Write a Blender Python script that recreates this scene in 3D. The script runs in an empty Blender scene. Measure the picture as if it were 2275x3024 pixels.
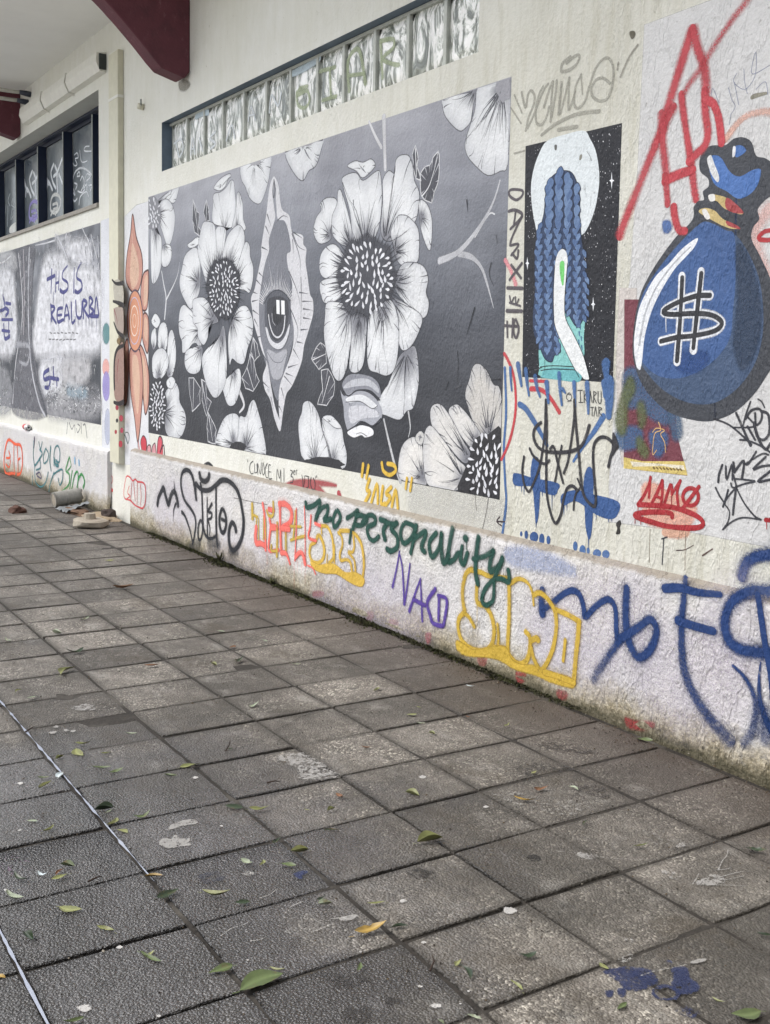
import bpy, bmesh, math, random
from mathutils import Vector, Matrix, noise
from mathutils.geometry import tessellate_polygon
random.seed(11)
SC = bpy.context.scene
COL = SC.collection
R = math.radians

# ------------------------------------------------------------------ camera, sky, sun, exposure
SRC_W, SRC_H = 2275.0, 3024.0
FPX, CYPX = 3217.39, 1346.36            # lens and optical axis recovered from the wall and paving vanishing lines
CAM = Vector((0.0, -3.4, 1.5664))
CR = Vector((0.53162674, 0.84676951, 0.01882541))     # camera right
CD = Vector((0.08458566, -0.0309637, -0.995935))      # camera down
CF = Vector((-0.84274449, 0.53105804, -0.08808569))   # camera forward
cam = bpy.data.cameras.new('camera'); camo = bpy.data.objects.new('camera', cam); COL.objects.link(camo)
M = Matrix.Identity(4)
for i in range(3):
    M[i][0] = CR[i]; M[i][1] = -CD[i]; M[i][2] = -CF[i]; M[i][3] = CAM[i]
camo.matrix_world = M
cam.sensor_fit = 'HORIZONTAL'; cam.sensor_width = 36.0
cam.lens = FPX / SRC_W * 36.0
cam.shift_y = (CYPX - SRC_H / 2) / SRC_W
cam.clip_start = 0.05; cam.clip_end = 500
SC.camera = camo

w = bpy.data.worlds.new('World'); SC.world = w; w.use_nodes = True
nt = w.node_tree; nt.nodes.clear()
sky = nt.nodes.new('ShaderNodeTexSky'); sky.sky_type = 'NISHITA'; sky.sun_disc = False
SUN_EL, SUN_AZ = 52.0, 205.0            # azimuth clockwise from +Y: behind and left of the camera
sky.sun_elevation = R(SUN_EL); sky.sun_rotation = R(SUN_AZ); sky.air_density = 1.0; sky.dust_density = 3.0
hs = nt.nodes.new('ShaderNodeHueSaturation'); hs.inputs['Saturation'].default_value = 0.5
bg = nt.nodes.new('ShaderNodeBackground'); bg.inputs['Strength'].default_value = 0.15
wo = nt.nodes.new('ShaderNodeOutputWorld')
nt.links.new(sky.outputs[0], hs.inputs['Color']); nt.links.new(hs.outputs[0], bg.inputs[0]); nt.links.new(bg.outputs[0], wo.inputs[0])
sun = bpy.data.lights.new('sun', 'SUN'); sun.energy = 1.1; sun.angle = R(35); sun.color = (1.0, 0.965, 0.92)
suno = bpy.data.objects.new('sun', sun); COL.objects.link(suno)
sd = Vector((math.sin(R(SUN_AZ)) * math.cos(R(SUN_EL)), math.cos(R(SUN_AZ)) * math.cos(R(SUN_EL)), math.sin(R(SUN_EL))))
suno.rotation_euler = sd.to_track_quat('Z', 'Y').to_euler(); suno.location = (0, -6, 8)
SC.view_settings.view_transform = 'Standard'; SC.view_settings.look = 'None'
SC.view_settings.gamma = 1.0; SC.view_settings.use_curve_mapping = False
SC.view_settings.exposure = 0.6
SC.cycles.transparent_max_bounces = 40; SC.cycles.max_bounces = 6

# ------------------------------------------------------------------ measuring the wall: photo position -> point on a real plane
def ray(px, py):
    return CR * ((px - SRC_W / 2) / FPX) + CD * ((py - CYPX) / FPX) + CF
def on_y(px, py, Y=0.0):
    d = ray(px, py); return CAM + d * ((Y - CAM.y) / d.y)
def on_z(px, py, Z=0.0):
    d = ray(px, py); return CAM + d * ((Z - CAM.z) / d.z)
def see(p):
    v = Vector(p) - CAM; z = v.dot(CF)
    if z < 0.05: return None
    return (SRC_W / 2 + FPX * v.dot(CR) / z, CYPX + FPX * v.dot(CD) / z)
Y_UP, Y_PL = 0.0, -0.045                 # upper wall face, face of the plinth
LEDGE, LEDGE_L = 0.69, 0.62
def view(x0, y0, s): return (x0, y0, s)
SRCV = (0, 0, 1.0)
V1 = (0, 0, .4567); V2 = (440, 0, .637); V3 = (0, 600, .452); V4 = (420, 420, .4431); V5 = (900, 220, .5787)
V6 = (1470, 100, .4838); V7 = (400, 1280, .6611); V8 = (1300, 1000, .5877)
VA = (0, 1240, .25); VB = (0, 640, .2893); VC = (440, 1340, .25); VD = (720, 1360, .25); VE = (1040, 1440, .3125)
VF = (1320, 1600, .3125); VG = (1480, 1060, .2621); VH = (1859, 1080, .2803); VI = (1859, 0, .2532); VJ = (1859, 520, .2532)
VK = (1500, 120, .25); VL = (1859, 1600, .339); VM = (0, 330, .1983)

def P(s):
    if not isinstance(s, str): return list(s)
    return [tuple(float(a) for a in t.split(',')) for t in s.split()]
def px(v, s): return [(v[0] + v[2] * x, v[1] + v[2] * y) for x, y in P(s)]
def lin(c, a=1.0):
    o = []
    for k in c[:3]:
        k = k / 255.0
        o.append(k / 12.92 if k <= 0.04045 else ((k + 0.055) / 1.055) ** 2.4)
    return (o[0], o[1], o[2], a)

# ------------------------------------------------------------------ materials
def new_mat(name):
    m = bpy.data.materials.new(name); m.use_nodes = True
    n = m.node_tree.nodes; n.clear()
    out = n.new('ShaderNodeOutputMaterial'); b = n.new('ShaderNodeBsdfPrincipled')
    m.node_tree.links.new(b.outputs[0], out.inputs[0])
    return m, m.node_tree, b
def N(t, kind, **kw):
    n = t.nodes.new(kind)
    for k, v in kw.items():
        if k in n.inputs: n.inputs[k].default_value = v
        else: setattr(n, k, v)
    return n
def pos_noise(t, scale, detail=4, rough=0.6, stretch=(1, 1, 1), off=(0, 0, 0)):
    g = t.nodes.new('ShaderNodeNewGeometry')
    mp = N(t, 'ShaderNodeMapping'); mp.inputs['Scale'].default_value = stretch; mp.inputs['Location'].default_value = off
    t.links.new(g.outputs['Position'], mp.inputs[0])
    n = N(t, 'ShaderNodeTexNoise', Scale=scale, Detail=detail, Roughness=rough)
    t.links.new(mp.outputs[0], n.inputs['Vector'])
    return n
def ramp(t, src, stops, interp='LINEAR'):
    r = t.nodes.new('ShaderNodeValToRGB'); r.color_ramp.interpolation = interp
    e = r.color_ramp.elements
    while len(e) < len(stops): e.new(0.5)
    for i, (p, c) in enumerate(stops):
        e[i].position = p; e[i].color = c if len(c) == 4 else (*c, 1)
    t.links.new(src, r.inputs[0]); return r
def grey(v): return (v, v, v, 1)
def mix(t, fac, a, b, mode='MIX'):
    m = t.nodes.new('ShaderNodeMix'); m.data_type = 'RGBA'; m.blend_type = mode
    for sock, v in ((m.inputs[0], fac), (m.inputs[6], a), (m.inputs[7], b)):
        if hasattr(v, 'links') or hasattr(v, 'is_linked'): t.links.new(v, sock)
        else: sock.default_value = v
    return m.outputs[2]
def math_(t, op, a, b=0.0, c=None):
    m = t.nodes.new('ShaderNodeMath'); m.operation = op
    for i, v in enumerate((a, b) if c is None else (a, b, c)):
        if hasattr(v, 'is_linked'): t.links.new(v, m.inputs[i])
        else: m.inputs[i].default_value = v
    return m.outputs[0]
def wall_bump(t, b, strength=0.35, coarse=1.0):
    """orange-peel plaster relief, the same on the plaster and on any paint lying on it"""
    a = pos_noise(t, 48, 3, 0.62); c = pos_noise(t, 8, 3, 0.65, (1, 1, .6))
    # a few raised ridges: old paper edges and roller marks, only in some areas
    r = pos_noise(t, 5.5, 4, 0.7, (1.6, 1, 0.55), (3, 0, 1))
    rd = math_(t, 'ABSOLUTE', math_(t, 'SUBTRACT', r.outputs['Fac'], 0.5))
    ridge = math_(t, 'SUBTRACT', 1.0, math_(t, 'MINIMUM', math_(t, 'MULTIPLY', rd, 22.0), 1.0))
    mk = ramp(t, pos_noise(t, 0.9, 1, .5, off=(5, 0, 2)).outputs['Fac'], [(.45, grey(0)), (.62, grey(1))])
    gx = t.nodes.new('ShaderNodeNewGeometry'); sx_ = t.nodes.new('ShaderNodeSeparateXYZ'); t.links.new(gx.outputs['Position'], sx_.inputs[0])
    pr_ = t.nodes.new('ShaderNodeMapRange'); pr_.inputs[1].default_value = -4.3; pr_.inputs[2].default_value = -3.4; t.links.new(sx_.outputs['X'], pr_.inputs[0])
    ridge = math_(t, 'MULTIPLY', ridge, math_(t, 'MAXIMUM', mk.outputs[0], math_(t, 'MULTIPLY', pr_.outputs[0], .9)))
    h = math_(t, 'ADD', math_(t, 'MULTIPLY', a.outputs['Fac'], 0.75 * coarse), math_(t, 'MULTIPLY', c.outputs['Fac'], 1.6 * coarse))
    h = math_(t, 'ADD', h, math_(t, 'MULTIPLY', ridge, 0.42))
    bp = N(t, 'ShaderNodeBump', Strength=strength, Distance=0.012)
    t.links.new(h, bp.inputs['Height']); t.links.new(bp.outputs[0], b.inputs['Normal'])
    return bp

def mat_wall():
    m, t, b = new_mat('cream_plaster')
    n1 = pos_noise(t, 1.1, 5, .6); n2 = pos_noise(t, 9, 6, .7, (1, 1, .35)); n3 = pos_noise(t, 55, 3, .6); n4 = pos_noise(t, 14, 4, .75, off=(9, 2, 4))
    c = ramp(t, n1.outputs['Fac'], [(.3, lin((221, 221, 211))), (.7, lin((230, 231, 226)))]).outputs[0]
    c = mix(t, ramp(t, n2.outputs['Fac'], [(.35, grey(0)), (.8, grey(.5))]).outputs[0], c, lin((206, 206, 190)))
    # flaking chips and specks of old paint
    chip = ramp(t, n4.outputs['Fac'], [(.66, grey(0)), (.70, grey(.8))]).outputs[0]
    c = mix(t, chip, c, lin((188, 188, 172)))
    sp = ramp(t, n3.outputs['Fac'], [(.69, grey(0)), (.76, grey(.7))]).outputs[0]
    c = mix(t, sp, c, lin((120, 116, 100)))
    # weathering streaks on the right half of the facade, where the paint is thin
    g = t.nodes.new('ShaderNodeNewGeometry'); s = t.nodes.new('ShaderNodeSeparateXYZ'); t.links.new(g.outputs['Position'], s.inputs[0])
    rx = t.nodes.new('ShaderNodeMapRange'); rx.inputs[1].default_value = -6.4; rx.inputs[2].default_value = -4.0; t.links.new(s.outputs['X'], rx.inputs[0])
    st = pos_noise(t, 16, 6, .75, (1, 1, .12), (2, 0, 0))
    old = math_(t, 'MULTIPLY', rx.outputs[0], ramp(t, pos_noise(t, 1.7, 5, .65, off=(1, 8, 3)).outputs['Fac'], [(.3, grey(.45)), (.65, grey(1))]).outputs[0])
    c = mix(t, old, c, lin((197, 197, 187)))
    k = math_(t, 'MULTIPLY', ramp(t, st.outputs['Fac'], [(.48, grey(0)), (.74, grey(.65))]).outputs[0], math_(t, 'ADD', math_(t, 'MULTIPLY', rx.outputs[0], .8), .12))
    c = mix(t, k, c, lin((165, 162, 140)))
    t.links.new(c, b.inputs['Base Color']); b.inputs['Roughness'].default_value = .72
    wall_bump(t, b, .6); return m
def mat_plinth():
    m, t, b = new_mat('plinth_render')
    n1 = pos_noise(t, 1.3, 4, .55); n2 = pos_noise(t, 12, 6, .75); n3 = pos_noise(t, 60, 4, .7); n5 = pos_noise(t, 6, 6, .75, off=(4, 1, 7))
    c = ramp(t, n1.outputs['Fac'], [(.32, lin((214, 213, 208))), (.5, lin((206, 205, 206))), (.72, lin((218, 216, 214)))]).outputs[0]
    c = mix(t, ramp(t, n2.outputs['Fac'], [(.5, grey(0)), (.8, grey(.5))]).outputs[0], c, lin((196, 190, 180)))
    g = t.nodes.new('ShaderNodeNewGeometry'); s = t.nodes.new('ShaderNodeSeparateXYZ'); t.links.new(g.outputs['Position'], s.inputs[0])
    # splash-back dirt and algae with a ragged upper limit
    lvl = math_(t, 'ADD', math_(t, 'MULTIPLY', n5.outputs['Fac'], .34), math_(t, 'MULTIPLY', n2.outputs['Fac'], .12))
    d = math_(t, 'SUBTRACT', lvl, s.outputs['Z'])
    dm = ramp(t, math_(t, 'ADD', d, .5), [(.535, grey(0)), (.60, grey(.55)), (.70, grey(.92))]).outputs[0]
    dc = ramp(t, n3.outputs['Fac'], [(.3, lin((70, 66, 44))), (.5, lin((150, 138, 108))), (.7, lin((196, 186, 160)))]).outputs[0]
    c = mix(t, dm, c, dc)
    gm = ramp(t, math_(t, 'ADD', math_(t, 'SUBTRACT', math_(t, 'MULTIPLY', n5.outputs['Fac'], .16), s.outputs['Z']), .5), [(.515, grey(0)), (.57, grey(.8))]).outputs[0]
    c = mix(t, gm, c, lin((62, 60, 42)))  # foot band of dirt, darkened to paint in the contact line
    chip = ramp(t, pos_noise(t, 26, 4, .8, off=(1, 6, 3)).outputs['Fac'], [(.71, grey(0)), (.73, grey(.8))]).outputs[0]
    c = mix(t, chip, c, lin((120, 110, 96)))
    # grime on the sloping top edge
    tp = math_(t, 'MULTIPLY', ramp(t, math_(t, 'ADD', math_(t, 'MULTIPLY', n2.outputs['Fac'], .05), math_(t, 'SUBTRACT', s.outputs['Z'], .2)), [(.497, grey(0)), (.512, grey(.75))]).outputs[0], ramp(t, s.outputs['Y'], [(0, grey(1)), (1, grey(1))]).outputs[0])
    c = mix(t, tp, c, lin((128, 116, 96)))
    t.links.new(c, b.inputs['Base Color']); b.inputs['Roughness'].default_value = .8
    wall_bump(t, b, .95, 1.2); return m
def mat_paint(name, alpha, rough=.62, bumps=.6, wear=.0, ragged=False):
    m, t, b = new_mat(name)
    a = N(t, 'ShaderNodeAttribute', attribute_name='Col'); aa = N(t, 'ShaderNodeAttribute', attribute_name='Cover')
    n = pos_noise(t, 5, 4, .65, (1, 1, .7)); f = pos_noise(t, 90, 2, .6)
    k = math_(t, 'ADD', math_(t, 'MULTIPLY', n.outputs['Fac'], .34), .83)
    k = math_(t, 'MULTIPLY', k, math_(t, 'ADD', math_(t, 'MULTIPLY', f.outputs['Fac'], .2), .9))
    vm = t.nodes.new('ShaderNodeVectorMath'); vm.operation = 'SCALE'; t.links.new(a.outputs['Color'], vm.inputs[0]); t.links.new(k, vm.inputs['Scale'])
    t.links.new(vm.outputs[0], b.inputs['Base Color'])
    b.inputs['Roughness'].default_value = rough
    if alpha:
        g = pos_noise(t, 160, 2, .5); g2 = pos_noise(t, 30, 4, .7)
        # alpha with spray grain at the edges and small gaps where the wall is rough
        e = math_(t, 'MULTIPLY', math_(t, 'MULTIPLY', aa.outputs['Fac'], math_(t, 'SUBTRACT', 1.0, aa.outputs['Fac'])), 3.0)
        gr = math_(t, 'MULTIPLY', math_(t, 'SUBTRACT', g.outputs['Fac'], .5), 1.5)
        gp = math_(t, 'MULTIPLY', ramp(t, g2.outputs['Fac'], [(.6, grey(0)), (.74, grey(1))]).outputs[0], -.55 - wear)
        s = math_(t, 'ADD', math_(t, 'ADD', aa.outputs['Fac'], math_(t, 'MULTIPLY', e, gr)), math_(t, 'MULTIPLY', gp, aa.outputs['Fac']))
        if ragged == 'cloud':
            q1 = pos_noise(t, 7, 5, .7, (1, 1, 1.5))
            s = math_(t, 'MULTIPLY', math_(t, 'POWER', aa.outputs['Fac'], 1.3), math_(t, 'SUBTRACT', 1.75, math_(t, 'MULTIPLY', q1.outputs['Fac'], 1.75)))
        elif ragged:
            q1 = pos_noise(t, 38, 5, .72); q2 = pos_noise(t, 150, 3, .7)
            th = math_(t, 'ADD', math_(t, 'MULTIPLY', q1.outputs['Fac'], 1.3), math_(t, 'MULTIPLY', q2.outputs['Fac'], .9))
            s = math_(t, 'MULTIPLY', math_(t, 'SUBTRACT', math_(t, 'SUBTRACT', aa.outputs['Fac'], .54), math_(t, 'MULTIPLY', math_(t, 'SUBTRACT', th, 1.08), 1.9)), 3.5)
            s = math_(t, 'MINIMUM', s, .72)
        cl = t.nodes.new('ShaderNodeClamp'); t.links.new(s, cl.inputs[0]); t.links.new(cl.outputs[0], b.inputs['Alpha'])
    wall_bump(t, b, bumps); return m
def mat_simple(name, col, rough=.6, metal=0.0, var=.15, scale=20, bump=0.0, spec=.5):
    m, t, b = new_mat(name)
    n = pos_noise(t, scale, 5, .65)
    lo = [x * (1 - var) for x in lin(col)[:3]]; hi = [min(1, x * (1 + var)) for x in lin(col)[:3]]
    c = ramp(t, n.outputs['Fac'], [(.3, (*lo, 1)), (.7, (*hi, 1))]).outputs[0]
    t.links.new(c, b.inputs['Base Color']); b.inputs['Roughness'].default_value = rough; b.inputs['Metallic'].default_value = metal
    b.inputs['Specular IOR Level'].default_value = spec
    if bump:
        bp = N(t, 'ShaderNodeBump', Strength=bump, Distance=.006); t.links.new(n.outputs['Fac'], bp.inputs['Height']); t.links.new(bp.outputs[0], b.inputs['Normal'])
    return m
def mat_slab():
    m, t, b = new_mat('washed_concrete')
    oi = t.nodes.new('ShaderNodeObjectInfo')
    g = t.nodes.new('ShaderNodeNewGeometry'); sep = t.nodes.new('ShaderNodeSeparateXYZ'); t.links.new(g.outputs['Position'], sep.inputs[0])
    big = pos_noise(t, 1.3, 5, .65); mid = pos_noise(t, 7, 6, .7); str_ = pos_noise(t, 6, 5, .7, (.5, 2.2, 1)); fine = pos_noise(t, 95, 4, .7)
    vo = N(t, 'ShaderNodeTexVoronoi', Scale=130.0); t.links.new(g.outputs['Position'], vo.inputs['Vector'])
    base = ramp(t, mid.outputs['Fac'], [(.25, lin((82, 78, 73))), (.5, lin((108, 103, 96))), (.75, lin((138, 133, 125)))]).outputs[0]
    base = mix(t, ramp(t, fine.outputs['Fac'], [(.3, grey(.8)), (.5, grey(0))]).outputs[0], base, lin((70, 67, 62)))
    base = mix(t, ramp(t, fine.outputs['Fac'], [(.60, grey(0)), (.72, grey(.65))]).outputs[0], base, lin((188, 184, 174)))
    sx = t.nodes.new('ShaderNodeSeparateColor'); t.links.new(vo.outputs['Color'], sx.inputs[0])
    # washed aggregate: pale and dark chips where the cement skin has worn off
    worn = ramp(t, pos_noise(t, 3.2, 4, .65, off=(7, 1, 0)).outputs['Fac'], [(.38, grey(.12)), (.62, grey(1))]).outputs[0]
    base = mix(t, math_(t, 'MULTIPLY', ramp(t, sx.outputs[0], [(.70, grey(0)), (.9, grey(.8))]).outputs[0], worn), base, lin((182, 176, 164)))
    base = mix(t, math_(t, 'MULTIPLY', ramp(t, sx.outputs[1], [(.55, grey(0)), (.8, grey(.75))]).outputs[0], worn), base, lin((58, 55, 50)))
    # each slab its own batch
    tone = ramp(t, oi.outputs['Random'], [(0, grey(.7)), (.2, grey(1.05)), (.6, grey(1.35)), (1, grey(1.75))]).outputs[0]
    base = mix(t, 1.0, base, tone, 'MULTIPLY')
    # scuffs and grime
    base = mix(t, ramp(t, str_.outputs['Fac'], [(.5, grey(0)), (.75, grey(.6))]).outputs[0], base, lin((84, 78, 72)))
    base = mix(t, ramp(t, big.outputs['Fac'], [(.38, grey(.7)), (.56, grey(0))]).outputs[0], base, lin((70, 67, 61)))
    base = mix(t, ramp(t, pos_noise(t, 4.5, 6, .7, (1, 1.5, 1), (8, 3, 0)).outputs['Fac'], [(.55, grey(0)), (.7, grey(.55))]).outputs[0], base, lin((164, 161, 154)))
    # blotches: old spills, gum, brown leaf-tannin stains
    bl1 = pos_noise(t, 2.6, 6, .72, off=(11, 5, 0)); bl2 = pos_noise(t, 8.5, 5, .7, off=(1, 15, 0))
    base = mix(t, ramp(t, bl1.outputs['Fac'], [(.54, grey(0)), (.64, grey(.6))]).outputs[0], base, lin((78, 70, 58)))
    base = mix(t, ramp(t, bl2.outputs['Fac'], [(.60, grey(0)), (.68, grey(.65))]).outputs[0], base, lin((56, 53, 49)))
    # dirt worked in along the slab edges
    tcg = t.nodes.new('ShaderNodeTexCoord'); sg = t.nodes.new('ShaderNodeSeparateXYZ'); t.links.new(tcg.outputs['Generated'], sg.inputs[0])
    ex = math_(t, 'MINIMUM', sg.outputs['X'], math_(t, 'SUBTRACT', 1.0, sg.outputs['X'])); ey_ = math_(t, 'MINIMUM', sg.outputs['Y'], math_(t, 'SUBTRACT', 1.0, sg.outputs['Y']))
    ed = math_(t, 'SUBTRACT', math_(t, 'MINIMUM', ex, ey_), math_(t, 'MULTIPLY', mid.outputs['Fac'], .12))
    base = mix(t, ramp(t, math_(t, 'ADD', ed, .5), [(.43, grey(.75)), (.52, grey(0))]).outputs[0], base, lin((66, 62, 56)))
    # contact shade at the wall foot painted in as dark grime
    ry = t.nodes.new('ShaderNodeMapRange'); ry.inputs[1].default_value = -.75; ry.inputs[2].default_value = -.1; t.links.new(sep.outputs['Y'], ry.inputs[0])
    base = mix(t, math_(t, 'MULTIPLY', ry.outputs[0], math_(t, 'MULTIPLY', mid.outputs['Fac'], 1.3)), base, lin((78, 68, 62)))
    # rainwater: a ragged wet area on the street side and in the near corner
    ds = t.nodes.new('ShaderNodeVectorMath'); ds.operation = 'DISTANCE'; ds.inputs[1].default_value = (-3.05, -2.75, 0); t.links.new(g.outputs['Position'], ds.inputs[0])
    wx = t.nodes.new('ShaderNodeMapRange'); wx.inputs[1].default_value = 1.9; wx.inputs[2].default_value = .6; t.links.new(ds.outputs['Value'], wx.inputs[0])
    wv = math_(t, 'ADD', math_(t, 'MULTIPLY', wx.outputs[0], .9), math_(t, 'MULTIPLY', math_(t, 'SUBTRACT', pos_noise(t, 2.1, 4, .6, off=(2, 4, 0)).outputs['Fac'], .5), 1.3))
    wv = math_(t, 'ADD', wv, math_(t, 'MULTIPLY', math_(t, 'SUBTRACT', oi.outputs['Random'], .5), -.22))
    wet = ramp(t, wv, [(.26, grey(0)), (.46, grey(.55)), (.66, grey(1))]).outputs[0]
    dark = mix(t, 1.0, base, (.3, .315, .37, 1), 'MULTIPLY')  # wet slabs darkened, the sky's blue reflection painted into the tint
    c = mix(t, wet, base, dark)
    t.links.new(c, b.inputs['Base Color'])
    t.links.new(wet, b.inputs['Coat Weight']); b.inputs['Coat Roughness'].default_value = .1; b.inputs['Coat IOR'].default_value = 1.4
    rr = t.nodes.new('ShaderNodeMapRange'); rr.inputs[3].default_value = .6; rr.inputs[4].default_value = .16; t.links.new(wet, rr.inputs[0])
    t.links.new(rr.outputs[0], b.inputs['Roughness'])
    h = math_(t, 'ADD', math_(t, 'MULTIPLY', fine.outputs['Fac'], .8), math_(t, 'MULTIPLY', mid.outputs['Fac'], 1.2))
    h = math_(t, 'SUBTRACT', h, math_(t, 'MULTIPLY', vo.outputs['Distance'], 1.0))
    bp = N(t, 'ShaderNodeBump', Strength=.85, Distance=.007); t.links.new(h, bp.inputs['Height']); t.links.new(bp.outputs[0], b.inputs['Normal']); t.links.new(bp.outputs[0], b.inputs['Coat Normal'])
    return m
def mat_leaf(name, col, back=None, rough=.42):
    m, t, b = new_mat(name)
    a = N(t, 'ShaderNodeAttribute', attribute_name='Col'); n = pos_noise(t, 60, 4, .6)
    c = mix(t, ramp(t, n.outputs['Fac'], [(.35, grey(0)), (.7, grey(.5))]).outputs[0], lin(col), lin([x * .72 for x in col]))
    br = ramp(t, pos_noise(t, 28, 4, .7, off=(3, 3, 0)).outputs['Fac'], [(.56, grey(0)), (.66, grey(.75))]).outputs[0]
    c = mix(t, br, c, lin((104, 84, 52)))
    c = mix(t, math_(t, 'MULTIPLY', a.outputs['Fac'], .6), c, lin([min(255, x * 1.2 + 18) for x in col]))
    t.links.new(c, b.inputs['Base Color']); b.inputs['Roughness'].default_value = rough
    b.inputs['Subsurface Weight'].default_value = 0.0
    return m
MW = mat_wall(); MP = mat_plinth()
PO = mat_paint('wall_paint', False); PA = mat_paint('spray_paint', True)
PG = mat_paint('floor_paint', True, .7, .5, .6, True)
PC = mat_paint('cloudy_paint', True, .62, .6, .0, 'cloud')
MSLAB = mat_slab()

# ------------------------------------------------------------------ builders
def link(o, parent=None):
    COL.objects.link(o)
    if parent is not None: o.parent = parent
    return o
def meta(o, label=None, cat=None, group=None, kind=None):
    if label: o['label'] = label
    if cat: o['category'] = cat
    if group: o['group'] = group
    if kind: o['kind'] = kind
    return o
def mesh_obj(name, verts, faces, mat, parent=None, smooth=False):
    me = bpy.data.meshes.new(name); me.from_pydata([tuple(v) for v in verts], [], faces); me.update()
    me.materials.append(mat)
    if smooth:
        for p in me.polygons: p.use_smooth = True
    return link(bpy.data.objects.new(name, me), parent)
def empty(name, loc=(0, 0, 0)):
    o = bpy.data.objects.new(name, None); o.location = loc; o.empty_display_size = .1; return link(o)
class MB:
    def __init__(s): s.v = []; s.f = []
    def box(s, x0, x1, y0, y1, z0, z1):
        b = len(s.v)
        s.v += [(x, y, z) for z in (z0, z1) for y in (y0, y1) for x in (x0, x1)]
        s.f += [tuple(b + i for i in q) for q in ((0, 2, 3, 1), (4, 5, 7, 6), (0, 1, 5, 4), (2, 6, 7, 3), (0, 4, 6, 2), (1, 3, 7, 5))]
    def quad(s, a, b_, c, d):
        b = len(s.v); s.v += [a, b_, c, d]; s.f.append((b, b + 1, b + 2, b + 3))
    def tube(s, pts, r, n=10, caps=True):
        b = len(s.v); pts = [Vector(p) for p in pts]
        for i, p in enumerate(pts):
            d = (pts[min(i + 1, len(pts) - 1)] - pts[max(i - 1, 0)]).normalized()
            u = d.cross(Vector((0, 0, 1)) if abs(d.z) < .9 else Vector((1, 0, 0))).normalized(); v = d.cross(u)
            rr = r[i] if isinstance(r, (list, tuple)) else r
            s.v += [tuple(p + u * math.cos(2 * math.pi * k / n) * rr + v * math.sin(2 * math.pi * k / n) * rr) for k in range(n)]
        for i in range(len(pts) - 1):
            for k in range(n):
                k2 = (k + 1) % n
                s.f.append((b + i * n + k, b + i * n + k2, b + (i + 1) * n + k2, b + (i + 1) * n + k))
        if caps:
            s.f.append(tuple(b + k for k in range(n))[::-1]); s.f.append(tuple(b + (len(pts) - 1) * n + k for k in range(n)))
    def build(s, name, mat, parent=None, bevel=0, smooth=False):
        o = mesh_obj(name, s.v, s.f, mat, parent, smooth)
        if bevel:
            bm = bmesh.new(); bm.from_mesh(o.data); bmesh.ops.remove_doubles(bm, verts=bm.verts, dist=1e-6)
            bmesh.ops.bevel(bm, geom=list(bm.edges), offset=bevel, segments=2, affect='EDGES', clamp_overlap=True)
            bm.to_mesh(o.data); bm.free()
        return o

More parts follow.
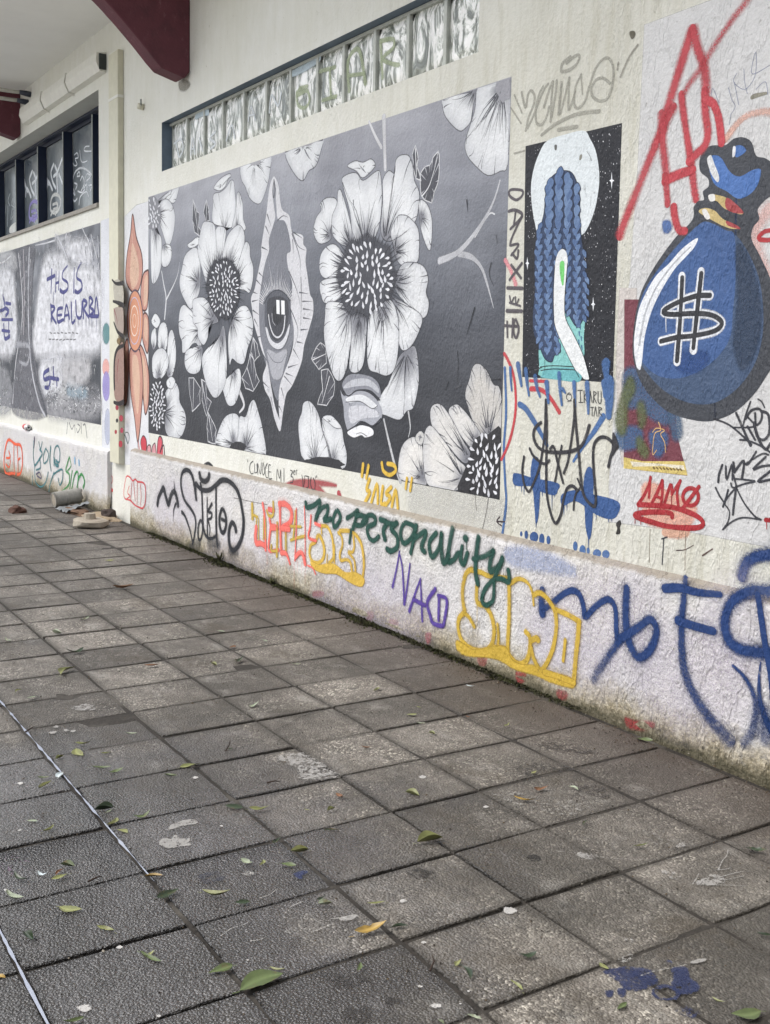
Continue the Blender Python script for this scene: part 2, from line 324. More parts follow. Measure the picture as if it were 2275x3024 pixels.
def catmull(pts, closed, n=5):
    out = []; L = len(pts)
    if L < 3: return [Vector(p) for p in pts]
    for i in range(L if closed else L - 1):
        g = (lambda k: pts[k % L]) if closed else (lambda k: pts[min(max(k, 0), L - 1)])
        p0, p1, p2, p3 = (Vector(g(i + k)) for k in (-1, 0, 1, 2))
        for k in range(n):
            t = k / n
            out.append(.5 * ((2 * p1) + (p2 - p0) * t + (2 * p0 - 5 * p1 + 4 * p2 - p3) * t * t + (3 * p1 - p0 - 3 * p2 + p3) * t ** 3))
    if not closed: out.append(Vector(pts[-1]))
    return out
OFFK = .3
class Paint:
    """flat paint lying on a vertical plane; shapes are laid in thin coats one above the other"""
    def __init__(s, Y=0.0, off=.003):
        s.Y = Y; s.off = off; s.v = []; s.f = []; s.c = []; s.soft = False
    def w2(s, v, pts):
        q = [on_y(a, b, s.Y) for a, b in px(v, pts)]
        return [Vector((p.x, p.z)) for p in q]
    def mpp(s, v, p):
        a, b = px(v, [p])[0]
        return (on_y(a, b, s.Y) - on_y(a, b + 1, s.Y)).z * v[2]
    def vert(s, p, c, d=0.0):
        s.v.append((p.x, s.Y - (s.off + d) * OFFK, p.y)); s.c.append(c); return len(s.v) - 1
    def coat(s, d=.00025): s.off += d
    def fill(s, v, pts, col, smooth=True, alpha=1.0, n=5, raw=None):
        q = raw if raw else s.w2(v, pts)
        q = catmull(q, True, n) if smooth else [Vector(p) for p in q]
        idx = [s.vert(p, lin(col, alpha)) for p in q]
        for tri in tessellate_polygon([[Vector((p.x, p.y, 0)) for p in q]]): s.f.append(tuple(idx[i] for i in tri))
        if alpha < 1: s.soft = True
        s.coat(); return q
    def fillsoft(s, v, pts, col, feather, alpha=1.0, n=5, smooth=True):
        pl = P(pts); q = catmull(s.w2(v, pl), True, n) if smooth else s.w2(v, pl); fm = feather * s.mpp(v, pl[0])
        ar = sum(q[i].x * q[(i + 1) % len(q)].y - q[(i + 1) % len(q)].x * q[i].y for i in range(len(q)))
        sg = 1 if ar > 0 else -1
        i0 = [s.vert(p, lin(col, alpha)) for p in q]; i1 = []
        for i, p in enumerate(q):
            t = q[(i + 1) % len(q)] - q[i - 1]; nn = Vector((t.y, -t.x)) * sg
            nn = nn.normalized() if nn.length > 0 else Vector((0, 0))
            i1.append(s.vert(p + nn * fm, lin(col, 0.0)))
        for tri in tessellate_polygon([[Vector((p.x, p.y, 0)) for p in q]]): s.f.append(tuple(i0[i] for i in tri))
        for i in range(len(q)): j = (i + 1) % len(q); s.f.append((i0[i], i0[j], i1[j], i1[i]))
        s.soft = True; s.coat()
    def stroke(s, v, pts, wpx, col, t0=1.0, t1=1.0, soft=.5, alpha=1.0, a1=None, closed=False, smooth=True, n=5, hollow=None):
        """a brush or spray line; wpx = full width; t0/t1 = relative end widths; a1 = alpha at the far end"""
        pl = P(pts); wm = wpx * s.mpp(v, pl[len(pl) // 2]) * .5
        q = s.w2(v, pl)
        if len(q) == 1: q = [q[0] - Vector((wm * .05, 0)), q[0] + Vector((wm * .05, 0))]
        if smooth: q = catmull(q, closed, n)
        else: q = [Vector(p) for p in q]
        if closed: q.append(q[0])
        # arc lengths, round caps
        L = [0.0]
        for i in range(1, len(q)): L.append(L[-1] + (q[i] - q[i - 1]).length)
        tot = max(L[-1], 1e-6); secs = []
        d0 = (q[1] - q[0]).normalized(); d1 = (q[-1] - q[-2]).normalized()
        if not closed:
            for k in (1.0, .9, .65, .35):
                secs.append((q[0] - d0 * wm * t0 * k, d0, wm * t0 * math.sqrt(max(0.0, 1 - k * k)), 0.0))
        for i, p in enumerate(q):
            d = (q[min(i + 1, len(q) - 1)] - q[max(i - 1, 0)])
            d = d.normalized() if d.length > 0 else d0
            secs.append((p, d, wm * (t0 + (t1 - t0) * L[i] / tot), L[i] / tot))
        if not closed:
            for k in (.35, .65, .9, 1.0):
                secs.append((q[-1] + d1 * wm * t1 * k, d1, wm * t1 * math.sqrt(max(0.0, 1 - k * k)), 1.0))
        prev = None
        for k, (p, d, h, u) in enumerate(secs):
            nn = Vector((-d.y, d.x)); a = alpha if a1 is None else alpha + (a1 - alpha) * u
            jn = noise.noise((p.x * 9, p.y * 9, s.off * 3000)); h *= 1 + .16 * jn; a = min(1, a * (.97 + .22 * noise.noise((p.x * 6, p.y * 6, 7 + s.off * 2000))))
            dd = k * .0000025
            if soft > 0:
                row = [s.vert(p + nn * h * (1 + soft * .5), lin(col, 0), dd), s.vert(p + nn * h * (1 - soft * .5), lin(col, a), dd),
                       s.vert(p - nn * h * (1 - soft * .5), lin(col, a), dd), s.vert(p - nn * h * (1 + soft * .5), lin(col, 0), dd)]
            else:
                row = [s.vert(p + nn * h, lin(col, a), dd), s.vert(p - nn * h, lin(col, a), dd)]
            if prev:
                for j in range(len(row) - 1): s.f.append((prev[j], prev[j + 1], row[j + 1], row[j]))
            prev = row
        if soft > 0 or alpha < 1 or (a1 is not None and a1 < 1): s.soft = True
        s.coat()
    def build(s, name, parent=None, mat=None):
        if not s.v: return None
        o = mesh_obj(name, s.v, s.f, mat or (PA if s.soft else PO), parent)
        at = o.data.color_attributes.new('Col', 'FLOAT_COLOR', 'POINT')
        buf = []
        for c in s.c: buf += c
        at.data.foreach_set('color', buf)
        al = o.data.attributes.new('Cover', 'FLOAT', 'POINT'); al.data.foreach_set('value', [c[3] for c in s.c])
        return o
WK = 1.42
def graffiti(name, label, cat, parts, Y, off=.006, group=None):
    """one piece of graffiti; parts = [(part name, [stroke tuples])]; a stroke tuple = (view, points, width, colour, options)"""
    root = empty(name); meta(root, label, cat, group); o2 = off
    for pn, strokes in parts:
        p = Paint(Y, o2)
        for st in strokes:
            k = st[4] if len(st) > 4 else {}
            k = dict(k); kind = k.pop('kind', 's')
            if kind == 's':
                halo = k.pop('halo', 1.4 if Y == Y_PL and st[2] > 10 else 0)
                if halo: p.stroke(st[0], st[1], st[2] * WK * halo, st[3], **{**k, 'soft': 1.6, 'alpha': .26, 'a1': None})
                p.stroke(st[0], st[1], st[2] * WK, st[3], **k)
            elif kind == 'f': p.fill(st[0], st[1], st[3], **k)
            else: p.fillsoft(st[0], st[1], st[3], st[2], **k)
        ob = p.build(pn, root); o2 = min(p.off, off + .004)
    return root

# ------------------------------------------------------------------ ground and pavement
def mat_ground():
    m, t, b = new_mat('bounce_ground')
    n = pos_noise(t, 30, 6, .7)
    t.links.new(ramp(t, n.outputs['Fac'], [(.3, lin((176, 173, 166))), (.7, lin((200, 197, 190)))]).outputs[0], b.inputs['Base Color'])
    b.inputs['Roughness'].default_value = .8; return m
g = mesh_obj('ground', [(-120, -120, -.14), (120, -120, -.14), (120, 120, -.14), (-120, 120, -.14)], [(0, 1, 2, 3)], mat_ground())  # unseen ground, made pale to bounce light up under the canopy
meta(g, 'street ground beyond the pavement, made pale to bounce light upwards', 'ground', kind='structure')
def mat_bed():
    m, t, b = new_mat('joint_sand')
    n = pos_noise(t, 70, 5, .7); n2 = pos_noise(t, 3, 4, .6)
    c = ramp(t, n.outputs['Fac'], [(.3, lin((30, 28, 25))), (.7, lin((66, 61, 55)))]).outputs[0]
    c = mix(t, ramp(t, n2.outputs['Fac'], [(.52, grey(0)), (.66, grey(.7))]).outputs[0], c, lin((102, 98, 91)))
    t.links.new(c, b.inputs['Base Color']); b.inputs['Roughness'].default_value = .9
    bp = N(t, 'ShaderNodeBump', Strength=.8, Distance=.004); t.links.new(n.outputs['Fac'], bp.inputs['Height']); t.links.new(bp.outputs[0], b.inputs['Normal'])
    return m
MBED = mat_bed()
mb = MB(); mb.box(-22, 4, -4.6, 0.0, -.139, -.0075)
# bedding with an uneven top so that some joints are brim-full and others open
nx, ny = 260, 46
vv = []; ff = []
for j in range(ny + 1):
    for i in range(nx + 1):
        X = -19 + 21.5 * i / nx; Yy = -4.55 + 4.47 * j / ny
        z = -.0075 + .011 * noise.noise((X * 1.1, Yy * 1.1, 3)) + .004 * noise.noise((X * 5, Yy * 5, 8))
        vv.append((X, Yy, min(z, -.0018)))
for j in range(ny):
    for i in range(nx):
        a = j * (nx + 1) + i; ff.append((a, a + 1, a + nx + 2, a + nx + 1))
pav = mesh_obj('pavement', vv, ff, MBED, smooth=True)
meta(pav, 'pavement of large grey concrete slabs along the painted wall', 'pavement', kind='structure')
mb = MB(); mb.box(-22, 4, -4.6, -.02, -.139, -.016); mb.build('kerb_base', MBED, pav)

ROWS = [(-4.55, -4.11), (-4.11, -3.66), (-3.66, -3.21), (-3.21, -2.755), (-2.755, -2.296), (-2.296, -1.838), (-1.838, -1.402), (-1.402, -1.024), (-1.024, -.575), (-.575, -.088)]
SV, V0 = .36516, -7.45926
slab_meshes = {}
def slab_mesh(row, var):
    key = (row, var)
    if key in slab_meshes: return slab_meshes[key]
    rr = random.Random(row * 17 + var)
    L, Wd = SV, ROWS[row][1] - ROWS[row][0]
    gp = .0044 + rr.random() * .0032
    # top outline with slightly uneven edges: each edge in four pieces, corners chipped
    hx, hy = L / 2 - gp, Wd / 2 - gp
    ring = []
    for (ax, ay, bx, by) in ((-hx, -hy, hx, -hy), (hx, -hy, hx, hy), (hx, hy, -hx, hy), (-hx, hy, -hx, -hy)):
        for k in range(4):
            t = k / 4; x = ax + (bx - ax) * t; y = ay + (by - ay) * t
            j = .009 if k == 0 else .0035
            ring.append((x * (1 - rr.random() ** 2 * j * 4), y * (1 - rr.random() ** 2 * j * 4)))
    n = len(ring); vs = []; fs = []
    for sc, z in ((1.0, -.03), (1.0, -.0045), (.989, -.0008)):
        vs += [(x * sc, y * sc, z) for x, y in ring]
    for lv in range(2):
        for k in range(n): fs.append((lv * n + k, lv * n + (k + 1) % n, (lv + 1) * n + (k + 1) % n, (lv + 1) * n + k))
    c = len(vs); vs.append((0, 0, .0)); 
    for k in range(n): fs.append((2 * n + k, 2 * n + (k + 1) % n, c))
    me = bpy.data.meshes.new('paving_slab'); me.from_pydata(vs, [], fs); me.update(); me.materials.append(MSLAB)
    slab_meshes[key] = me; return me
cand = []
for r_, (y0, y1) in enumerate(ROWS):
    for v_ in range(-32, 27):
        xc = V0 + SV * (v_ + .5); yc = (y0 + y1) / 2
        vis = [see((xc + dx * SV * .5, yc + dy * (y1 - y0) * .5, 0)) for dx in (-1, 0, 1) for dy in (-1, 0, 1)]
        inside = any(q and -30 < q[0] < SRC_W + 30 and 0 < q[1] < SRC_H + 60 for q in vis)
        d = (Vector((xc, yc, 0)) - CAM).length
        cand.append((0 if inside else 1, d, r_, v_, xc, yc))
cand.sort()
rest = MB()
for k, (out, d, r_, v_, xc, yc) in enumerate(cand):
    rr = random.Random(r_ * 1000 + v_)
    z = rr.uniform(-.0034, .0022); tx = rr.uniform(-.0065, .0065); ty = rr.uniform(-.0065, .0065)
    if out == 0 and k < 300:
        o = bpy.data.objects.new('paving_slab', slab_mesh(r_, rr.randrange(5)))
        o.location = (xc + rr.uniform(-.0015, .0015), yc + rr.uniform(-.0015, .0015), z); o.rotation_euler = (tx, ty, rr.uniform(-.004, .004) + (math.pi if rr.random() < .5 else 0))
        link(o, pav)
    else:
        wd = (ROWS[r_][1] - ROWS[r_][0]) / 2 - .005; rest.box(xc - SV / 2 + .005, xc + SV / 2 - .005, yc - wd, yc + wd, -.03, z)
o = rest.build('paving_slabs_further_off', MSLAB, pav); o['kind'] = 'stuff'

# ------------------------------------------------------------------ building: wall with two openings, plinth, canopy
bld = empty('building')
meta(bld, 'long cream building facade covered in murals and graffiti', 'building')
GX0, GX1, GZ0, GZ1, GD = -9.058, -4.58, 3.13, 3.538, .08      # glass block strip
WX0, WX1, WZ0, WZ1, WD = -19.0, -10.785, 3.06, 4.15, .3       # steel window band
CEIL = 4.70
mb = MB()
xs = [-20, WX0, WX1, GX0, GX1, 3.5]; zs = [-.1, WZ0, GZ0, GZ1, WZ1, CEIL + .3]
def hole(xa, xb, za, zb):
    cx, cz = (xa + xb) / 2, (za + zb) / 2
    return (GX0 < cx < GX1 and GZ0 < cz < GZ1) or (WX0 < cx < WX1 and WZ0 < cz < WZ1)
for i in range(len(xs) - 1):
    for j in range(len(zs) - 1):
        if not hole(xs[i], xs[i + 1], zs[j], zs[j + 1]):
            mb.quad((xs[i], 0, zs[j]), (xs[i + 1], 0, zs[j]), (xs[i + 1], 0, zs[j + 1]), (xs[i], 0, zs[j + 1]))
mb.box(-20, 3.5, .45, .5, -.1, 5.0)
mb.quad((3.5, 0, -.1), (3.5, .45, -.1), (3.5, .45, 5), (3.5, 0, 5)); mb.quad((-20, .45, -.1), (-20, 0, -.1), (-20, 0, 5), (-20, .45, 5))
mb.build('wall', MW, bld)
M_REV = mat_simple('grey_blue_reveal', (96, 112, 128), .6, var=.12, scale=14, bump=.2)
M_SOF = mat_simple('grey_soffit', (196, 198, 192), .7, var=.06, scale=6, bump=.15)
def reveal(name, x0, x1, z0, z1, d, mats):
    for nm, q, mt in (('reveal_top', ((x0, 0, z1), (x1, 0, z1), (x1, d, z1), (x0, d, z1)), mats[0]), ('reveal_side', ((x0, 0, z0), (x0, 0, z1), (x0, d, z1), (x0, d, z0)), mats[1]),
                      ('reveal_side', ((x1, 0, z1), (x1, 0, z0), (x1, d, z0), (x1, d, z1)), mats[1]), ('reveal_bottom', ((x1, 0, z0), (x0, 0, z0), (x0, d, z0), (x1, d, z0)), mats[2])):
        m2 = MB(); m2.quad(*q); m2.build(nm, mt, bld)
reveal('g', GX0, GX1, GZ0, GZ1, GD + .1, (M_REV, M_REV, MW))
reveal('w', WX0, WX1, WZ0, WZ1, WD, (M_SOF, M_SOF, M_SOF))
# plinth: two lengths with a recess between them, sloping top, slightly bulging face
def plinth(x0, x1, top, name='plinth'):
    n = max(2, int((x1 - x0) / .12)); prof = [(-.038, -.1), (-.045, .03), (-.043, .2), (-.045, top - .03), (-.041, top - .008), (-.032, top + .002), (0.0, top + .016), (0.05, top + .016)]
    vs = []; fs = []; m_ = len(prof)
    for i in range(n + 1):
        x = x0 + (x1 - x0) * i / n
        for k, (y, z) in enumerate(prof):
            w_ = noise.noise((x * 1.7, k * .4, 2)) ; w2 = noise.noise((x * 7, k * 1.1, 5))
            dy = (.0035 * w_ + .002 * w2) if k >= 4 else 0.0
            dz = (.007 * w_ + .004 * w2) if 3 <= k <= 5 else 0
            vs.append((x, y + (dy if k > 3 else 0) - (0 if k > 1 else .004 * (w2 + .3)), z + dz))
    for i in range(n):
        for k in range(m_ - 1):
            a = i * m_ + k; fs.append((a, a + m_, a + m_ + 1, a + 1))
    fs.append(tuple(range(m_))); fs.append(tuple(n * m_ + k for k in range(m_))[::-1])
    return mesh_obj(name, vs, fs, MP, bld)
plinth(-9.75, 3.4, LEDGE); plinth(-20, -10.42, LEDGE_L)

# unseen block added behind the camera to darken the right of the wall
M_SHADE = mat_simple('shade_block_render', (150, 140, 130), .8, var=.1, scale=3, bump=.3)
mb = MB(); mb.box(1.7, 3.5, -9.0, -.06, -.138, 5.6); mb.build('shade_block', M_SHADE, bld)
# canopy slab and curved brackets
M_CEIL = mat_simple('canopy_paint', (240, 241, 238), .75, var=.03, scale=2.5, bump=.1)
mb = MB(); mb.box(-20, 1.698, -1.36, -.001, CEIL, CEIL + .22); mb.build('canopy', M_CEIL, bld)
def mat_maroon():
    m, t, b = new_mat('maroon_paint'); n = pos_noise(t, 9, 5, .65); n2 = pos_noise(t, 60, 3, .6)
    c = ramp(t, n.outputs['Fac'], [(.3, lin((88, 40, 52))), (.7, lin((100, 48, 60)))]).outputs[0]
    n3 = pos_noise(t, 24, 5, .75, (1, 1, .4)); c = mix(t, ramp(t, n3.outputs['Fac'], [(.58, grey(0)), (.72, grey(.6))]).outputs[0], c, lin((136, 92, 98)))
    n5 = pos_noise(t, 5, 5, .7, off=(2, 2, 9)); c = mix(t, ramp(t, n5.outputs['Fac'], [(.5, grey(0)), (.7, grey(.6))]).outputs[0], c, lin((62, 30, 40)))
    t.links.new(c, b.inputs['Base Color']); b.inputs['Roughness'].default_value = .6
    bp = N(t, 'ShaderNodeBump', Strength=.45, Distance=.006); t.links.new(n2.outputs['Fac'], bp.inputs['Height']); t.links.new(bp.outputs[0], b.inputs['Normal']); return m
M_MAR = mat_maroon()
BRK = [(0, 3.83), (-.045, 3.775), (-.14, 3.80), (-.235, 3.825), (-.30, 3.885), (-.42, 4.01), (-.556, 4.14), (-.68, 4.25), (-.85, 4.385), (-1.05, 4.50), (-1.25, 4.60), (-1.35, 4.66), (-1.35, 4.699), (0, 4.699)]
def bracket(xr, thick, dz=0.0):
    prof = [(y, min(z + dz, 4.699) if z < 4.69 else z) for y, z in BRK]
    n = len(prof); vs = [(xr, y, z) for y, z in prof] + [(xr - thick, y, z) for y, z in prof]
    fs = [tuple(range(n))[::-1], tuple(range(n, 2 * n))] + [(k, (k + 1) % n, n + (k + 1) % n, n + k) for k in range(n)]
    o = mesh_obj('bracket', vs, fs, M_MAR, bld)
    bm = bmesh.new(); bm.from_mesh(o.data); bmesh.ops.bevel(bm, geom=[e for e in bm.edges], offset=.008, segments=1, affect='EDGES', clamp_overlap=True); bm.to_mesh(o.data); bm.free()
    return o
bracket(-8.43, .19); bracket(-13.83, .19, .38)

# glass block strip
def mat_glassblock():
    m, t, b = new_mat('wavy_glass')
    oi = t.nodes.new('ShaderNodeObjectInfo'); tc = t.nodes.new('ShaderNodeTexCoord')
    mp = N(t, 'ShaderNodeMapping'); mp.inputs['Scale'].default_value = (2.2, 2.2, .9); t.links.new(tc.outputs['Object'], mp.inputs[0])
    cb = t.nodes.new('ShaderNodeCombineXYZ'); sc = math_(t, 'MULTIPLY', oi.outputs['Random'], 40.0)
    for k in range(3): t.links.new(sc, cb.inputs[k])
    t.links.new(cb.outputs[0], mp.inputs['Location'])
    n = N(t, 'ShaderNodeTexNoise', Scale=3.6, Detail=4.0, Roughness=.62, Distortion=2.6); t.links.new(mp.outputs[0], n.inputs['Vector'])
    c = ramp(t, n.outputs['Fac'], [(.38, lin((104, 110, 102))), (.46, lin((156, 161, 152))), (.51, lin((214, 218, 211))), (.55, lin((252, 252, 249)))]).outputs[0]  # glints and refraction painted as a pale noise pattern
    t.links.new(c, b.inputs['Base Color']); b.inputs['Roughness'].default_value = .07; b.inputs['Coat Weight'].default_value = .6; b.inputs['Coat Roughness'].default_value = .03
    bp = N(t, 'ShaderNodeBump', Strength=.9, Distance=.03); t.links.new(n.outputs['Fac'], bp.inputs['Height']); t.links.new(bp.outputs[0], b.inputs['Normal'])
    return m
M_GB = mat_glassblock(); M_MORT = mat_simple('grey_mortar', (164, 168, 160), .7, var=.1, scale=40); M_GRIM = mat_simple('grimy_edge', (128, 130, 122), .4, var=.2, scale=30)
gw = MB(); gw.box(GX0, GX1, GD + .012, GD + .06, GZ0, GZ1); gwo = gw.build('glass_block_window', M_MORT, bld)
bx = [507, 555, 606, 661, 723, 789, 860, 939, 1016, 1107, 1204, 1313, 1415]
bxm = [on_y(x, 400, GD).x for x in bx]; bxm[0] = GX0 + .012; bxm[-1] = max(bxm[-1], GX1 + .05)
def glass_block(x0, x1, seed):
    vs = []; fs = []; n = 9; z0, z1 = GZ0 + .006, GZ1 - .012; rr = random.Random(seed); cx, cz = (x0 + x1) / 2, (z0 + z1) / 2
    wx, wz = (x1 - x0) / 2 - .014, (z1 - z0) / 2
    for j in range(n + 1):
        for i in range(n + 1):
            u, v = -1 + 2 * i / n, -1 + 2 * j / n
            e = min(1, (1 - max(abs(u), abs(v))) * 4)
            y = .012 - .016 * e + .006 * e * noise.noise((u * 2 + seed * 3, v * 2, seed))
            vs.append((u * wx, y, v * (wz - .008)))
    for j in range(n):
        for i in range(n): a = j * (n + 1) + i; fs.append((a, a + 1, a + n + 2, a + n + 1))
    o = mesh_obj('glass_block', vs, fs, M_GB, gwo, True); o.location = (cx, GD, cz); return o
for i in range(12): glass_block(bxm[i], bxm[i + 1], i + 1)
M_BAR = mat_simple('joint_bar', (186, 190, 183), .6, var=.12, scale=30)
for i in range(1, 12):
    bar = MB(); bar.box(bxm[i] - .017, bxm[i] + .017, GD - .012, GD + .02, GZ0 + .004, GZ1 - .004); bar.build('mortar_joint', M_BAR, gwo, bevel=.003)
bar = MB(); bar.box(GX0 + .002, GX1 - .002, GD - .010, GD + .02, GZ1 - .022, GZ1 - .003); bar.build('mortar_joint', M_BAR, gwo)

# steel window band at the left
M_NAVY = mat_simple('navy_steel', (22, 34, 58), .45, var=.2, scale=12); M_EDGE = mat_simple('pale_steel', (126, 132, 128), .5, var=.2, scale=30)  # pale steel for lit mullion fronts and small fittings
def mat_pane():
    m, t, b = new_mat('dusty_window_glass'); n = pos_noise(t, 2.2, 4, .6); n2 = pos_noise(t, 30, 3, .6)
    c = ramp(t, n.outputs['Fac'], [(.3, lin((78, 88, 98))), (.7, lin((140, 146, 148)))]).outputs[0]
    t.links.new(c, b.inputs['Base Color']); b.inputs['Roughness'].default_value = .18; return m
M_PANE = mat_pane()
wnd = MB(); wnd.box(WX0, WX1, WD - .02, WD + .02, WZ1 - .07, WZ1 - .002); wnd.box(WX0, WX1, WD - .09, WD - .03, WZ1 - .03, WZ1 - .004)
wno = wnd.build('steel_window', M_NAVY, bld)
ml = [-11.59 + 1.092 * k * -1 for k in range(7)]
for k, x in enumerate(ml):
    f = MB(); f.box(x - .02, x + .02, WD - .115, WD - .01, WZ0 + .001, WZ1 - .072); fo = f.build('mullion', M_NAVY, wno)
    e = MB(); e.box(x - .018, x + .018, WD - .119, WD - .115, WZ0 + .001, WZ1 - .074); e.build('mullion_lit_face', M_EDGE, fo)  # front of the mullion coloured pale to paint it as lit
    pn = MB(); pn.box(x - 1.07, x - .022, WD - .008, WD, WZ0 + .002, WZ1 - .08); pn.build('pane', M_PANE, wno)
pn = MB(); pn.box(-11.565, -10.79, WD - .008, WD, WZ0 + .002, WZ1 - .08); pn.build('pane', M_PANE, wno)
M_SILL = mat_simple('grey_sill', (150, 146, 138), .7, var=.2, scale=20, bump=.2)
sl = MB(); sl.box(WX0, WX1 - .002, -.022, WD - .02, WZ0 - .045, WZ0 - .002); sl.build('window_sill', M_SILL, bld, bevel=.004)

# ------------------------------------------------------------------ things fixed to the wall
M_DUCT = mat_simple('cream_duct', (208, 206, 186), .55, var=.07, scale=14, bump=.1); M_WPL = mat_simple('white_plastic', (224, 224, 216), .5, var=.06, scale=10)
duct = empty('cable_duct'); meta(duct, 'tall cream metal cable duct fixed upright to the wall beside the steel window', 'duct')
DX0, DX1, DY = -10.31, -10.04, -.055
d = MB(); d.box(DX0, DX1, DY, -.001, .53, 4.36); d.build('casing', M_DUCT, duct, bevel=.004)
d = MB(); d.box(DX0 - .004, DX1 + .004, DY - .004, -.0005, 3.93, 3.955); d.build('strap', M_WPL, duct)
d = MB(); d.box(DX0 - .02, DX0 - .001, DY + .012, -.001, 2.2, 2.26); d.build('strap', M_WPL, duct)
d = MB(); d.box(DX0 - .02, DX0 - .001, DY + .012, -.001, .57, .66); d.build('strap', M_EDGE, duct)
tr = empty('cable_trunking'); meta(tr, 'white sloping-faced cable trunking under the canopy above the steel window', 'trunking')
a0, a1 = -13.5, -10.55
d = MB()
for x0, x1 in ((-13.5, -12.55), (-12.53, -11.6), (-11.58, -10.55)):
    b0 = len(d.v); pr = [(0, 4.26), (-.06, 4.27), (-.1, 4.36), (-.09, 4.44), (0, 4.45)]
    d.v += [(x0, y - .001, z) for y, z in pr] + [(x1, y - .001, z) for y, z in pr]
    d.f += [(b0 + k, b0 + k + 1, b0 + 6 + k, b0 + 5 + k) for k in range(4)] + [tuple(b0 + k for k in range(5)), tuple(b0 + 5 + k for k in range(5))[::-1]]
d.build('casing', M_WPL, tr)
for x in (-12.54, -11.59):
    d = MB(); d.tube([(x, -.0, 4.24), (x, -.065, 4.262), (x, -.108, 4.36), (x, -.094, 4.452), (x, 0, 4.462)], .006, 6); d.build('strap', M_WPL, tr)
d = MB(); d.box(-10.549, -10.535, -.07, -.002, 4.285, 4.43); d.build('end_cap', mat_simple('dark_gap', (60, 66, 66), .8), tr)
# conduits under the canopy, running out from the wall near the far bracket
M_COND = mat_simple('grey_conduit', (190, 190, 182), .5, var=.15, scale=18)
for k, (z, yy, lab) in enumerate(((4.60, -.02, 'upper grey conduit pipe running out under the canopy near far bracket'), (4.53, -.05, 'lower grey conduit pipe running out under the canopy near far bracket'))):
    c0 = empty('conduit_pipe'); meta(c0, lab, 'pipe', 'conduit pipes under the canopy')
    X = -13.35 - .12 * k
    d = MB(); d.tube([(X, -.03, z), (X - .02, -.2, z), (X - .05, -.7, z + .01), (X - .05, -1.3, z + .03)], .022, 8); d.build('tube', M_COND, c0, smooth=True)
    d = MB(); d.tube([(X, -.001, z - .012), (X, -.06, z - .006), (X, -.13, z)], [.034, .032, .024], 10); d.build('end_socket', mat_simple('dark_socket', (60, 66, 80), .4), c0, smooth=True)
pg = empty('wall_peg'); meta(pg, 'small cream plastic peg sticking out of the plaster near the duct', 'peg')
q = on_y(424, 316, 0)
d = MB(); d.tube([(q.x, 0, q.z), (q.x, -.05, q.z + .005)], .028, 8); d.build('stub', M_DUCT, pg, smooth=True)
d = MB(); d.tube([(q.x + .02, -.03, q.z), (q.x + .03, -.035, q.z + .06)], .007, 6); d.build('pin', M_EDGE, pg)
for (x, y, s_) in ((561, 235, .03), (1870, 101, .028), (622, 88, .02), (310, 448, .022), (588, 196, .012)):
    q = on_y(x, y, 0)

# ------------------------------------------------------------------ murals
def star_inside(p, poly):
    c = False; n = len(poly); j = n - 1
    for i in range(n):
        if (poly[i].y > p.y) != (poly[j].y > p.y) and p.x < (poly[j].x - poly[i].x) * (p.y - poly[i].y) / (poly[j].y - poly[i].y) + poly[i].x: c = not c
        j = i
    return c
def lerp3(a, b, t): return tuple(a[i] + (b[i] - a[i]) * t for i in range(3))
INK = (66, 68, 76)
def clip_rect(pts, box):
    x0, x1, z0, z1 = box
    def cl(poly, ins, cut):
        out = []
        for i in range(len(poly)):
            a, b = poly[i - 1], poly[i]
            if ins(b):
                if not ins(a): out.append(cut(a, b))
                out.append(b)
            elif ins(a): out.append(cut(a, b))
        return out
    def mk(ax, val, sgn):
        def ins(p): return (p[ax] - val) * sgn >= 0
        def cut(a, b):
            t = (val - a[ax]) / (b[ax] - a[ax]); return a + (b - a) * t
        return ins, cut
    for ax, val, sg in ((0, x0, 1), (0, x1, -1), (1, z0, 1), (1, z1, -1)):
        if not pts: break
        pts = cl(pts, *mk(ax, val, sg))
    return pts
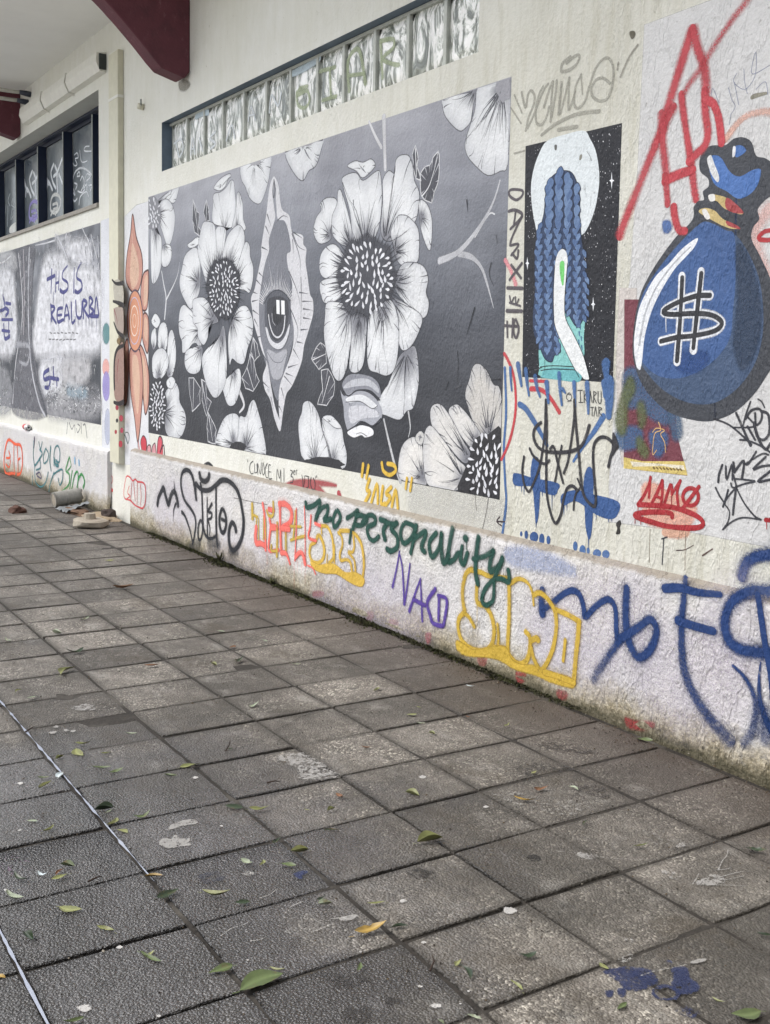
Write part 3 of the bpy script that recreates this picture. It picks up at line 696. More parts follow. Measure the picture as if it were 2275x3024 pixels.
def petal(parent, v, pts, base, hatch=7, tone=(219, 222, 225), off=.003, ink=INK, edge=5.0, rough=1.0, box=None, root_t=.16, name='petal', seed=0):
    """white petal fading to grey at its root, dark brush lines running along it"""
    p = Paint(0.0, off); rr = random.Random(seed + int(base[0] * 7 + base[1]))
    o = catmull(p.w2(v, pts), True, 4); b = p.w2(v, [base])[0]; unit = p.mpp(v, base)
    if box:
        o = clip_rect(o, box); b = Vector((min(max(b.x, box[0] + .002), box[1] - .002), min(max(b.y, box[2] + .002), box[3] - .002)))
    if len(o) < 3: return None
    n = len(o); rings = (0.0, .12, .28, .5, .75, 1.0)
    sh = [rr.uniform(.75, 1.25) for _ in range(n)]
    dmax = max((q - b).length for q in o)
    prev = None
    for ri, t in enumerate(rings):
        row = []
        for i, q in enumerate(o):
            pos = b + (q - b) * t; dd = (pos - b).length / dmax
            k = min(1.0, max(0.0, (dd - root_t * .3) / (root_t * 1.9 * sh[i]))); k = k * k * (3 - 2 * k)
            c = lerp3((118, 120, 128), tone, k)
            if t == 1.0: c = lerp3(c, (176, 179, 186), .5)
            c = lerp3(c, (160, 163, 170), max(0, .22 * noise.noise((pos.x * 14, pos.y * 14, seed * 1.7))))
            row.append(p.vert(pos, lin(c)))
        if prev:
            for i in range(n): j = (i + 1) % n; p.f.append((prev[i], prev[j], row[j], row[i]))
        prev = row
    p.coat()
    # outline
    q3 = [(q.x, q.y) for q in o]
    s2 = Paint(0.0, p.off)
    def line(pl, wd, t0, t1, al, col=ink):
        # pl in wall metres
        d = [Vector(a) for a in pl]
        if box: d = [a for a in d if box[0] < a.x < box[1] and box[2] < a.y < box[3]]
        if len(d) < 2: return
        L = [0.0]
        for i in range(1, len(d)): L.append(L[-1] + (d[i] - d[i - 1]).length)
        tot = max(L[-1], 1e-6); pr = None
        for i, a in enumerate(d):
            tg = d[min(i + 1, len(d) - 1)] - d[max(i - 1, 0)]
            if tg.length < 1e-9: continue
            tg.normalize(); nn = Vector((-tg.y, tg.x)); u = L[i] / tot
            h = wd * .5 * (t0 + (t1 - t0) * u) * (1 - .0 * u)
            row = [s2.vert(a + nn * h * 1.3, lin(col, 0), i * 2e-6), s2.vert(a + nn * h * .6, lin(col, al), i * 2e-6), s2.vert(a - nn * h * .6, lin(col, al), i * 2e-6), s2.vert(a - nn * h * 1.3, lin(col, 0), i * 2e-6)]
            if pr:
                for j in range(3): s2.f.append((pr[j], pr[j + 1], row[j + 1], row[j]))
            pr = row
    ok = [not box or (box[0] + .004 < a.x < box[1] - .004 and box[2] + .004 < a.y < box[3] - .004) for a in o]
    run = []
    for i in list(range(n)) + [0]:
        if ok[i]: run.append(q3[i])
        if (not ok[i] or i == 0 and len(run) > 1 and run[0] != run[-1] and False) and len(run) > 1: line(run, edge * unit, 1, 1, .62); run = []
        elif not ok[i]: run = []
    if len(run) > 1: line(run, edge * unit, 1, 1, .62)
    far = sorted(range(n), key=lambda i: -(o[i] - b).length)[:max(3, int(n * .8))]
    for k in range(int(hatch * 2.1)):
        i = rr.choice(far); q = o[i]
        if rr.random() < .68: a0, a1_ = rr.uniform(.05, .22), rr.uniform(.38, .8); w0, w1 = 1.0, .12
        else: a0, a1_ = rr.uniform(.96, 1.0), rr.uniform(.6, .82); w0, w1 = .9, .1
        bend = Vector((rr.uniform(-1, 1), rr.uniform(-1, 1))) * (q - b).length * .05
        pl = [b + (q - b) * (a0 + (a1_ - a0) * u) + bend * math.sin(u * math.pi) for u in (0, .25, .5, .75, 1)]
        line(pl, edge * unit * rr.uniform(.9, 1.7) * rough, w0, w1, rr.uniform(.55, .95), lerp3(ink, (130, 132, 140), rr.random() * .6))
    ob = p.build(name, parent, PO)
    s2.soft = True; s2.build('brush_lines', None)
    bl = bpy.data.objects[-1] if False else None
    return ob, s2
def petal_obj(parent, *a, **k):
    before = set(o.name for o in COL.objects)
    r = petal(parent, *a, **k)
    if r is None: return
    ob = r[0]
    for o in list(COL.objects):
        if o.name not in before and o.name.startswith('brush_lines'):
            # merge the brush lines into the petal: one painted piece with two coats
            me = ob.data; n0 = len(me.vertices)
            bm = bmesh.new(); bm.from_mesh(me); nf = len(bm.faces); bm.from_mesh(o.data); bm.faces.ensure_lookup_table()
            for f in bm.faces[nf:]: f.material_index = 1
            bm.to_mesh(me); bm.free(); me.materials.append(PA)
            bpy.data.objects.remove(o, do_unlink=True)
    return ob
def seeds(parent, v, c, rx, ry, n, size, dark=(58, 60, 68), tone=(228, 230, 236), off=.0075, box=None, seed=1, name='flower', poly=None, al=.95, ring=0.0):
    p = Paint(0.0, off); rr = random.Random(seed)
    if poly: pl = P(poly)
    else: pl = [(c[0] + rx * 1.08 * math.cos(t) * rr.uniform(.9, 1.12), c[1] + ry * 1.08 * math.sin(t) * rr.uniform(.9, 1.12)) for t in [2 * math.pi * k / 26 for k in range(26)]]
    if box:
        q = clip_rect(catmull(p.w2(v, pl), True, 3), box); p.fill(v, None, dark, False, raw=q)
    else: p.fillsoft(v, pl, dark, rx * .22, al, 3)
    pw = p.w2(v, pl); placed = []
    if not box and not poly:
        for k in range(70):
            a = 2 * math.pi * k / 70 + rr.uniform(-.04, .04); r0, r1 = rr.uniform(.85, 1.0), rr.uniform(1.18, 1.62)
            p.stroke(v, [(c[0] + rx * r0 * math.cos(a), c[1] + ry * r0 * math.sin(a)), (c[0] + rx * r1 * math.cos(a), c[1] + ry * r1 * math.sin(a))], rx * rr.uniform(.06, .13), dark, 1, .08, .6, rr.uniform(.6, .95), smooth=False); p.off -= .00024
        p.coat()
    for k in range(n * 12):
        if len(placed) >= n: break
        a = rr.uniform(0, 2 * math.pi); r_ = math.sqrt(rr.uniform(ring, 1)) * .95
        x, y = c[0] + rx * r_ * math.cos(a), c[1] + ry * r_ * math.sin(a)
        if any((x - X) ** 2 + ((y - Y_) * .7) ** 2 < (size * .75) ** 2 for X, Y_ in placed): continue
        q = p.w2(v, [(x, y)])[0]
        if not star_inside(q, pw): continue
        if box and not (box[0] + .01 < q.x < box[1] - .01 and box[2] + .02 < q.y < box[3] - .02): continue
        placed.append((x, y))
        ang = math.atan2((y - c[1]) / max(ry, 1), (x - c[0]) / max(rx, 1)) + rr.uniform(-.5, .5)
        if r_ < .75: ang = R(90) + rr.uniform(-.55, .55)
        l = size * rr.uniform(.5, .95); wd = size * rr.uniform(.24, .36); ca, sa = math.cos(ang), math.sin(ang)
        sx = rx / max(rx, ry); 
        pts = [(x + (u * ca * l * .75 - t * sa * wd * .8), y + (u * sa * l + t * ca * wd)) for u, t in ((-1, 0), (-.3, .6), (.4, 1), (.95, .45), (1.05, 0), (.95, -.45), (.4, -1), (-.3, -.6))]
        p.fill(v, pts, lerp3(tone, (190, 192, 200), rr.random() * .5), False)
        p.off -= .00024
    p.coat(); return p.build(name, parent, PA)
def panel_grid(name, x0, x1, z0, z1, nx, nz, colf, off, mat=None):
    vs = []; fs = []; cs = []
    for j in range(nz + 1):
        for i in range(nx + 1):
            x = x0 + (x1 - x0) * i / nx; z = z0 + (z1 - z0) * j / nz
            vs.append((x, -off * OFFK, z)); cs += lin(colf(x, z))
    for j in range(nz):
        for i in range(nx): a = j * (nx + 1) + i; fs.append((a, a + 1, a + nx + 2, a + nx + 1))
    o = mesh_obj(name, vs, fs, mat or PO); at = o.data.color_attributes.new('Col', 'FLOAT_COLOR', 'POINT'); at.data.foreach_set('color', cs); return o

# ---- large flower mural
FX0, FX1, FZ0, FZ1 = -9.385, -4.303, .873, 2.953
BOX = (FX0 + .004, FX1 - .004, FZ0 + .004, FZ1 - .004)
def fcol(x, z):
    t = (z - FZ0) / (FZ1 - FZ0); n = noise.noise((x * 1.6, z * 1.6, 4)) * .5 + noise.noise((x * 5, z * 5, 1)) * .25
    stops = [(0, (48, 50, 56)), (.25, (56, 59, 66)), (.45, (82, 86, 95)), (.65, (114, 118, 127)), (.85, (144, 147, 156)), (1.01, (160, 162, 170))]
    for (a, ca), (b, cb) in zip(stops, stops[1:]):
        if a <= t <= b: c = lerp3(ca, cb, (t - a) / (b - a)); break
    n += .3 * noise.noise((x * 2.5, z * 14, 6)); return tuple(max(20, k + n * 30) for k in c)
mur = panel_grid('flower_mural', FX0, FX1, FZ0, FZ1, 150, 70, fcol, .0016)
meta(mur, 'large grey and white mural of flowers around an eye under the glass blocks', 'mural')
# stems and leaves
for v, pts, wd, c, t0, t1 in ((V4, '150,1175 160,1040 145,950 130,860', 20, (205, 207, 212), 1, .6), (V4, '160,1050 215,940 240,870 250,800', 18, (205, 207, 212), 1, .15),
        (V5, '405,215 408,340 412,480', 34, (205, 206, 210), 1, .8), (V5, '330,240 360,310 392,370', 22, (210, 211, 215), .8, 1), (V5, '400,215 404,340 408,470', 5, (110, 112, 120), 1, 1),
        (V5, '690,950 770,915 830,860 890,780 940,700 975,620 998,540', 34, (186, 188, 194), 1.2, .25), (V5, '790,915 850,930 900,980 930,1060 965,1190', 36, (182, 184, 190), 1, .12),
        (V5, '870,830 940,715 970,712', 14, (210, 212, 216), .5, .6), (V5, '700,940 800,900', 8, (90, 92, 100), .3, 1), (V5, '820,910 890,985 925,1060', 6, (100, 102, 110), 1, .3),
        (V5, '405,1760 430,1870 460,1990 490,2080', 22, (190, 192, 196), .6, 1), (V5, '530,1720 540,1800 530,1850', 14, (190, 192, 196), 1, .3), (V4, '650,1660 680,1750 650,1800', 36, (205, 206, 210), 1, .4)):
    st = Paint(0.0, .0022 + wd * 2e-6); st.stroke(v, pts, wd, c, t0, t1, .3); st.build('stem', mur)
def spiky_leaf(v, pts, rib, off=.0026, seed=0):
    p = Paint(0.0, off); q = p.fill(v, pts, (74, 76, 84), False)
    u = p.mpp(v, P(pts)[0]); rr = random.Random(seed)
    pp = P(pts); rb = P(rib)
    for i in range(len(pp)):
        a, b = pp[i], pp[(i + 1) % len(pp)]
        p.stroke(v, [a, ((a[0] + b[0]) / 2 + rr.uniform(-4, 4), (a[1] + b[1]) / 2 + rr.uniform(-4, 4)), b], 9, (218, 220, 224), .7, .7, .3, .9)
        p.off -= .0002
        m = rb[len(rb) // 2]; k = rr.uniform(.35, .7)
        p.stroke(v, [a, (a[0] + (m[0] - a[0]) * k, a[1] + (m[1] - a[1]) * k)], 9, (200, 202, 208), 1, .1, .4, .8, smooth=False); p.off -= .0002
    p.stroke(v, rib, 8, (222, 224, 228), 1, .5, .3)
    p.build('painted_leaf', mur)
spiky_leaf(V5, '592,505 615,470 640,462 655,425 684,390 688,450 684,540 662,600 650,655 615,640 595,610', '600,620 640,560 680,420', seed=1)
spiky_leaf(V5, '566,362 580,430 575,470 595,540 570,530 552,470 550,410', '566,380 572,520', seed=2)
spiky_leaf(V4, '312,1570 345,1570 390,1640 388,1740 335,1795 320,1690', '345,1580 340,1780', seed=3)
spiky_leaf(V4, '395,1580 425,1600 432,1700 462,1730 430,1825 400,1720', '400,1590 435,1800', seed=4)
spiky_leaf(V4, '440,1800 465,1850 495,1920 490,2010 440,1995 432,1900', '445,1820 470,1990', seed=5)
spiky_leaf(V4, '720,1410 745,1450 760,1540 782,1590 740,1660 690,1640 665,1570 700,1500', '700,1500 745,1650', seed=6)
spiky_leaf(V4, '740,1300 770,1350 785,1420 750,1460 725,1400', '745,1310 760,1440', seed=7)
spiky_leaf(V4, '1130,1440 1160,1370 1190,1335 1225,1370 1230,1470 1180,1515 1155,1480', '1140,1450 1225,1410', seed=8)
spiky_leaf(V4, '1195,1520 1240,1510 1285,1600 1275,1690 1230,1755 1170,1745 1205,1650', '1250,1560 1200,1740', seed=9)
spiky_leaf(V4, '340,380 362,450 380,470 375,560 400,600 385,625 350,600 335,520', '345,400 375,610', seed=10)
spiky_leaf(V4, '430,385 445,450 450,520 425,530 410,470', '430,400 430,520', seed=11)
def flower(v, cname, plist, sd):
    """plist = petals; sd = arguments of the seeded centre"""
    fl = seeds(mur, v, *sd[0], **sd[1]); 
    for k, e in enumerate(plist):
        kw = dict(off=.0028 + .00035 * k, seed=k); kw.update(e[2] if len(e) > 2 else {})
        petal_obj(fl, v, e[0], e[1], **kw)
    return fl
flower(V4, 'left', [
    ('470,530 472,420 478,345 520,332 560,300 590,255 612,262 620,340 626,430 606,560 530,560', (545, 600), dict(root_t=.1)),
    ('478,302 500,265 540,228 585,208 592,228 572,245 558,290 522,322 490,316', (535, 290), dict(root_t=.02, hatch=2)),
    ('600,570 622,470 634,345 652,340 672,410 676,510 692,575 645,610', (630, 600), {}),
    ('310,725 358,700 385,760 390,900 382,1000 352,1060 325,1112 288,1060 258,990 250,920 268,830 282,765', (372, 930), dict(hatch=9)),
    ('303,682 330,660 368,630 388,650 372,682 342,702 315,704', (350, 680), dict(root_t=.02, hatch=2)),
    ('405,1100 325,1112 282,1082 255,1112 244,1200 250,1280 266,1330 270,1402 302,1390 332,1352 362,1340 392,1380 400,1250', (395, 1250), dict(hatch=10)),
    ('400,1360 330,1370 290,1400 285,1480 308,1532 350,1545 386,1520 398,1440', (395, 1370), dict(hatch=8)),
    ('500,830 488,760 482,640 500,565 540,563 560,590 552,680 535,790', (515, 800), {}),
    ('450,985 402,850 372,730 380,650 405,540 440,527 480,545 492,600 497,760 480,860', (475, 900), dict(hatch=10)),
    ('535,800 542,720 572,620 622,560 655,553 682,600 682,700 655,790 622,860 560,830', (580, 820), dict(hatch=9)),
    ('620,880 650,780 690,665 718,690 722,760 742,830 740,920 718,1002 690,990 650,982 632,950', (632, 920), dict(hatch=10)),
    ('540,1612 600,1540 650,1508 662,1600 640,1700 612,1752 575,1752 550,1690', (610, 1520), dict(hatch=8)),
    ('400,1440 430,1380 500,1320 545,1220 565,1400 562,1580 522,1680 480,1702 440,1640 410,1540', (530, 1270), dict(hatch=12)),
    ('575,1330 590,1220 640,1110 690,1088 722,1130 742,1200 736,1290 706,1372 680,1472 640,1472 602,1442 585,1482', (600, 1170), dict(hatch=12)),
    ('340,1130 340,1052 400,1032 440,1060 475,1130 510,1195 450,1225 440,1300 410,1352 375,1300 370,1240 342,1200', (480, 1180), dict(hatch=9, root_t=.22)),
], (((545, 975), 98, 185, 80, 20), dict(seed=3)))
flower(V4, 'topleft', [
    ('105,390 178,330 242,298 236,350 212,405 150,385', (120, 420), dict(box=BOX, hatch=4)),
    ('110,420 150,378 192,400 220,490 206,620 172,695 140,610 108,500', (105, 470), dict(hatch=8)),
    ('140,690 190,690 196,770 166,828 130,812', (150, 690), dict(hatch=4)),
    ('60,560 100,600 130,650 126,830 92,930 62,905', (95, 560), dict(hatch=6, box=BOX)),
], (((75, 470), 45, 110, 22, 20), dict(seed=5, dark=(128, 130, 137), box=BOX)))
flower(V4, 'bottomleft', [
    ('66,1175 90,1140 122,1190 97,1240 64,1205', (90, 1195), dict(hatch=2, root_t=.02)),
    ('66,1262 90,1240 96,1330 76,1385 60,1322', (76, 1370), dict(hatch=3, box=BOX)),
    ('105,1340 110,1250 130,1203 160,1210 172,1290 160,1380 120,1380', (138, 1385), dict(hatch=5)),
    ('165,1480 175,1300 200,1248 222,1330 226,1450 202,1555 170,1560', (172, 1550), dict(hatch=6)),
    ('75,1560 68,1440 105,1378 150,1380 178,1450 162,1530 120,1580', (110, 1560), dict(hatch=7)),
    ('150,1680 215,1600 246,1650 252,1730 286,1800 292,1880 262,1960 215,1972 160,1935 150,1800', (145, 1800), dict(hatch=14, root_t=.22, box=BOX)),
    ('164,1592 195,1560 222,1590 202,1642 170,1632', (190, 1610), dict(hatch=2, root_t=.03)),
], (((105, 1755), 52, 165, 70, 20), dict(seed=6, dark=(52, 54, 60), box=BOX)))
flower(V5, 'right', [
    ('130,845 75,862 45,800 60,730 86,690 80,660 110,630 155,630 168,665 145,720 140,800', (130, 815), dict(hatch=8)),
    ('585,645 626,660 652,750 642,895 612,850 590,760', (595, 730), dict(hatch=4)),
    ('480,1445 540,1390 570,1400 584,1520 580,1600 556,1700 520,1720 486,1762 420,1742 380,1722 378,1660 430,1570', (520, 1420), dict(hatch=14, root_t=.25)),
    ('255,860 232,700 195,562 200,520 262,500 300,540 372,490 390,520 396,640 380,780 340,850', (310, 860), dict(hatch=12)),
    ('218,467 258,440 300,447 340,430 362,462 332,502 295,527 264,492', (295, 480), dict(hatch=3, root_t=.02)),
    ('150,830 140,780 142,720 166,660 170,600 186,590 216,680 242,790 250,870 195,870', (235, 870), dict(hatch=8)),
    ('390,800 400,640 400,540 430,490 460,502 466,440 490,412 530,412 552,460 562,540 586,600 582,680 560,760 480,830 420,850', (410, 850), dict(hatch=13)),
    ('450,860 440,800 470,730 500,715 540,732 582,790 586,900 572,962 500,975 465,930', (460, 900), dict(hatch=10, root_t=.2)),
    ('465,1040 500,968 560,958 610,980 632,1040 622,1110 637,1170 622,1232 590,1242 550,1200 470,1110', (465, 1060), dict(hatch=10, root_t=.2)),
    ('450,1140 550,1190 602,1240 582,1320 542,1390 500,1407 478,1350 478,1260', (455, 1155), dict(hatch=8, root_t=.2)),
    ('218,950 160,868 110,880 80,932 80,1010 112,1042 172,1032 215,1010', (220, 970), dict(hatch=9, root_t=.2)),
    ('215,1040 172,1036 110,1042 78,1072 92,1150 122,1168 190,1140 215,1110', (218, 1075), dict(hatch=8, root_t=.2)),
    ('230,1180 120,1160 105,1240 100,1330 116,1430 150,1540 185,1562 216,1500 236,1380 255,1250', (235, 1200), dict(hatch=13)),
    ('250,1225 238,1380 230,1500 266,1522 300,1482 314,1370 315,1240', (285, 1235), dict(hatch=8, root_t=.3)),
    ('330,1240 320,1400 330,1500 372,1522 422,1537 462,1500 482,1380 478,1240 440,1150 370,1190', (400, 1190), dict(hatch=13)),
], (((320, 1035), 132, 185, 72, 26), dict(seed=9, ring=.05, dark=(72, 74, 82))))
fl = flower(V5, 'topright', [
    ('704,112 742,98 820,80 892,66 862,150 852,230 822,272 790,287 740,242 710,190', (870, 75), dict(hatch=6, box=BOX)),
    ('885,70 960,40 1048,8 1050,200 1036,462 1000,492 935,514 870,462 830,410 820,350 842,270 870,180', (1010, 60), dict(hatch=18, root_t=.14, box=BOX)),
], (((1020, 60), 40, 70, 0, 10), dict(seed=2, dark=(150, 151, 158), box=BOX)))
flower(V5, 'bottomright', [
    ('820,1632 840,1560 860,1490 890,1475 930,1510 965,1580 1000,1612 1010,1840 930,1850 880,1810 842,1722', (940, 1850), dict(hatch=16, tone=(196, 194, 190), box=BOX, root_t=.12)),
    ('735,1722 770,1683 802,1700 852,1760 905,1850 870,1920 790,1832', (880, 1890), dict(hatch=8, tone=(214, 213, 211))),
    ('645,1702 690,1680 742,1740 800,1850 850,1940 825,1985 780,1952 700,1852 650,1792', (840, 1960), dict(hatch=10, tone=(214, 213, 211))),
    ('608,1852 640,1790 700,1850 780,1960 825,2010 800,2085 772,2122 640,2102 608,2000', (810, 2060), dict(hatch=16, tone=(218, 217, 214), box=BOX, root_t=.1)),
    ('478,1992 500,1890 558,1848 602,1900 606,2000 622,2092 560,2082 488,2062', (600, 2050), dict(hatch=10, tone=(222, 221, 218), box=BOX, off=.0026)),
    ('565,1850 590,1818 612,1840 600,1890 575,1880', (590, 1850), dict(hatch=2, tone=(200, 200, 198))),
], (((930, 2010), 105, 180, 52, 27), dict(seed=12, dark=(42, 42, 47), box=BOX, poly='870,1860 940,1835 1010,1815 1010,2185 900,2165 785,2125 805,2050 842,1960')))
flower(V4, 'bottommid', [
    ('1043,1870 1065,1800 1075,1740 1110,1723 1150,1760 1182,1830 1202,1920 1242,2010 1245,2150 1080,2115 1050,1990', (1150, 2130), dict(hatch=14, box=BOX, root_t=.1)),
    ('1205,1925 1200,1850 1215,1840 1290,1900 1330,1900 1345,1990 1365,2080 1350,2170 1260,2160 1240,2030', (1270, 2140), dict(hatch=12, box=BOX)),
    ('1205,1835 1235,1818 1275,1830 1330,1900 1290,1905 1245,1870', (1255, 1860), dict(hatch=3, root_t=.02)),
], (((1200, 2150), 130, 45, 0, 10), dict(seed=2, dark=(46, 47, 52), box=BOX)))
flower(V4, 'bottomleft2', [
    ('496,1965 540,1850 590,1808 640,1820 650,1900 640,2040 505,2018', (610, 2010), dict(hatch=12, box=BOX)),
    ('638,1960 650,1830 690,1828 718,1745 748,1718 777,1800 802,1900 824,2085 720,2075 636,2040', (690, 2040), dict(hatch=14, box=BOX)),
], (((640, 2030), 50, 30, 0, 10), dict(seed=2, dark=(46, 47, 52), box=BOX)))
flower(V4, 'top1', [('655,170 700,130 850,80 852,200 832,300 792,402 750,402 710,360 690,300 663,250', (750, 110), dict(hatch=9, box=BOX, root_t=.03))], (((750, 130), 40, 20, 0, 10), dict(seed=2, dark=(165, 166, 172), box=BOX)))
flower(V2, 'top2', [('632,695 640,670 802,620 792,720 772,772 742,792 715,837 680,812 640,742', (715, 660), dict(hatch=8, box=BOX, root_t=.03))], (((715, 665), 40, 12, 0, 10), dict(seed=2, dark=(165, 166, 172), box=BOX)))
# lips under the large flower
lp = Paint(0.0, .0088)
lp.fill(V5, '195,1575 235,1530 330,1538 380,1580 388,1650 340,1612 285,1608 232,1642 205,1615', (136, 139, 148))
lp.fill(V5, '200,1600 240,1560 320,1552 372,1590 378,1625 330,1590 270,1590', (184, 187, 194))
lp.fill(V5, '185,1612 205,1640 265,1615 330,1625 384,1680 396,1752 350,1790 295,1770 232,1822 206,1762 200,1692', (160, 163, 172))
lp.fill(V5, '212,1655 262,1635 312,1640 372,1690 345,1702 285,1668 232,1674', (216, 219, 223))
lp.fill(V5, '230,1700 300,1690 360,1710 380,1745 300,1755 240,1780', (198, 200, 207))
lp.fill(V5, '220,1826 262,1800 295,1790 345,1806 352,1838 312,1852 292,1840 252,1852', (230, 232, 236))
for a, wd in (('195,1612 225,1640 270,1612 330,1618 385,1660', 15), ('212,1672 285,1668 345,1704 375,1690', 7), ('215,1822 262,1792 292,1770 345,1795 392,1755', 14), ('265,1835 290,1828 320,1845', 6)): lp.stroke(V5, a, wd, (54, 56, 64), .5, .6, .4)
for a in ('230,1560 240,1600', '270,1548 275,1590', '310,1548 312,1590', '345,1565 348,1600', '235,1690 245,1770', '275,1690 280,1760', '320,1700 322,1770', '360,1710 362,1760'): lp.stroke(V5, a, 5, (108, 111, 120), .6, .1, .7, .7); lp.off -= .0002
lp.build('painted_lips', mur)
# torn-edged eye
ey = Paint(0.0, .003)
ey.fill(V4, '845,720 870,560 890,520 950,530 990,640 1000,760 985,900 1000,1100 1010,1300 960,1500 915,1700 890,1700 850,1560 800,1380 778,1150 800,900', (120, 123, 132))
TONE = (206, 207, 212)
ey.fill(V4, '880,225 852,290 832,450 826,500 796,690 795,760 766,900 750,980 727,1040 735,1120 745,1200 770,1290 800,1390 830,1470 805,1560 820,1650 856,1720 880,1830 915,1925 926,1880 892,1780 870,1680 850,1560 837,1480 808,1380 787,1280 780,1150 782,1050 802,900 822,800 847,720 846,650 872,560 888,500 880,430 870,350 880,290', TONE)
ey.fill(V4, '880,225 908,280 920,380 936,450 982,490 1000,590 1070,620 1076,680 1096,712 1090,790 1102,880 1120,1010 1139,1050 1141,1140 1112,1250 1082,1350 1062,1470 1002,1620 962,1680 940,1800 925,1900 911,1750 920,1620 962,1500 1002,1380 1012,1250 992,1100 1002,950 976,850 966,750 992,720 982,620 952,525 906,512 896,430 890,340 885,270', TONE)
rr = random.Random(4)
for pl in ('1000,590 1040,690 1090,720', '1000,610 1050,760 1060,900', '980,860 1030,980 1060,1100', '1060,900 1062,1080 1055,1250', '1070,1060 1138,1060', '1075,1110 1140,1120', '1075,1170 1130,1180', '1060,1250 1110,1245', '985,1100 1040,1250 1010,1380', '1010,1380 1050,1450', '975,1500 1040,1480', '950,1560 1000,1620', '905,520 940,490 975,500', '1010,600 1070,640', '800,700 840,720', '780,870 810,900', '765,920 800,960', '735,1060 778,1050', '740,1120 780,1150', '770,1300 800,1290', '810,1420 840,1470', '808,1600 850,1640', '860,1700 880,1790', '835,480 860,560', '825,560 850,620', '880,250 893,340 880,400', '930,1640 950,1720', '915,1760 935,1800', '745,1000 770,1010', '1005,650 1010,740', '1050,1000 1110,1010', '750,1180 775,1230', '1035,1330 1075,1340', '960,1540 1010,1560'):
    ey.stroke(V4, pl, 11, (92, 95, 104), 1, .15, .7, .85); ey.off -= .0002
ey.stroke(V4, '880,260 872,320 878,370 886,320 880,262', 9, (90, 92, 100), 1, 1, .5); 
for k in range(30):
    a = R(198 + 144 * k / 29); r0 = rr.uniform(1.02, 1.1); r1 = rr.uniform(1.3, 1.62)
    cx, cy = 900, 1120
    ey.stroke(V4, [(cx + 98 * r0 * math.cos(a), cy + 135 * r0 * math.sin(a)), (cx + 98 * r1 * math.cos(a), cy + 150 * r1 * math.sin(a))], 11, (214, 215, 220), 1, .1, .5, .9, smooth=False); ey.off -= .0002
ey.coat()
for a in ((870, 950, 845, 790), (900, 940, 905, 840), (925, 945, 935, 850)): ey.stroke(V4, [(a[0], a[1]), (a[2], a[3])], 20, (190, 192, 198), .8, .1, .6, .8, smooth=False)
ey.fill(V4, '820,1080 840,1020 890,985 940,1000 985,1050 990,1180 975,1300 940,1370 900,1382 850,1340 822,1240', (86, 89, 98))
ey.fill(V4, '824,1240 850,1335 900,1378 945,1360 978,1280 985,1210 950,1300 905,1340 860,1310 836,1240', (206, 208, 214))
ey.fill(V4, '838,1060 880,1030 930,1030 972,1060 978,1160 955,1270 905,1325 862,1290 838,1180', (60, 62, 70))
ey.stroke(V4, '845,1150 855,1220 880,1285 915,1298 945,1250 955,1160', 22, (214, 216, 222), .5, .6, .6)
ey.stroke(V4, '868,1140 872,1190 890,1220', 9, (206, 208, 214), .6, .3, .5)
ey.fill(V4, '872,1110 905,1080 935,1110 938,1170 905,1215 875,1180', (40, 42, 48))
ey.fill(V4, '897,1050 918,1052 920,1146 899,1142', (234, 236, 240), False); ey.fill(V4, '929,1053 952,1056 954,1148 931,1147', (234, 236, 240), False)
ey.stroke(V4, '815,1075 850,1015 900,985 950,1005 990,1055', 12, (60, 62, 70), .6, .6, .4)
ey.fillsoft(V4, '840,1385 900,1410 965,1385 950,1480 930,1560 900,1580 870,1560 850,1470', (176, 178, 186), 14, .9)
ey.stroke(V4, '838,1400 880,1460 930,1465 960,1410', 8, (90, 93, 102), .6, .4, .5, .8)
ey.build('painted_eye', mur)

# ---- night poster with the woman before a moon
npan = Paint(0.0, .0018)
q = [on_y(a, b, 0) for a, b in ((1553, 431), (1838, 362.5), (1811, 1130), (1543, 1113))]
npan.fill(None, None, (24, 27, 36), False, raw=[Vector((p.x, p.z)) for p in q])
nm = npan.build('night_mural'); meta(nm, 'narrow black night mural of a blue-haired woman before a white moon', 'mural')
p = Paint(0.0, .0024); p.fill(V6, '300,655 410,614 527,590 566,640 602,720 622,850 616,960 592,1080 547,1190 502,1232 380,1252 258,1237 230,1160 210,1040 205,930 220,830 250,740', (214, 222, 226))
for a, wd in (('545,715 565,745 577,775', 6), ('535,905 537,980', 4), ('572,990 568,1050', 3), ('290,860 288,890', 3), ('345,1000 330,1060', 3)): p.stroke(V6, a, wd, (50, 54, 62), .5, .5, .2)
p.fillsoft(V6, '350,680 362,680 360,705 352,705', (90, 92, 90), 4); p.fillsoft(V6, '505,742 516,738 512,762 502,768', (130, 130, 120), 4)
p.build('painted_moon', nm)
p = Paint(0.0, .0030)
p.fill(V6, '255,1900 300,1900 365,1810 440,1960 490,2060 510,2096 400,2090 260,2086 256,2040', (128, 190, 188)); p.fill(V6, '412,1690 440,1722 470,1778 500,1782 536,1700 528,1850 528,1965 470,1900 425,1770', (132, 192, 190))
p.fill(V8, '512,185 540,150 695,152 702,215 600,208 512,195', (104, 172, 178))
for a, wd in (('505,142 570,136 690,142', 5), ('508,160 570,152 695,158', 5), ('500,150 515,142', 4)): p.stroke(V8, a, wd, (20, 24, 28), 1, 1, .15)
p.stroke(V6, '290,1990 290,2060', 4, (20, 24, 28), 1, 1, .15)
for x, y in ((505, 1780), (512, 1850), (497, 1870), (515, 1905), (500, 1820)): p.stroke(V6, [(x, y), (x + 3, y + 22)], 13, (70, 110, 150), 1, .6, .3)
p.build('painted_dress', nm)
hair = Paint(0.0, .0040)
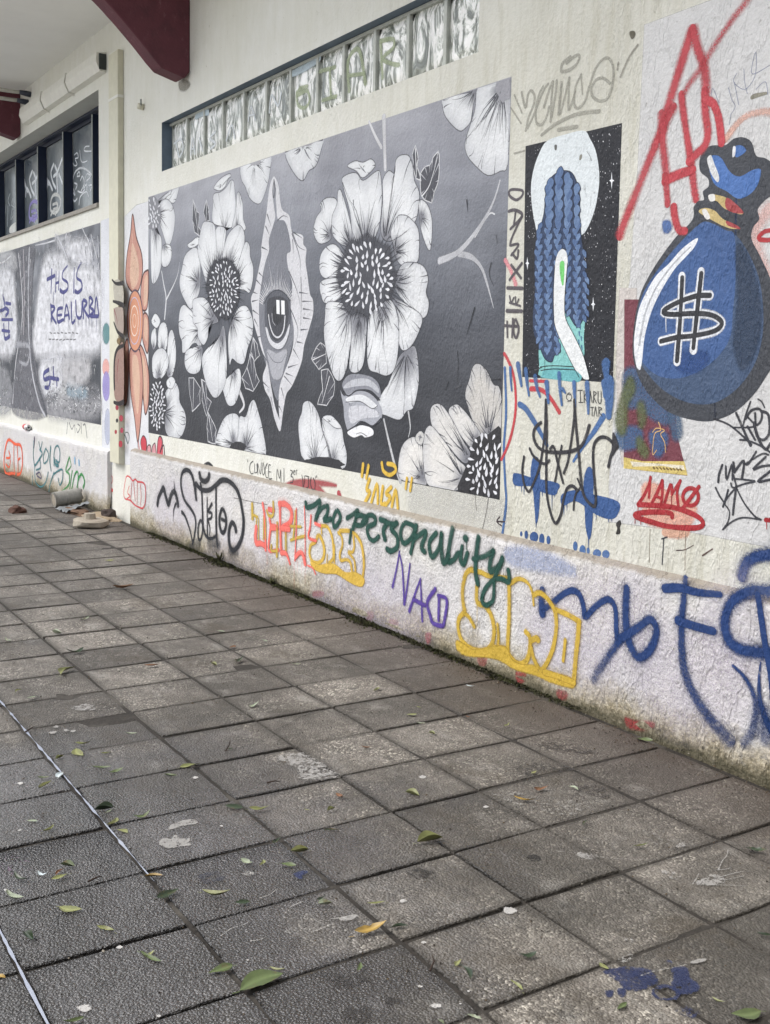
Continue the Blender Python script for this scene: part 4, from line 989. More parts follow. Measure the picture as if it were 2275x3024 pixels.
HP = '296,970 318,892 360,850 410,834 457,850 490,920 505,1000 502,1100 512,1230 527,1350 540,1480 546,1620 541,1700 500,1782 470,1772 440,1722 414,1690 420,1560 432,1400 422,1330 395,1310 365,1350 350,1420 344,1560 344,1700 358,1800 380,1900 386,1942 350,1962 332,2002 290,1982 255,1902 224,1830 217,1720 230,1560 227,1450 230,1320 240,1240 262,1180 285,1090'
hp = hair.fill(V6, HP, (46, 64, 96), n=4); hair.stroke(V6, HP, 6, (30, 40, 60), 1, 1, .2, closed=True)
hob = hair.build('painted_hair', nm)
def lock(x, y, l, wd, ang, col, off, vshape=False):
    p = Paint(0.0, off); ca, sa = math.cos(ang), math.sin(ang)
    pts = [(x + u * l * ca - t * wd * sa, y + u * l * sa + t * wd * ca) for u, t in ((0, 0), (.25, .8), (.5, 1), (.8, .55), (1, 0), (.8, -.55), (.5, -1), (.25, -.8))]
    p.fill(V6, pts, (34, 46, 70), True, n=2); pts = [(x + u * l * .93 * ca - t * wd * .8 * sa, y + u * l * .93 * sa + t * wd * .8 * ca) for u, t in ((.08, 0), (.25, .8), (.5, 1), (.8, .55), (1, 0), (.8, -.55), (.5, -1), (.25, -.8))]
    p.fill(V6, pts, col, True, n=2); return p.build('hair_lock', hob, PO)
rr = random.Random(3); hp2 = [Vector(a) for a in P(HP)]; n_l = 0
for row in range(34):
    y = 1930 - row * 33
    for colm in range(11):
        x = 232 + colm * 29 + (14 if row % 2 else 0)
        if not star_inside(Vector((x, y)), hp2): continue
        up = y < 1150; l = 62 if not up else 92; wd = 15 if not up else 24
        side = 1 if colm % 2 else -1
        if up and (colm % 2 == 0): continue
        lock(x, y - l * .4, l, wd, R(90 + side * rr.uniform(16, 26) * (.5 if up else 1)), lerp3((72, 98, 140), (104, 130, 168), rr.random()), .0046 + .00002 * n_l); n_l += 1
p = Paint(0.0, .0085)
p.fill(V6, '395,1313 422,1332 431,1400 421,1500 412,1640 420,1740 470,1840 522,1952 556,2068 562,2106 530,2106 510,2080 470,2040 430,1960 358,1800 346,1700 345,1560 352,1420 368,1345', (222, 226, 228)); 
p.stroke(V6, '352,1420 345,1560 346,1700 358,1800 430,1960 465,2030 500,2095', 5, (30, 34, 42), 1, 1, .2); p.stroke(V6, '431,1400 421,1500 412,1640 420,1740 470,1840 522,1952 556,2068 562,2104', 5, (30, 34, 42), 1, 1, .2)
p.fillsoft(V6, '388,1395 406,1393 408,1440 402,1530 393,1500 386,1440', (110, 205, 110), 8, .9)
p.build('painted_body', nm)
sp = Paint(0.0, .0022); rr = random.Random(8); c0 = [Vector(a) for a in P('300,655 410,614 527,590 566,640 602,720 622,850 616,960 592,1080 547,1190 502,1232 258,1237 230,1160 205,930 250,740')]
for k in range(900):
    x, y = rr.uniform(175, 755), rr.uniform(560, 2100)
    qy = 685 + (543 - 685) * (x - 172) / 588
    if y < qy + 12 or star_inside(Vector((x, y)), c0) or star_inside(Vector((x, y)), hp2): continue
    a = rr.uniform(1.2, 4.4) * (1.1 if y < 1300 else .8); b = lerp3((120, 122, 130), (240, 242, 246), rr.random())
    sp.fill(V6, [(x - a * .7, y), (x, y - a * 1.3), (x + a * .7, y), (x, y + a * 1.3)], b, False); sp.off = .0022 + (k % 40) * .000004
sp.off = .0026
for x, y, s_ in ((698, 895, 55), (585, 1650, 46), (183, 1400, 40)): sp.fill(V6, [(x, y - s_), (x + 4, y - 8), (x + s_ * .28, y), (x + 4, y + 8), (x, y + s_), (x - 4, y + 8), (x - s_ * .28, y), (x - 4, y - 8)], (226, 230, 236), False)
o = sp.build('star_specks', nm); o['kind'] = 'stuff'

for k, a in enumerate(('782,1410 786,1480 780,1580', '735,1570 722,1610', '870,1190 850,1260 828,1330', '955,960 945,1020 968,1080', '1000,1555 985,1556 950,1560', '830,640 835,700', '250,640 255,700', '980,820 985,860', '800,1585 775,1600')):
    s_ = Paint(0.0, .0105); s_.stroke(V5, a, 6 + k % 3 * 2, (34, 36, 42) if k < 6 else (90, 92, 98), 1, .3, .5, .8); s_.build('scuff', mur)

# ------------------------------------------------------------------ patches of older paint and paper on the wall
def patch(name, label, v, pts, col, feather=0, alpha=1.0, Y=0.0, off=.0011, smooth=True, cat='paint patch'):
    p = Paint(Y, off)
    if feather: p.fillsoft(v, pts, col, feather, alpha, smooth=smooth)
    else: p.fill(v, pts, col, smooth, alpha)
    o = p.build(name, None, PA if (feather or alpha < 1) else PO); meta(o, label, cat); return o
patch('white_paint_patch', 'big white painted patch behind the money bag at the right edge', SRCV, [(1905, 73), (2110, -2), (2360, -80), (2420, 1590), (2275, 1615), (2040, 1570), (1800, 1540), (1800, 1430), (1830, 1000), (1862, 830), (1885, 500)], (203, 204, 205), 4, .97, off=.0010, smooth=False)
patch('pale_paper_strip', 'pale torn paper strip between the night mural and the maroon poster', SRCV, [(1832, 850), (1880, 852), (1876, 1000), (1858, 1100), (1862, 1360), (1838, 1372), (1826, 1240), (1822, 1060)], (206, 200, 196), 5, .9, off=.0013, smooth=False)
patch('white_paint_patch', 'white strip of paint behind the orange flower beside the duct', SRCV, [(368, 640), (404, 606), (438, 594), (440, 1284), (452, 1372), (370, 1372)], (226, 228, 232), 3, .92, off=.0010, smooth=False)
patch('white_paint_patch', 'white column of paint left of the duct with colour smears', SRCV, [(298, 652), (330, 640), (333, 1372), (302, 1372)], (222, 225, 232), 2, .9, off=.0010, smooth=False)
for k, (x, y, rx, ry, c, nm) in enumerate(((314, 985, 10, 28, (92, 142, 146), 'teal'), (313, 1085, 9, 22, (236, 178, 170), 'pink'), (314, 1140, 10, 40, (160, 150, 210), 'lilac'), (330, 1110, 4, 130, (176, 214, 84), 'lime green'), (318, 1260, 8, 50, (190, 196, 216), 'pale blue'))):
    patch('paint_smear', nm + ' paint smear on the white column left of the duct', SRCV, [(x + rx * math.cos(a), y + ry * math.sin(a)) for a in [k2 * math.pi / 5 for k2 in range(10)]], c, rx * .7, .8, off=.0016 + k * .0002, cat='paint smear')
patch('grey_paint_patch', 'grey repainted band under the flower mural at its right end', SRCV, [(1230, 1440), (1340, 1455), (1480, 1482), (1470, 1580), (1360, 1560), (1225, 1528)], (206, 206, 204), 30, .4, off=.0012)
patch('blue_paint_patch', 'faint blue haze of paint on the plinth above yellow letters', SRCV, [(1500, 1625), (1560, 1625), (1640, 1650), (1700, 1690), (1600, 1680), (1510, 1660)], (170, 182, 214), 18, .5, Y=Y_PL, off=.0055)
for k, (x, y, rx, ry, al) in enumerate(((700, 1660, 90, 50, .28), (1100, 1800, 160, 90, .4), (1750, 1850, 170, 120, .45), (2050, 2000, 150, 120, .4), (520, 1500, 60, 70, .3), (2180, 1850, 90, 150, .3))):
    patch('lilac_paint_patch', ('faint lilac tint on the plinth ' + ['below the black tag', 'around the purple letters', 'inside the yellow and blue letters', 'under the tall blue letter', 'left of the black tag', 'right of the tall blue letter'][k]), SRCV, [(x + rx * math.cos(a), y + ry * math.sin(a)) for a in [k2 * math.pi / 6 for k2 in range(12)]], (208, 200, 218), rx * .7, al * .6, Y=Y_PL, off=.0052)

# ------------------------------------------------------------------ left mural with trees and blue words
LZ0, LZ1 = .86, 2.86; LX1 = -10.745
def lcol(x, z):
    t = (z - LZ0) / (LZ1 - LZ0); n = noise.noise((x * 1.1, z * 2.2, 9)); n2 = noise.noise((x * 3, z * 5, 3))
    n3 = noise.noise((x * 7, z * 9, 5))
    c = lerp3((62, 66, 74), (138, 142, 150), min(1, max(0, .45 + .55 * n + .5 * n2 + .3 * n3)))
    if t > .38: return c
    return lerp3(c, (54, 58, 66), .8)
lm = panel_grid('tree_mural', -19, LX1, LZ0, LZ1, 330, 90, lcol, .0016); meta(lm, 'grey and white tree mural with blue words left of the duct', 'mural')
for pts, c, fe, al in (('460,480 560,420 660,440 720,560 900,560 1000,640 1020,820 1000,1100 1010,1300 820,1340 560,1360 400,1380 350,1280 380,1000 420,700', (226, 228, 234), 60, .95), ('680,330 760,270 880,280 920,380 900,470 760,440', (228, 230, 236), 40, .9), ('900,250 960,260 1010,330 1000,560 950,520 920,400', (190, 193, 202), 30, .7),
        ('0,560 80,560 130,640 150,900 160,1200 120,1360 40,1380 -200,1380 -300,1000 -200,640', (222, 224, 230), 50, .9), ('420,1500 560,1430 640,1450 620,1700 520,1800 420,1780', (224, 226, 232), 40, .9), ('640,1480 780,1460 900,1480 900,1600 780,1700 660,1640', (206, 206, 210), 50, .85),
        ('700,1680 760,1720 880,1780 890,1860 780,1840 690,1800', (178, 204, 220), 25, .7), ('600,1640 690,1640 690,1900 600,1900', (206, 208, 210), 12, .8), ('-100,1560 20,1560 100,1660 110,1960 -100,1960', (170, 172, 178), 30, .7),
        ('500,1880 700,1880 1000,1900 1010,1980 800,2040 500,2010', (176, 177, 182), 40, .75), ('900,1760 1000,1740 1020,1960 900,1960', (150, 152, 158), 25, .6), ('10,380 120,380 170,440 160,520 20,470', (206, 208, 212), 25, .7), ('560,200 640,230 720,200 660,330 600,280', (208, 210, 216), 25, .8)):
    tr_ = Paint(0.0, .002 + fe * 2e-6); tr_.fillsoft(VB, pts, c, fe * 2.6, al, 3); tr_.build('painted_cloud', lm, PC)
def ribs(name, items, off=.003):
    for it in items:
        p = Paint(0.0, off); off += .0001; p.stroke(VB, it[0], it[1], it[2], *(it[3:5] if len(it) > 3 else (1, 1)), soft=.9, alpha=it[5] if len(it) > 5 else .9); p.build(name, lm)
p = Paint(0.0, .0029); p.fillsoft(VB, '175,390 350,310 335,600 312,1000 330,1300 380,1600 470,2030 130,1995 160,1600 200,1300 228,1000 212,700', (128, 129, 137), 30, .7, 4); p.build('painted_trunk', lm, PC)
ribs('painted_trunk', [('190,380 220,700 230,1000 190,1300 160,1500 130,1900', 26, (206, 206, 212)), ('300,320 290,700 290,1000 300,1300 330,1600 400,1900 460,2030', 34, (196, 198, 206)), ('240,340 250,800 240,1200', 22, (190, 184, 190)), ('356,330 338,600 322,1000 325,1260', 22, (84, 88, 96)), ('172,400 208,700 222,1000 196,1290', 20, (84, 88, 96)), ('330,1400 370,1650 430,1850 480,2030', 34, (80, 84, 92)), ('200,1340 160,1560 140,1800', 24, (100, 104, 112), 1, 1, .7), ('180,1300 300,1330 280,1500 200,1480', 60, (190, 192, 200), 1, .6, .6)])
ribs('painted_branch', [('840,110 870,180 910,260 940,400', 24, (214, 216, 222), .6, 1), ('680,170 650,280 640,330', 26, (210, 212, 218), 1, .5), ('600,230 650,330 690,460 720,600', 26, (205, 207, 214), 1, .4), ('360,290 460,270 560,240', 20, (212, 214, 220), .5, 1), ('0,470 40,460 110,400', 22, (210, 212, 216)), ('930,180 960,300 990,420', 12, (220, 222, 226)), ('1000,200 1010,420', 12, (214, 216, 222))], .0034)
p = Paint(0.0, .0036); rr = random.Random(2)
for k in range(320):
    x, y = rr.uniform(480, 1020), rr.uniform(1700, 2040); 
    if y > 1960 + (x - 480) * .12: continue
    p.stroke(VB, [(x, y), (x + rr.uniform(-14, 14), y + rr.uniform(-22, 22))], rr.uniform(7, 16), rr.choice([(228, 230, 234), (210, 212, 216), (60, 62, 70), (70, 74, 82)]), 1, .3, .5, .9, smooth=False); p.off -= .00024
for k in range(45):
    x, y = rr.uniform(-60, 110), rr.uniform(1700, 1960)
    p.stroke(VB, [(x, y), (x + rr.uniform(-14, 14), y + rr.uniform(-22, 22))], rr.uniform(7, 14), rr.choice([(220, 222, 226), (60, 62, 70)]), 1, .3, .5, .9, smooth=False); p.off -= .00024
for k in range(620):   # brushed bark and foliage flecks higher up
    x, y = rr.choice([(rr.uniform(880, 1025), rr.uniform(160, 900)), (rr.uniform(170, 350), rr.uniform(360, 1960)), (rr.uniform(170, 350), rr.uniform(360, 1960)), (rr.uniform(360, 880), rr.uniform(200, 520)), (rr.uniform(-150, 170), rr.uniform(420, 1000)), (rr.uniform(400, 1020), rr.uniform(1370, 1760)), (rr.uniform(-150, 160), rr.uniform(1380, 1700))])
    p.stroke(VB, [(x, y), (x + rr.uniform(-8, 8), y + rr.uniform(20, 70))], rr.uniform(7, 17), rr.choice([(230, 232, 236), (206, 208, 214), (70, 74, 82), (52, 56, 64), (60, 64, 72)]), .8, .2, .8, .8, smooth=False); p.off -= .00024
o = p.build('painted_undergrowth', lm); o['kind'] = 'stuff'
BL = (64, 66, 128)
def S(v, pts, wd, c, **k): return (v, pts, wd, c, k)
graffiti('spray_words', 'dripping blue-violet words sprayed across the white middle of the tree mural', 'graffiti', [
    ('letter', [S(VB, '482,640 560,600', 28, BL), S(VB, '530,540 522,780', 24, BL, t1=.6)]),
    ('letter', [S(VB, '575,560 568,760', 22, BL, t0=.5), S(VB, '605,560 600,740', 20, BL, t0=.5), S(VB, '570,680 602,665', 20, BL)]),
    ('letter', [S(VB, '690,500 645,560 640,630 690,670 692,735 650,770 615,750', 30, BL, t0=.5)]),
    ('letter', [S(VB, '760,520 755,770', 24, BL, t0=.5)]), ('letter', [S(VB, '830,470 795,540 785,620 830,660 838,730 800,772 770,760', 32, BL, t0=.5)]),
    ('letter', [S(VB, '520,900 530,1060', 26, BL), S(VB, '520,910 562,930 530,1000 575,1085', 24, BL)]),
    ('letter', [S(VB, '640,930 590,950 592,1070 645,1050', 24, BL), S(VB, '595,1005 632,1000', 20, BL)]), ('letter', [S(VB, '655,1060 680,900 712,1040', 24, BL), S(VB, '662,1010 700,1000', 18, BL)]), ('letter', [S(VB, '730,880 735,1075 765,1060', 24, BL)]),
    ('letter', [S(VB, '775,860 785,1010 830,1020 840,870', 24, BL)]), ('letter', [S(VB, '855,1030 850,860 890,880 860,940 905,1020', 26, BL)]), ('letter', [S(VB, '915,1010 915,830 950,860 922,920 960,960 920,1010', 24, BL)]), ('letter', [S(VB, '965,1010 985,820 1010,1000', 22, BL), S(VB, '930,1015 1005,1015', 26, BL)]),
    *[('drip', [S(VB, f'{x},{y} {x + 2},{y + l}', 13, BL, t1=.2, alpha=.7)]) for x, y, l in ((520, 1040, 110), (550, 780, 200), (600, 1080, 80), (650, 760, 180), (700, 1020, 120), (770, 1020, 130), (800, 1020, 110), (840, 1020, 130), (880, 1010, 150), (910, 1000, 160), (940, 1010, 190), (985, 1010, 180))],
], 0.0, .005)
graffiti('spray_tag', 'small blue-violet tag low on the tree mural beside the trunk', 'graffiti', [('letter', [S(VB, '500,1560 450,1600 455,1660 510,1650 500,1740 460,1740', 31, BL)]), ('letter', [S(VB, '545,1540 550,1660', 29, BL), S(VB, '500,1640 600,1660', 29, BL), S(VB, '580,1640 582,1720', 23, BL)])], 0.0, .005)
graffiti('spray_tag', 'blue-violet scrawl at the left edge of the tree mural', 'graffiti', [('letter', [S(VB, '30,800 50,930 0,960', 26, BL), S(VB, '60,880 110,890', 26, BL), S(VB, '50,930 90,960 60,1010', 29, BL)]), ('letter', [S(VB, '20,1050 130,1050', 23, BL), S(VB, '40,1100 50,1240 100,1220', 29, BL), S(VB, '20,1160 100,1170', 23, BL), S(VB, '90,1080 90,1240', 20, BL)])], 0.0, .005)
graffiti('marker_text', 'two faint grey handwritten lines under the blue words of the tree mural', 'writing', [('text_line', [S(VB, f'{x},{1180 + (x % 3) * 4} {x + 22},{1185 + (x % 7)}', 9, (120, 122, 128), alpha=.8) for x in range(510, 790, 38)]), ('text_line', [S(VB, f'{x},{1250 + (x % 5) * 3} {x + 24},{1256 - (x % 3) * 3}', 9, (110, 112, 118), alpha=.8) for x in range(500, 770, 36)])], 0.0, .005)
graffiti('marker_tag', 'faint grey scribble under the right end of the tree mural', 'graffiti', [('letter', [S(VA, '800,30 790,160', 14, (110, 112, 116), alpha=.6), S(VA, '820,30 850,110 880,60 890,150', 12, (110, 112, 116), alpha=.6)]), ('letter', [S(VA, '920,50 950,80 920,150 905,100', 12, (120, 122, 126), alpha=.6), S(VA, '960,40 965,160', 12, (110, 112, 116), alpha=.6), S(VA, '985,60 1010,60 1030,210', 14, (110, 112, 116), alpha=.6)])], 0.0, .004)

# ------------------------------------------------------------------ orange flower and the duct painting
of = empty('orange_flower_painting'); meta(of, 'tall orange and peach painted flower between the duct and grey mural', 'mural')
OUT = (76, 46, 44); OR = (192, 142, 128); OL = (208, 174, 152)
def opetal(pts, inner, light, off):
    p = Paint(0.0, off); p.fill(V3, pts, OR); p.fill(V3, inner, OL); p.stroke(V3, pts, 12, OUT, closed=True, soft=.5)
    if light: p.stroke(V3, light, 7, (240, 214, 196), .6, .4, .5)
    p.build('petal', of)
opetal('935,470 960,440 972,455 970,600 960,690 930,690 920,580', '945,500 965,480 962,640 940,660', '962,500 960,600 945,680', .003)
opetal('940,720 968,740 974,850 965,980 935,900 930,800', '945,750 962,770 960,900 942,860', '962,760 966,900 955,960', .0032)
opetal('915,930 950,990 974,1120 972,1300 950,1380 935,1250 925,1100', '930,1000 955,1090 960,1260 945,1300', '950,1000 962,1150 955,1340', .0034)
opetal('868,70 892,220 926,330 932,450 906,568 862,576 824,500 830,350 854,200', '868,260 905,380 905,500 868,560 850,480 856,350', '866,200 872,300 900,400 890,540', .0038)
opetal('850,960 912,960 936,1150 926,1350 902,1560 880,1400 852,1200', '868,1010 900,1010 915,1180 900,1380 875,1200', '870,980 868,1150 890,1380', .004)
opetal('815,930 838,900 842,1100 830,1290 808,1300 806,1100', '820,960 830,980 828,1200 815,1200', None, .0042)
p = Paint(0.0, .005); ell = [(884 + 52 * math.cos(k * math.pi / 8), 768 + 200 * math.sin(k * math.pi / 8)) for k in range(16)]
p.fill(V3, ell, (206, 146, 116)); p.stroke(V3, ell, 12, (84, 70, 86), closed=True, soft=.4)
for s_, c in ((.78, (198, 188, 212)), (.5, (240, 226, 214)), (.22, (236, 210, 190))): p.stroke(V3, [(880 + 50 * s_ * math.cos(k * math.pi / 8), 768 + 195 * s_ * math.sin(k * math.pi / 8)) for k in range(16)], 8, c, closed=True, soft=.4)
p.build('disc', of)
p = Paint(0.0, .0032); p.stroke(V3, '900,1500 910,1600 925,1680', 26, (206, 140, 140), .5, 1, .6, .8); p.stroke(V3, '870,1640 910,1660 960,1690', 26, (214, 150, 150), 1, 1, .8, .7); p.stroke(V3, '898,1540 905,1640', 7, OUT, 1, .6, .4); p.build('stem', of)
dp = empty('duct_painting'); meta(dp, 'black and maroon painted petals with red drops on the cream duct', 'painting')
def dpaint(nm, fn):
    p = Paint(DY, .0012); fn(p); p.build(nm, dp)
def f1(p):
    p.fill(V3, '742,520 780,500 806,560 806,650 775,660 750,640', (176, 172, 160)); p.stroke(V3, '733,500 760,525 806,520', 34, (28, 20, 24), .4, 1, .3); p.stroke(V3, '740,640 770,650 806,668', 36, (28, 20, 24), .5, 1, .3)
def f2(p):
    p.fill(V3, '745,690 790,680 806,700 806,850 775,830 752,780', (160, 146, 136)); p.stroke(V3, '745,780 770,840 806,870', 34, (28, 20, 24), .5, 1, .3); p.stroke(V3, '745,690 760,740 770,790', 10, (130, 40, 56), 1, .3, .4)
def f3(p):
    p.fill(V3, '750,1000 775,945 806,930 806,1300 760,1290 745,1230 748,1100', (150, 122, 112)); p.stroke(V3, '806,930 770,950 750,1010 746,1120 748,1210', 38, (24, 16, 20), .7, .8, .3); p.stroke(V3, '745,1300 775,1310 806,1300', 36, (28, 18, 22), .6, 1, .3); p.stroke(V3, '775,1020 765,1120 772,1180', 10, (140, 44, 60), 1, .3, .4)
for nm, fn in (('petal', f1), ('petal', f2), ('petal', f3)): dpaint(nm, fn)
for x, y, r_, c in ((792, 1405, 15, (165, 40, 62)), (757, 1494, 9, (165, 48, 62)), (796, 1484, 12, (160, 36, 66)), (788, 1573, 15, (168, 36, 56)), (765, 1420, 9, (30, 26, 30)), (775, 900, 14, (120, 100, 64)), (765, 1335, 12, (150, 40, 58))):
    p = Paint(DY, .0012); p.fillsoft(V3, [(x + r_ * .8 * math.cos(a), y + r_ * 1.3 * math.sin(a)) for a in [k2 * math.pi / 4 for k2 in range(8)]], c, 4, .95); p.build('drop', dp)
graffiti('heart_tag', 'red letters with a heart beside the foot of the orange flower', 'graffiti', [
    ('letter', [S(V3, '920,1560 935,1520 955,1540 960,1600 945,1650 930,1620', 8, (196, 62, 78), kind='f'), S(V3, '920,1560 935,1520 955,1540 960,1600 945,1650 930,1620', 6, (60, 44, 50), closed=True)]),
    ('letter', [S(V3, '965,1590 985,1585 988,1660 968,1650', 6, (206, 150, 156), kind='f'), S(V3, '965,1590 985,1585 988,1660 968,1650', 6, (60, 44, 50), closed=True)]),
    ('letter', [S(V3, '995,1600 1015,1570 1022,1670 998,1665', 6, (206, 150, 156), kind='f'), S(V3, '995,1600 1015,1570 1022,1670 998,1665', 6, (60, 44, 50), closed=True)]),
    ('letter', [S(V3, '1028,1660 1032,1560 1048,1525 1062,1560 1066,1600 1060,1690', 6, (202, 84, 98), kind='f'), S(V3, '1028,1690 1032,1560 1048,1522 1064,1560 1048,1630 1072,1580 1076,1690', 7, (60, 44, 50))]),
], 0.0, .006)
graffiti('leaf_scribble', 'small dark green leaf outline painted right of the red drops', 'graffiti', [('outline', [S(V3, '805,1505 825,1530 835,1570', 6, (60, 84, 80)), S(V3, '820,1500 838,1500 846,1530 836,1570 822,1530', 5, (80, 104, 104), closed=True)])], 0.0, .004)

# ------------------------------------------------------------------ plinth, left part
ORG = (232, 96, 58); TEAL = (64, 122, 128); GRN = (48, 140, 70); RED = (214, 52, 56)
graffiti('bubble_tag', 'orange bubble letters on the far left end of the plinth', 'graffiti', [('outline', [S(VA, '100,235 62,350 48,500 70,630 150,630 230,640 262,560 264,400 242,300 180,285', 24, ORG, closed=True)]), ('letter', [S(VA, '105,370 122,440 75,450', 18, ORG), S(VA, '70,520 110,560 125,480', 14, ORG)]), ('letter', [S(VA, '165,290 165,470 172,620', 14, ORG)]), ('letter', [S(VA, '205,310 212,460 215,620', 14, ORG), S(VA, '240,450 220,470', 16, ORG)])], Y_PL)
graffiti('scribble_tag', 'tangled teal script with loops on the left plinth', 'graffiti', [
    ('letter', [S(VA, '400,250 395,420 410,560 420,720 480,790 540,740 570,620', 14, TEAL), S(VA, '410,215 402,330', 26, (70, 62, 88), t1=.4), S(VA, '385,660 385,820', 12, TEAL)]),
    ('letter', [S(VA, '460,260 480,340 500,260', 12, TEAL), S(VA, '470,350 500,390 480,440 430,520 410,540', 16, TEAL), S(VA, '430,640 470,620 490,690 440,660', 12, (74, 70, 100))]),
    ('letter', [S(VA, '540,340 515,420 520,510 560,480 575,400 545,340', 14, TEAL), S(VA, '600,320 590,480 605,600', 26, TEAL, t1=.5), S(VA, '470,450 480,560 430,590', 14, TEAL)]),
    ('letter', [S(VA, '640,540 640,400 660,320 690,310 710,380 700,500 660,470 690,540', 14, TEAL), S(VA, '640,450 660,530 690,540', 26, TEAL)]),
    ('letter', [S(VA, '640,620 600,740 580,850', 14, TEAL), S(VA, '640,640 690,600 740,590 740,700 710,770 690,690', 14, TEAL)])], Y_PL)
graffiti('green_tag', 'bright green letters with two blue dots on the left plinth', 'graffiti', [
    ('letter', [S(VA, '820,440 790,540 780,600 820,650 815,760 760,820 690,880', 20, GRN, t1=.4), S(VA, '825,450 840,540 800,600', 12, GRN)]),
    ('letter', [S(VA, '855,600 840,700 825,830', 14, GRN)]), ('letter', [S(VA, '850,820 880,660 915,610 925,680 910,820', 16, GRN), S(VA, '925,700 965,640 1000,720 985,800', 22, GRN)]),
    ('dot', [S(VA, '885,450 888,510', 22, (110, 176, 216))]), ('dot', [S(VA, '935,480 938,530', 22, (110, 176, 216))])], Y_PL)
graffiti('red_tag', 'red underlined tag with three small letters below the duct', 'graffiti', [('letter', [S(VA, '1225,600 1215,700 1205,740', 16, RED, t0=.5), S(VA, '1245,620 1240,740', 12, RED)]), ('letter', [S(VA, '1265,740 1270,660 1285,730 1290,660', 8, RED, alpha=.8)]), ('letter', [S(VA, '1320,660 1335,700 1320,750 1305,710', 8, RED, closed=True, alpha=.8)]), ('underline', [S(VA, '1195,750 1260,760 1310,810 1330,830 1270,830 1215,840 1250,800', 24, RED), S(VA, '1210,840 1330,835', 26, RED)])], 0.0)
graffiti('outline_tag', 'thin red outlined letters at the left end of the right-hand plinth', 'graffiti', [
    ('outline', [S(VA, '1500,665 1540,680 1570,720 1600,700 1630,730 1690,740 1720,800 1720,960 1690,1040 1640,1030 1590,1000 1540,950 1480,930 1465,860 1480,740', 12, (206, 58, 66), closed=True)]),
    ('letter', [S(VA, '1530,780 1510,860 1540,900 1500,930', 9, (206, 58, 66))]), ('letter', [S(VA, '1560,740 1545,950', 8, (206, 58, 66)), S(VA, '1580,740 1600,960', 8, (206, 58, 66))]), ('letter', [S(VA, '1625,740 1620,1000', 8, (206, 58, 66)), S(VA, '1660,760 1670,900 1660,1000', 8, (206, 58, 66))])], Y_PL)

# ------------------------------------------------------------------ black tag on the plinth
K = (34, 37, 44)
graffiti('black_tag', 'big black looping tag with a curled S on the plinth', 'graffiti', [
    ('squiggle', [S(VC, '102,600 115,520 150,440 175,405 200,500 232,595 262,490 300,445 330,520 345,610', 44, K), S(VC, '296,325 312,440 345,590', 26, K, t0=.2), S(VC, '320,590 295,660 288,800', 24, K, t1=.15)]),
    ('letter', [S(VC, '560,530 548,430 520,280 480,205 430,195 390,240 380,350 395,460 430,560 490,640 540,730 555,830 540,960 520,1060', 38, K, t1=.6), S(VC, '392,690 430,740 480,880 510,1000 522,1060', 30, K, t1=.5), S(VC, '550,380 552,460 556,540', 44, K, t0=1, t1=.4)]),
    ('letter', [S(VC, '585,860 612,785 635,840 632,950 608,1020 584,980', 26, K, closed=True), S(VC, '612,350 626,450 635,700 642,860 680,975 740,1000 800,965', 26, K)]),
    ('letter', [S(VC, '690,520 690,660 693,960', 18, K), S(VC, '745,590 702,680 745,700 735,760 700,780 722,870 716,960', 26, K, t1=.5)]),
    ('letter', [S(VC, '795,390 795,700 800,960 812,1090', 28, K)]),
    ('letter', [S(VC, '870,650 905,720 915,830 890,920 860,920 835,830 840,720', 34, K, closed=True), S(VC, '862,772 898,790', 30, K)]),
    ('arch', [S(VC, '560,350 600,402 650,430 720,425 790,372 860,315 940,320 1020,390 1072,500 1102,650 1120,800 1106,960 1062,1080 1002,1138 960,1090 945,980 955,870 985,812 1018,850 1030,910', 44, K)]),
    ('lip', [S(VC, '600,232 618,300 660,325 700,300 715,245', 44, K)]),
    ('haze', [S(VC, '500,1080 600,1060', 60, (60, 64, 72), alpha=.25, soft=1.4)]), ('haze', [S(VC, '720,1060 820,1080', 90, (60, 64, 72), alpha=.3, soft=1.4)]), ('haze', [S(VC, '960,1160 1040,1180', 60, (60, 64, 72), alpha=.3, soft=1.4)]),
], Y_PL)
graffiti('black_arc', 'black sprayed arc on the wall just above the black tag', 'graffiti', [('stroke', [S(VC, '628,195 650,145 700,112 750,150 772,205', 28, K), S(VC, '480,160 540,170', 16, K, alpha=.8)])], 0.0)
# coral and mustard letters
CO = (238, 116, 106); MU = (196, 168, 72); YE = (214, 178, 72)
graffiti('mustard_letters', 'dull mustard letters partly hidden behind the coral ones', 'graffiti', [
    ('letter', [S(VD, '102,520 105,680', 40, MU), S(VD, '110,640 165,665', 24, MU), S(VD, '152,690 155,930', 18, MU), S(VD, '178,690 180,930', 14, MU)]), ('letter', [S(VD, '238,660 236,930', 16, MU), S(VD, '262,700 262,920', 16, MU), S(VD, '275,590 300,650 350,640 352,490', 26, MU)]),
    ('letter', [S(VD, '400,740 398,930 395,1130', 30, MU), S(VD, '330,1000 330,1060 380,1070', 22, MU)]), ('letter', [S(VD, '500,850 502,1050', 34, MU, alpha=.8), S(VD, '615,600 605,760 590,900', 24, MU), S(VD, '558,775 680,782', 24, MU), S(VD, '560,940 640,912 730,890', 26, MU)])], Y_PL, .006)
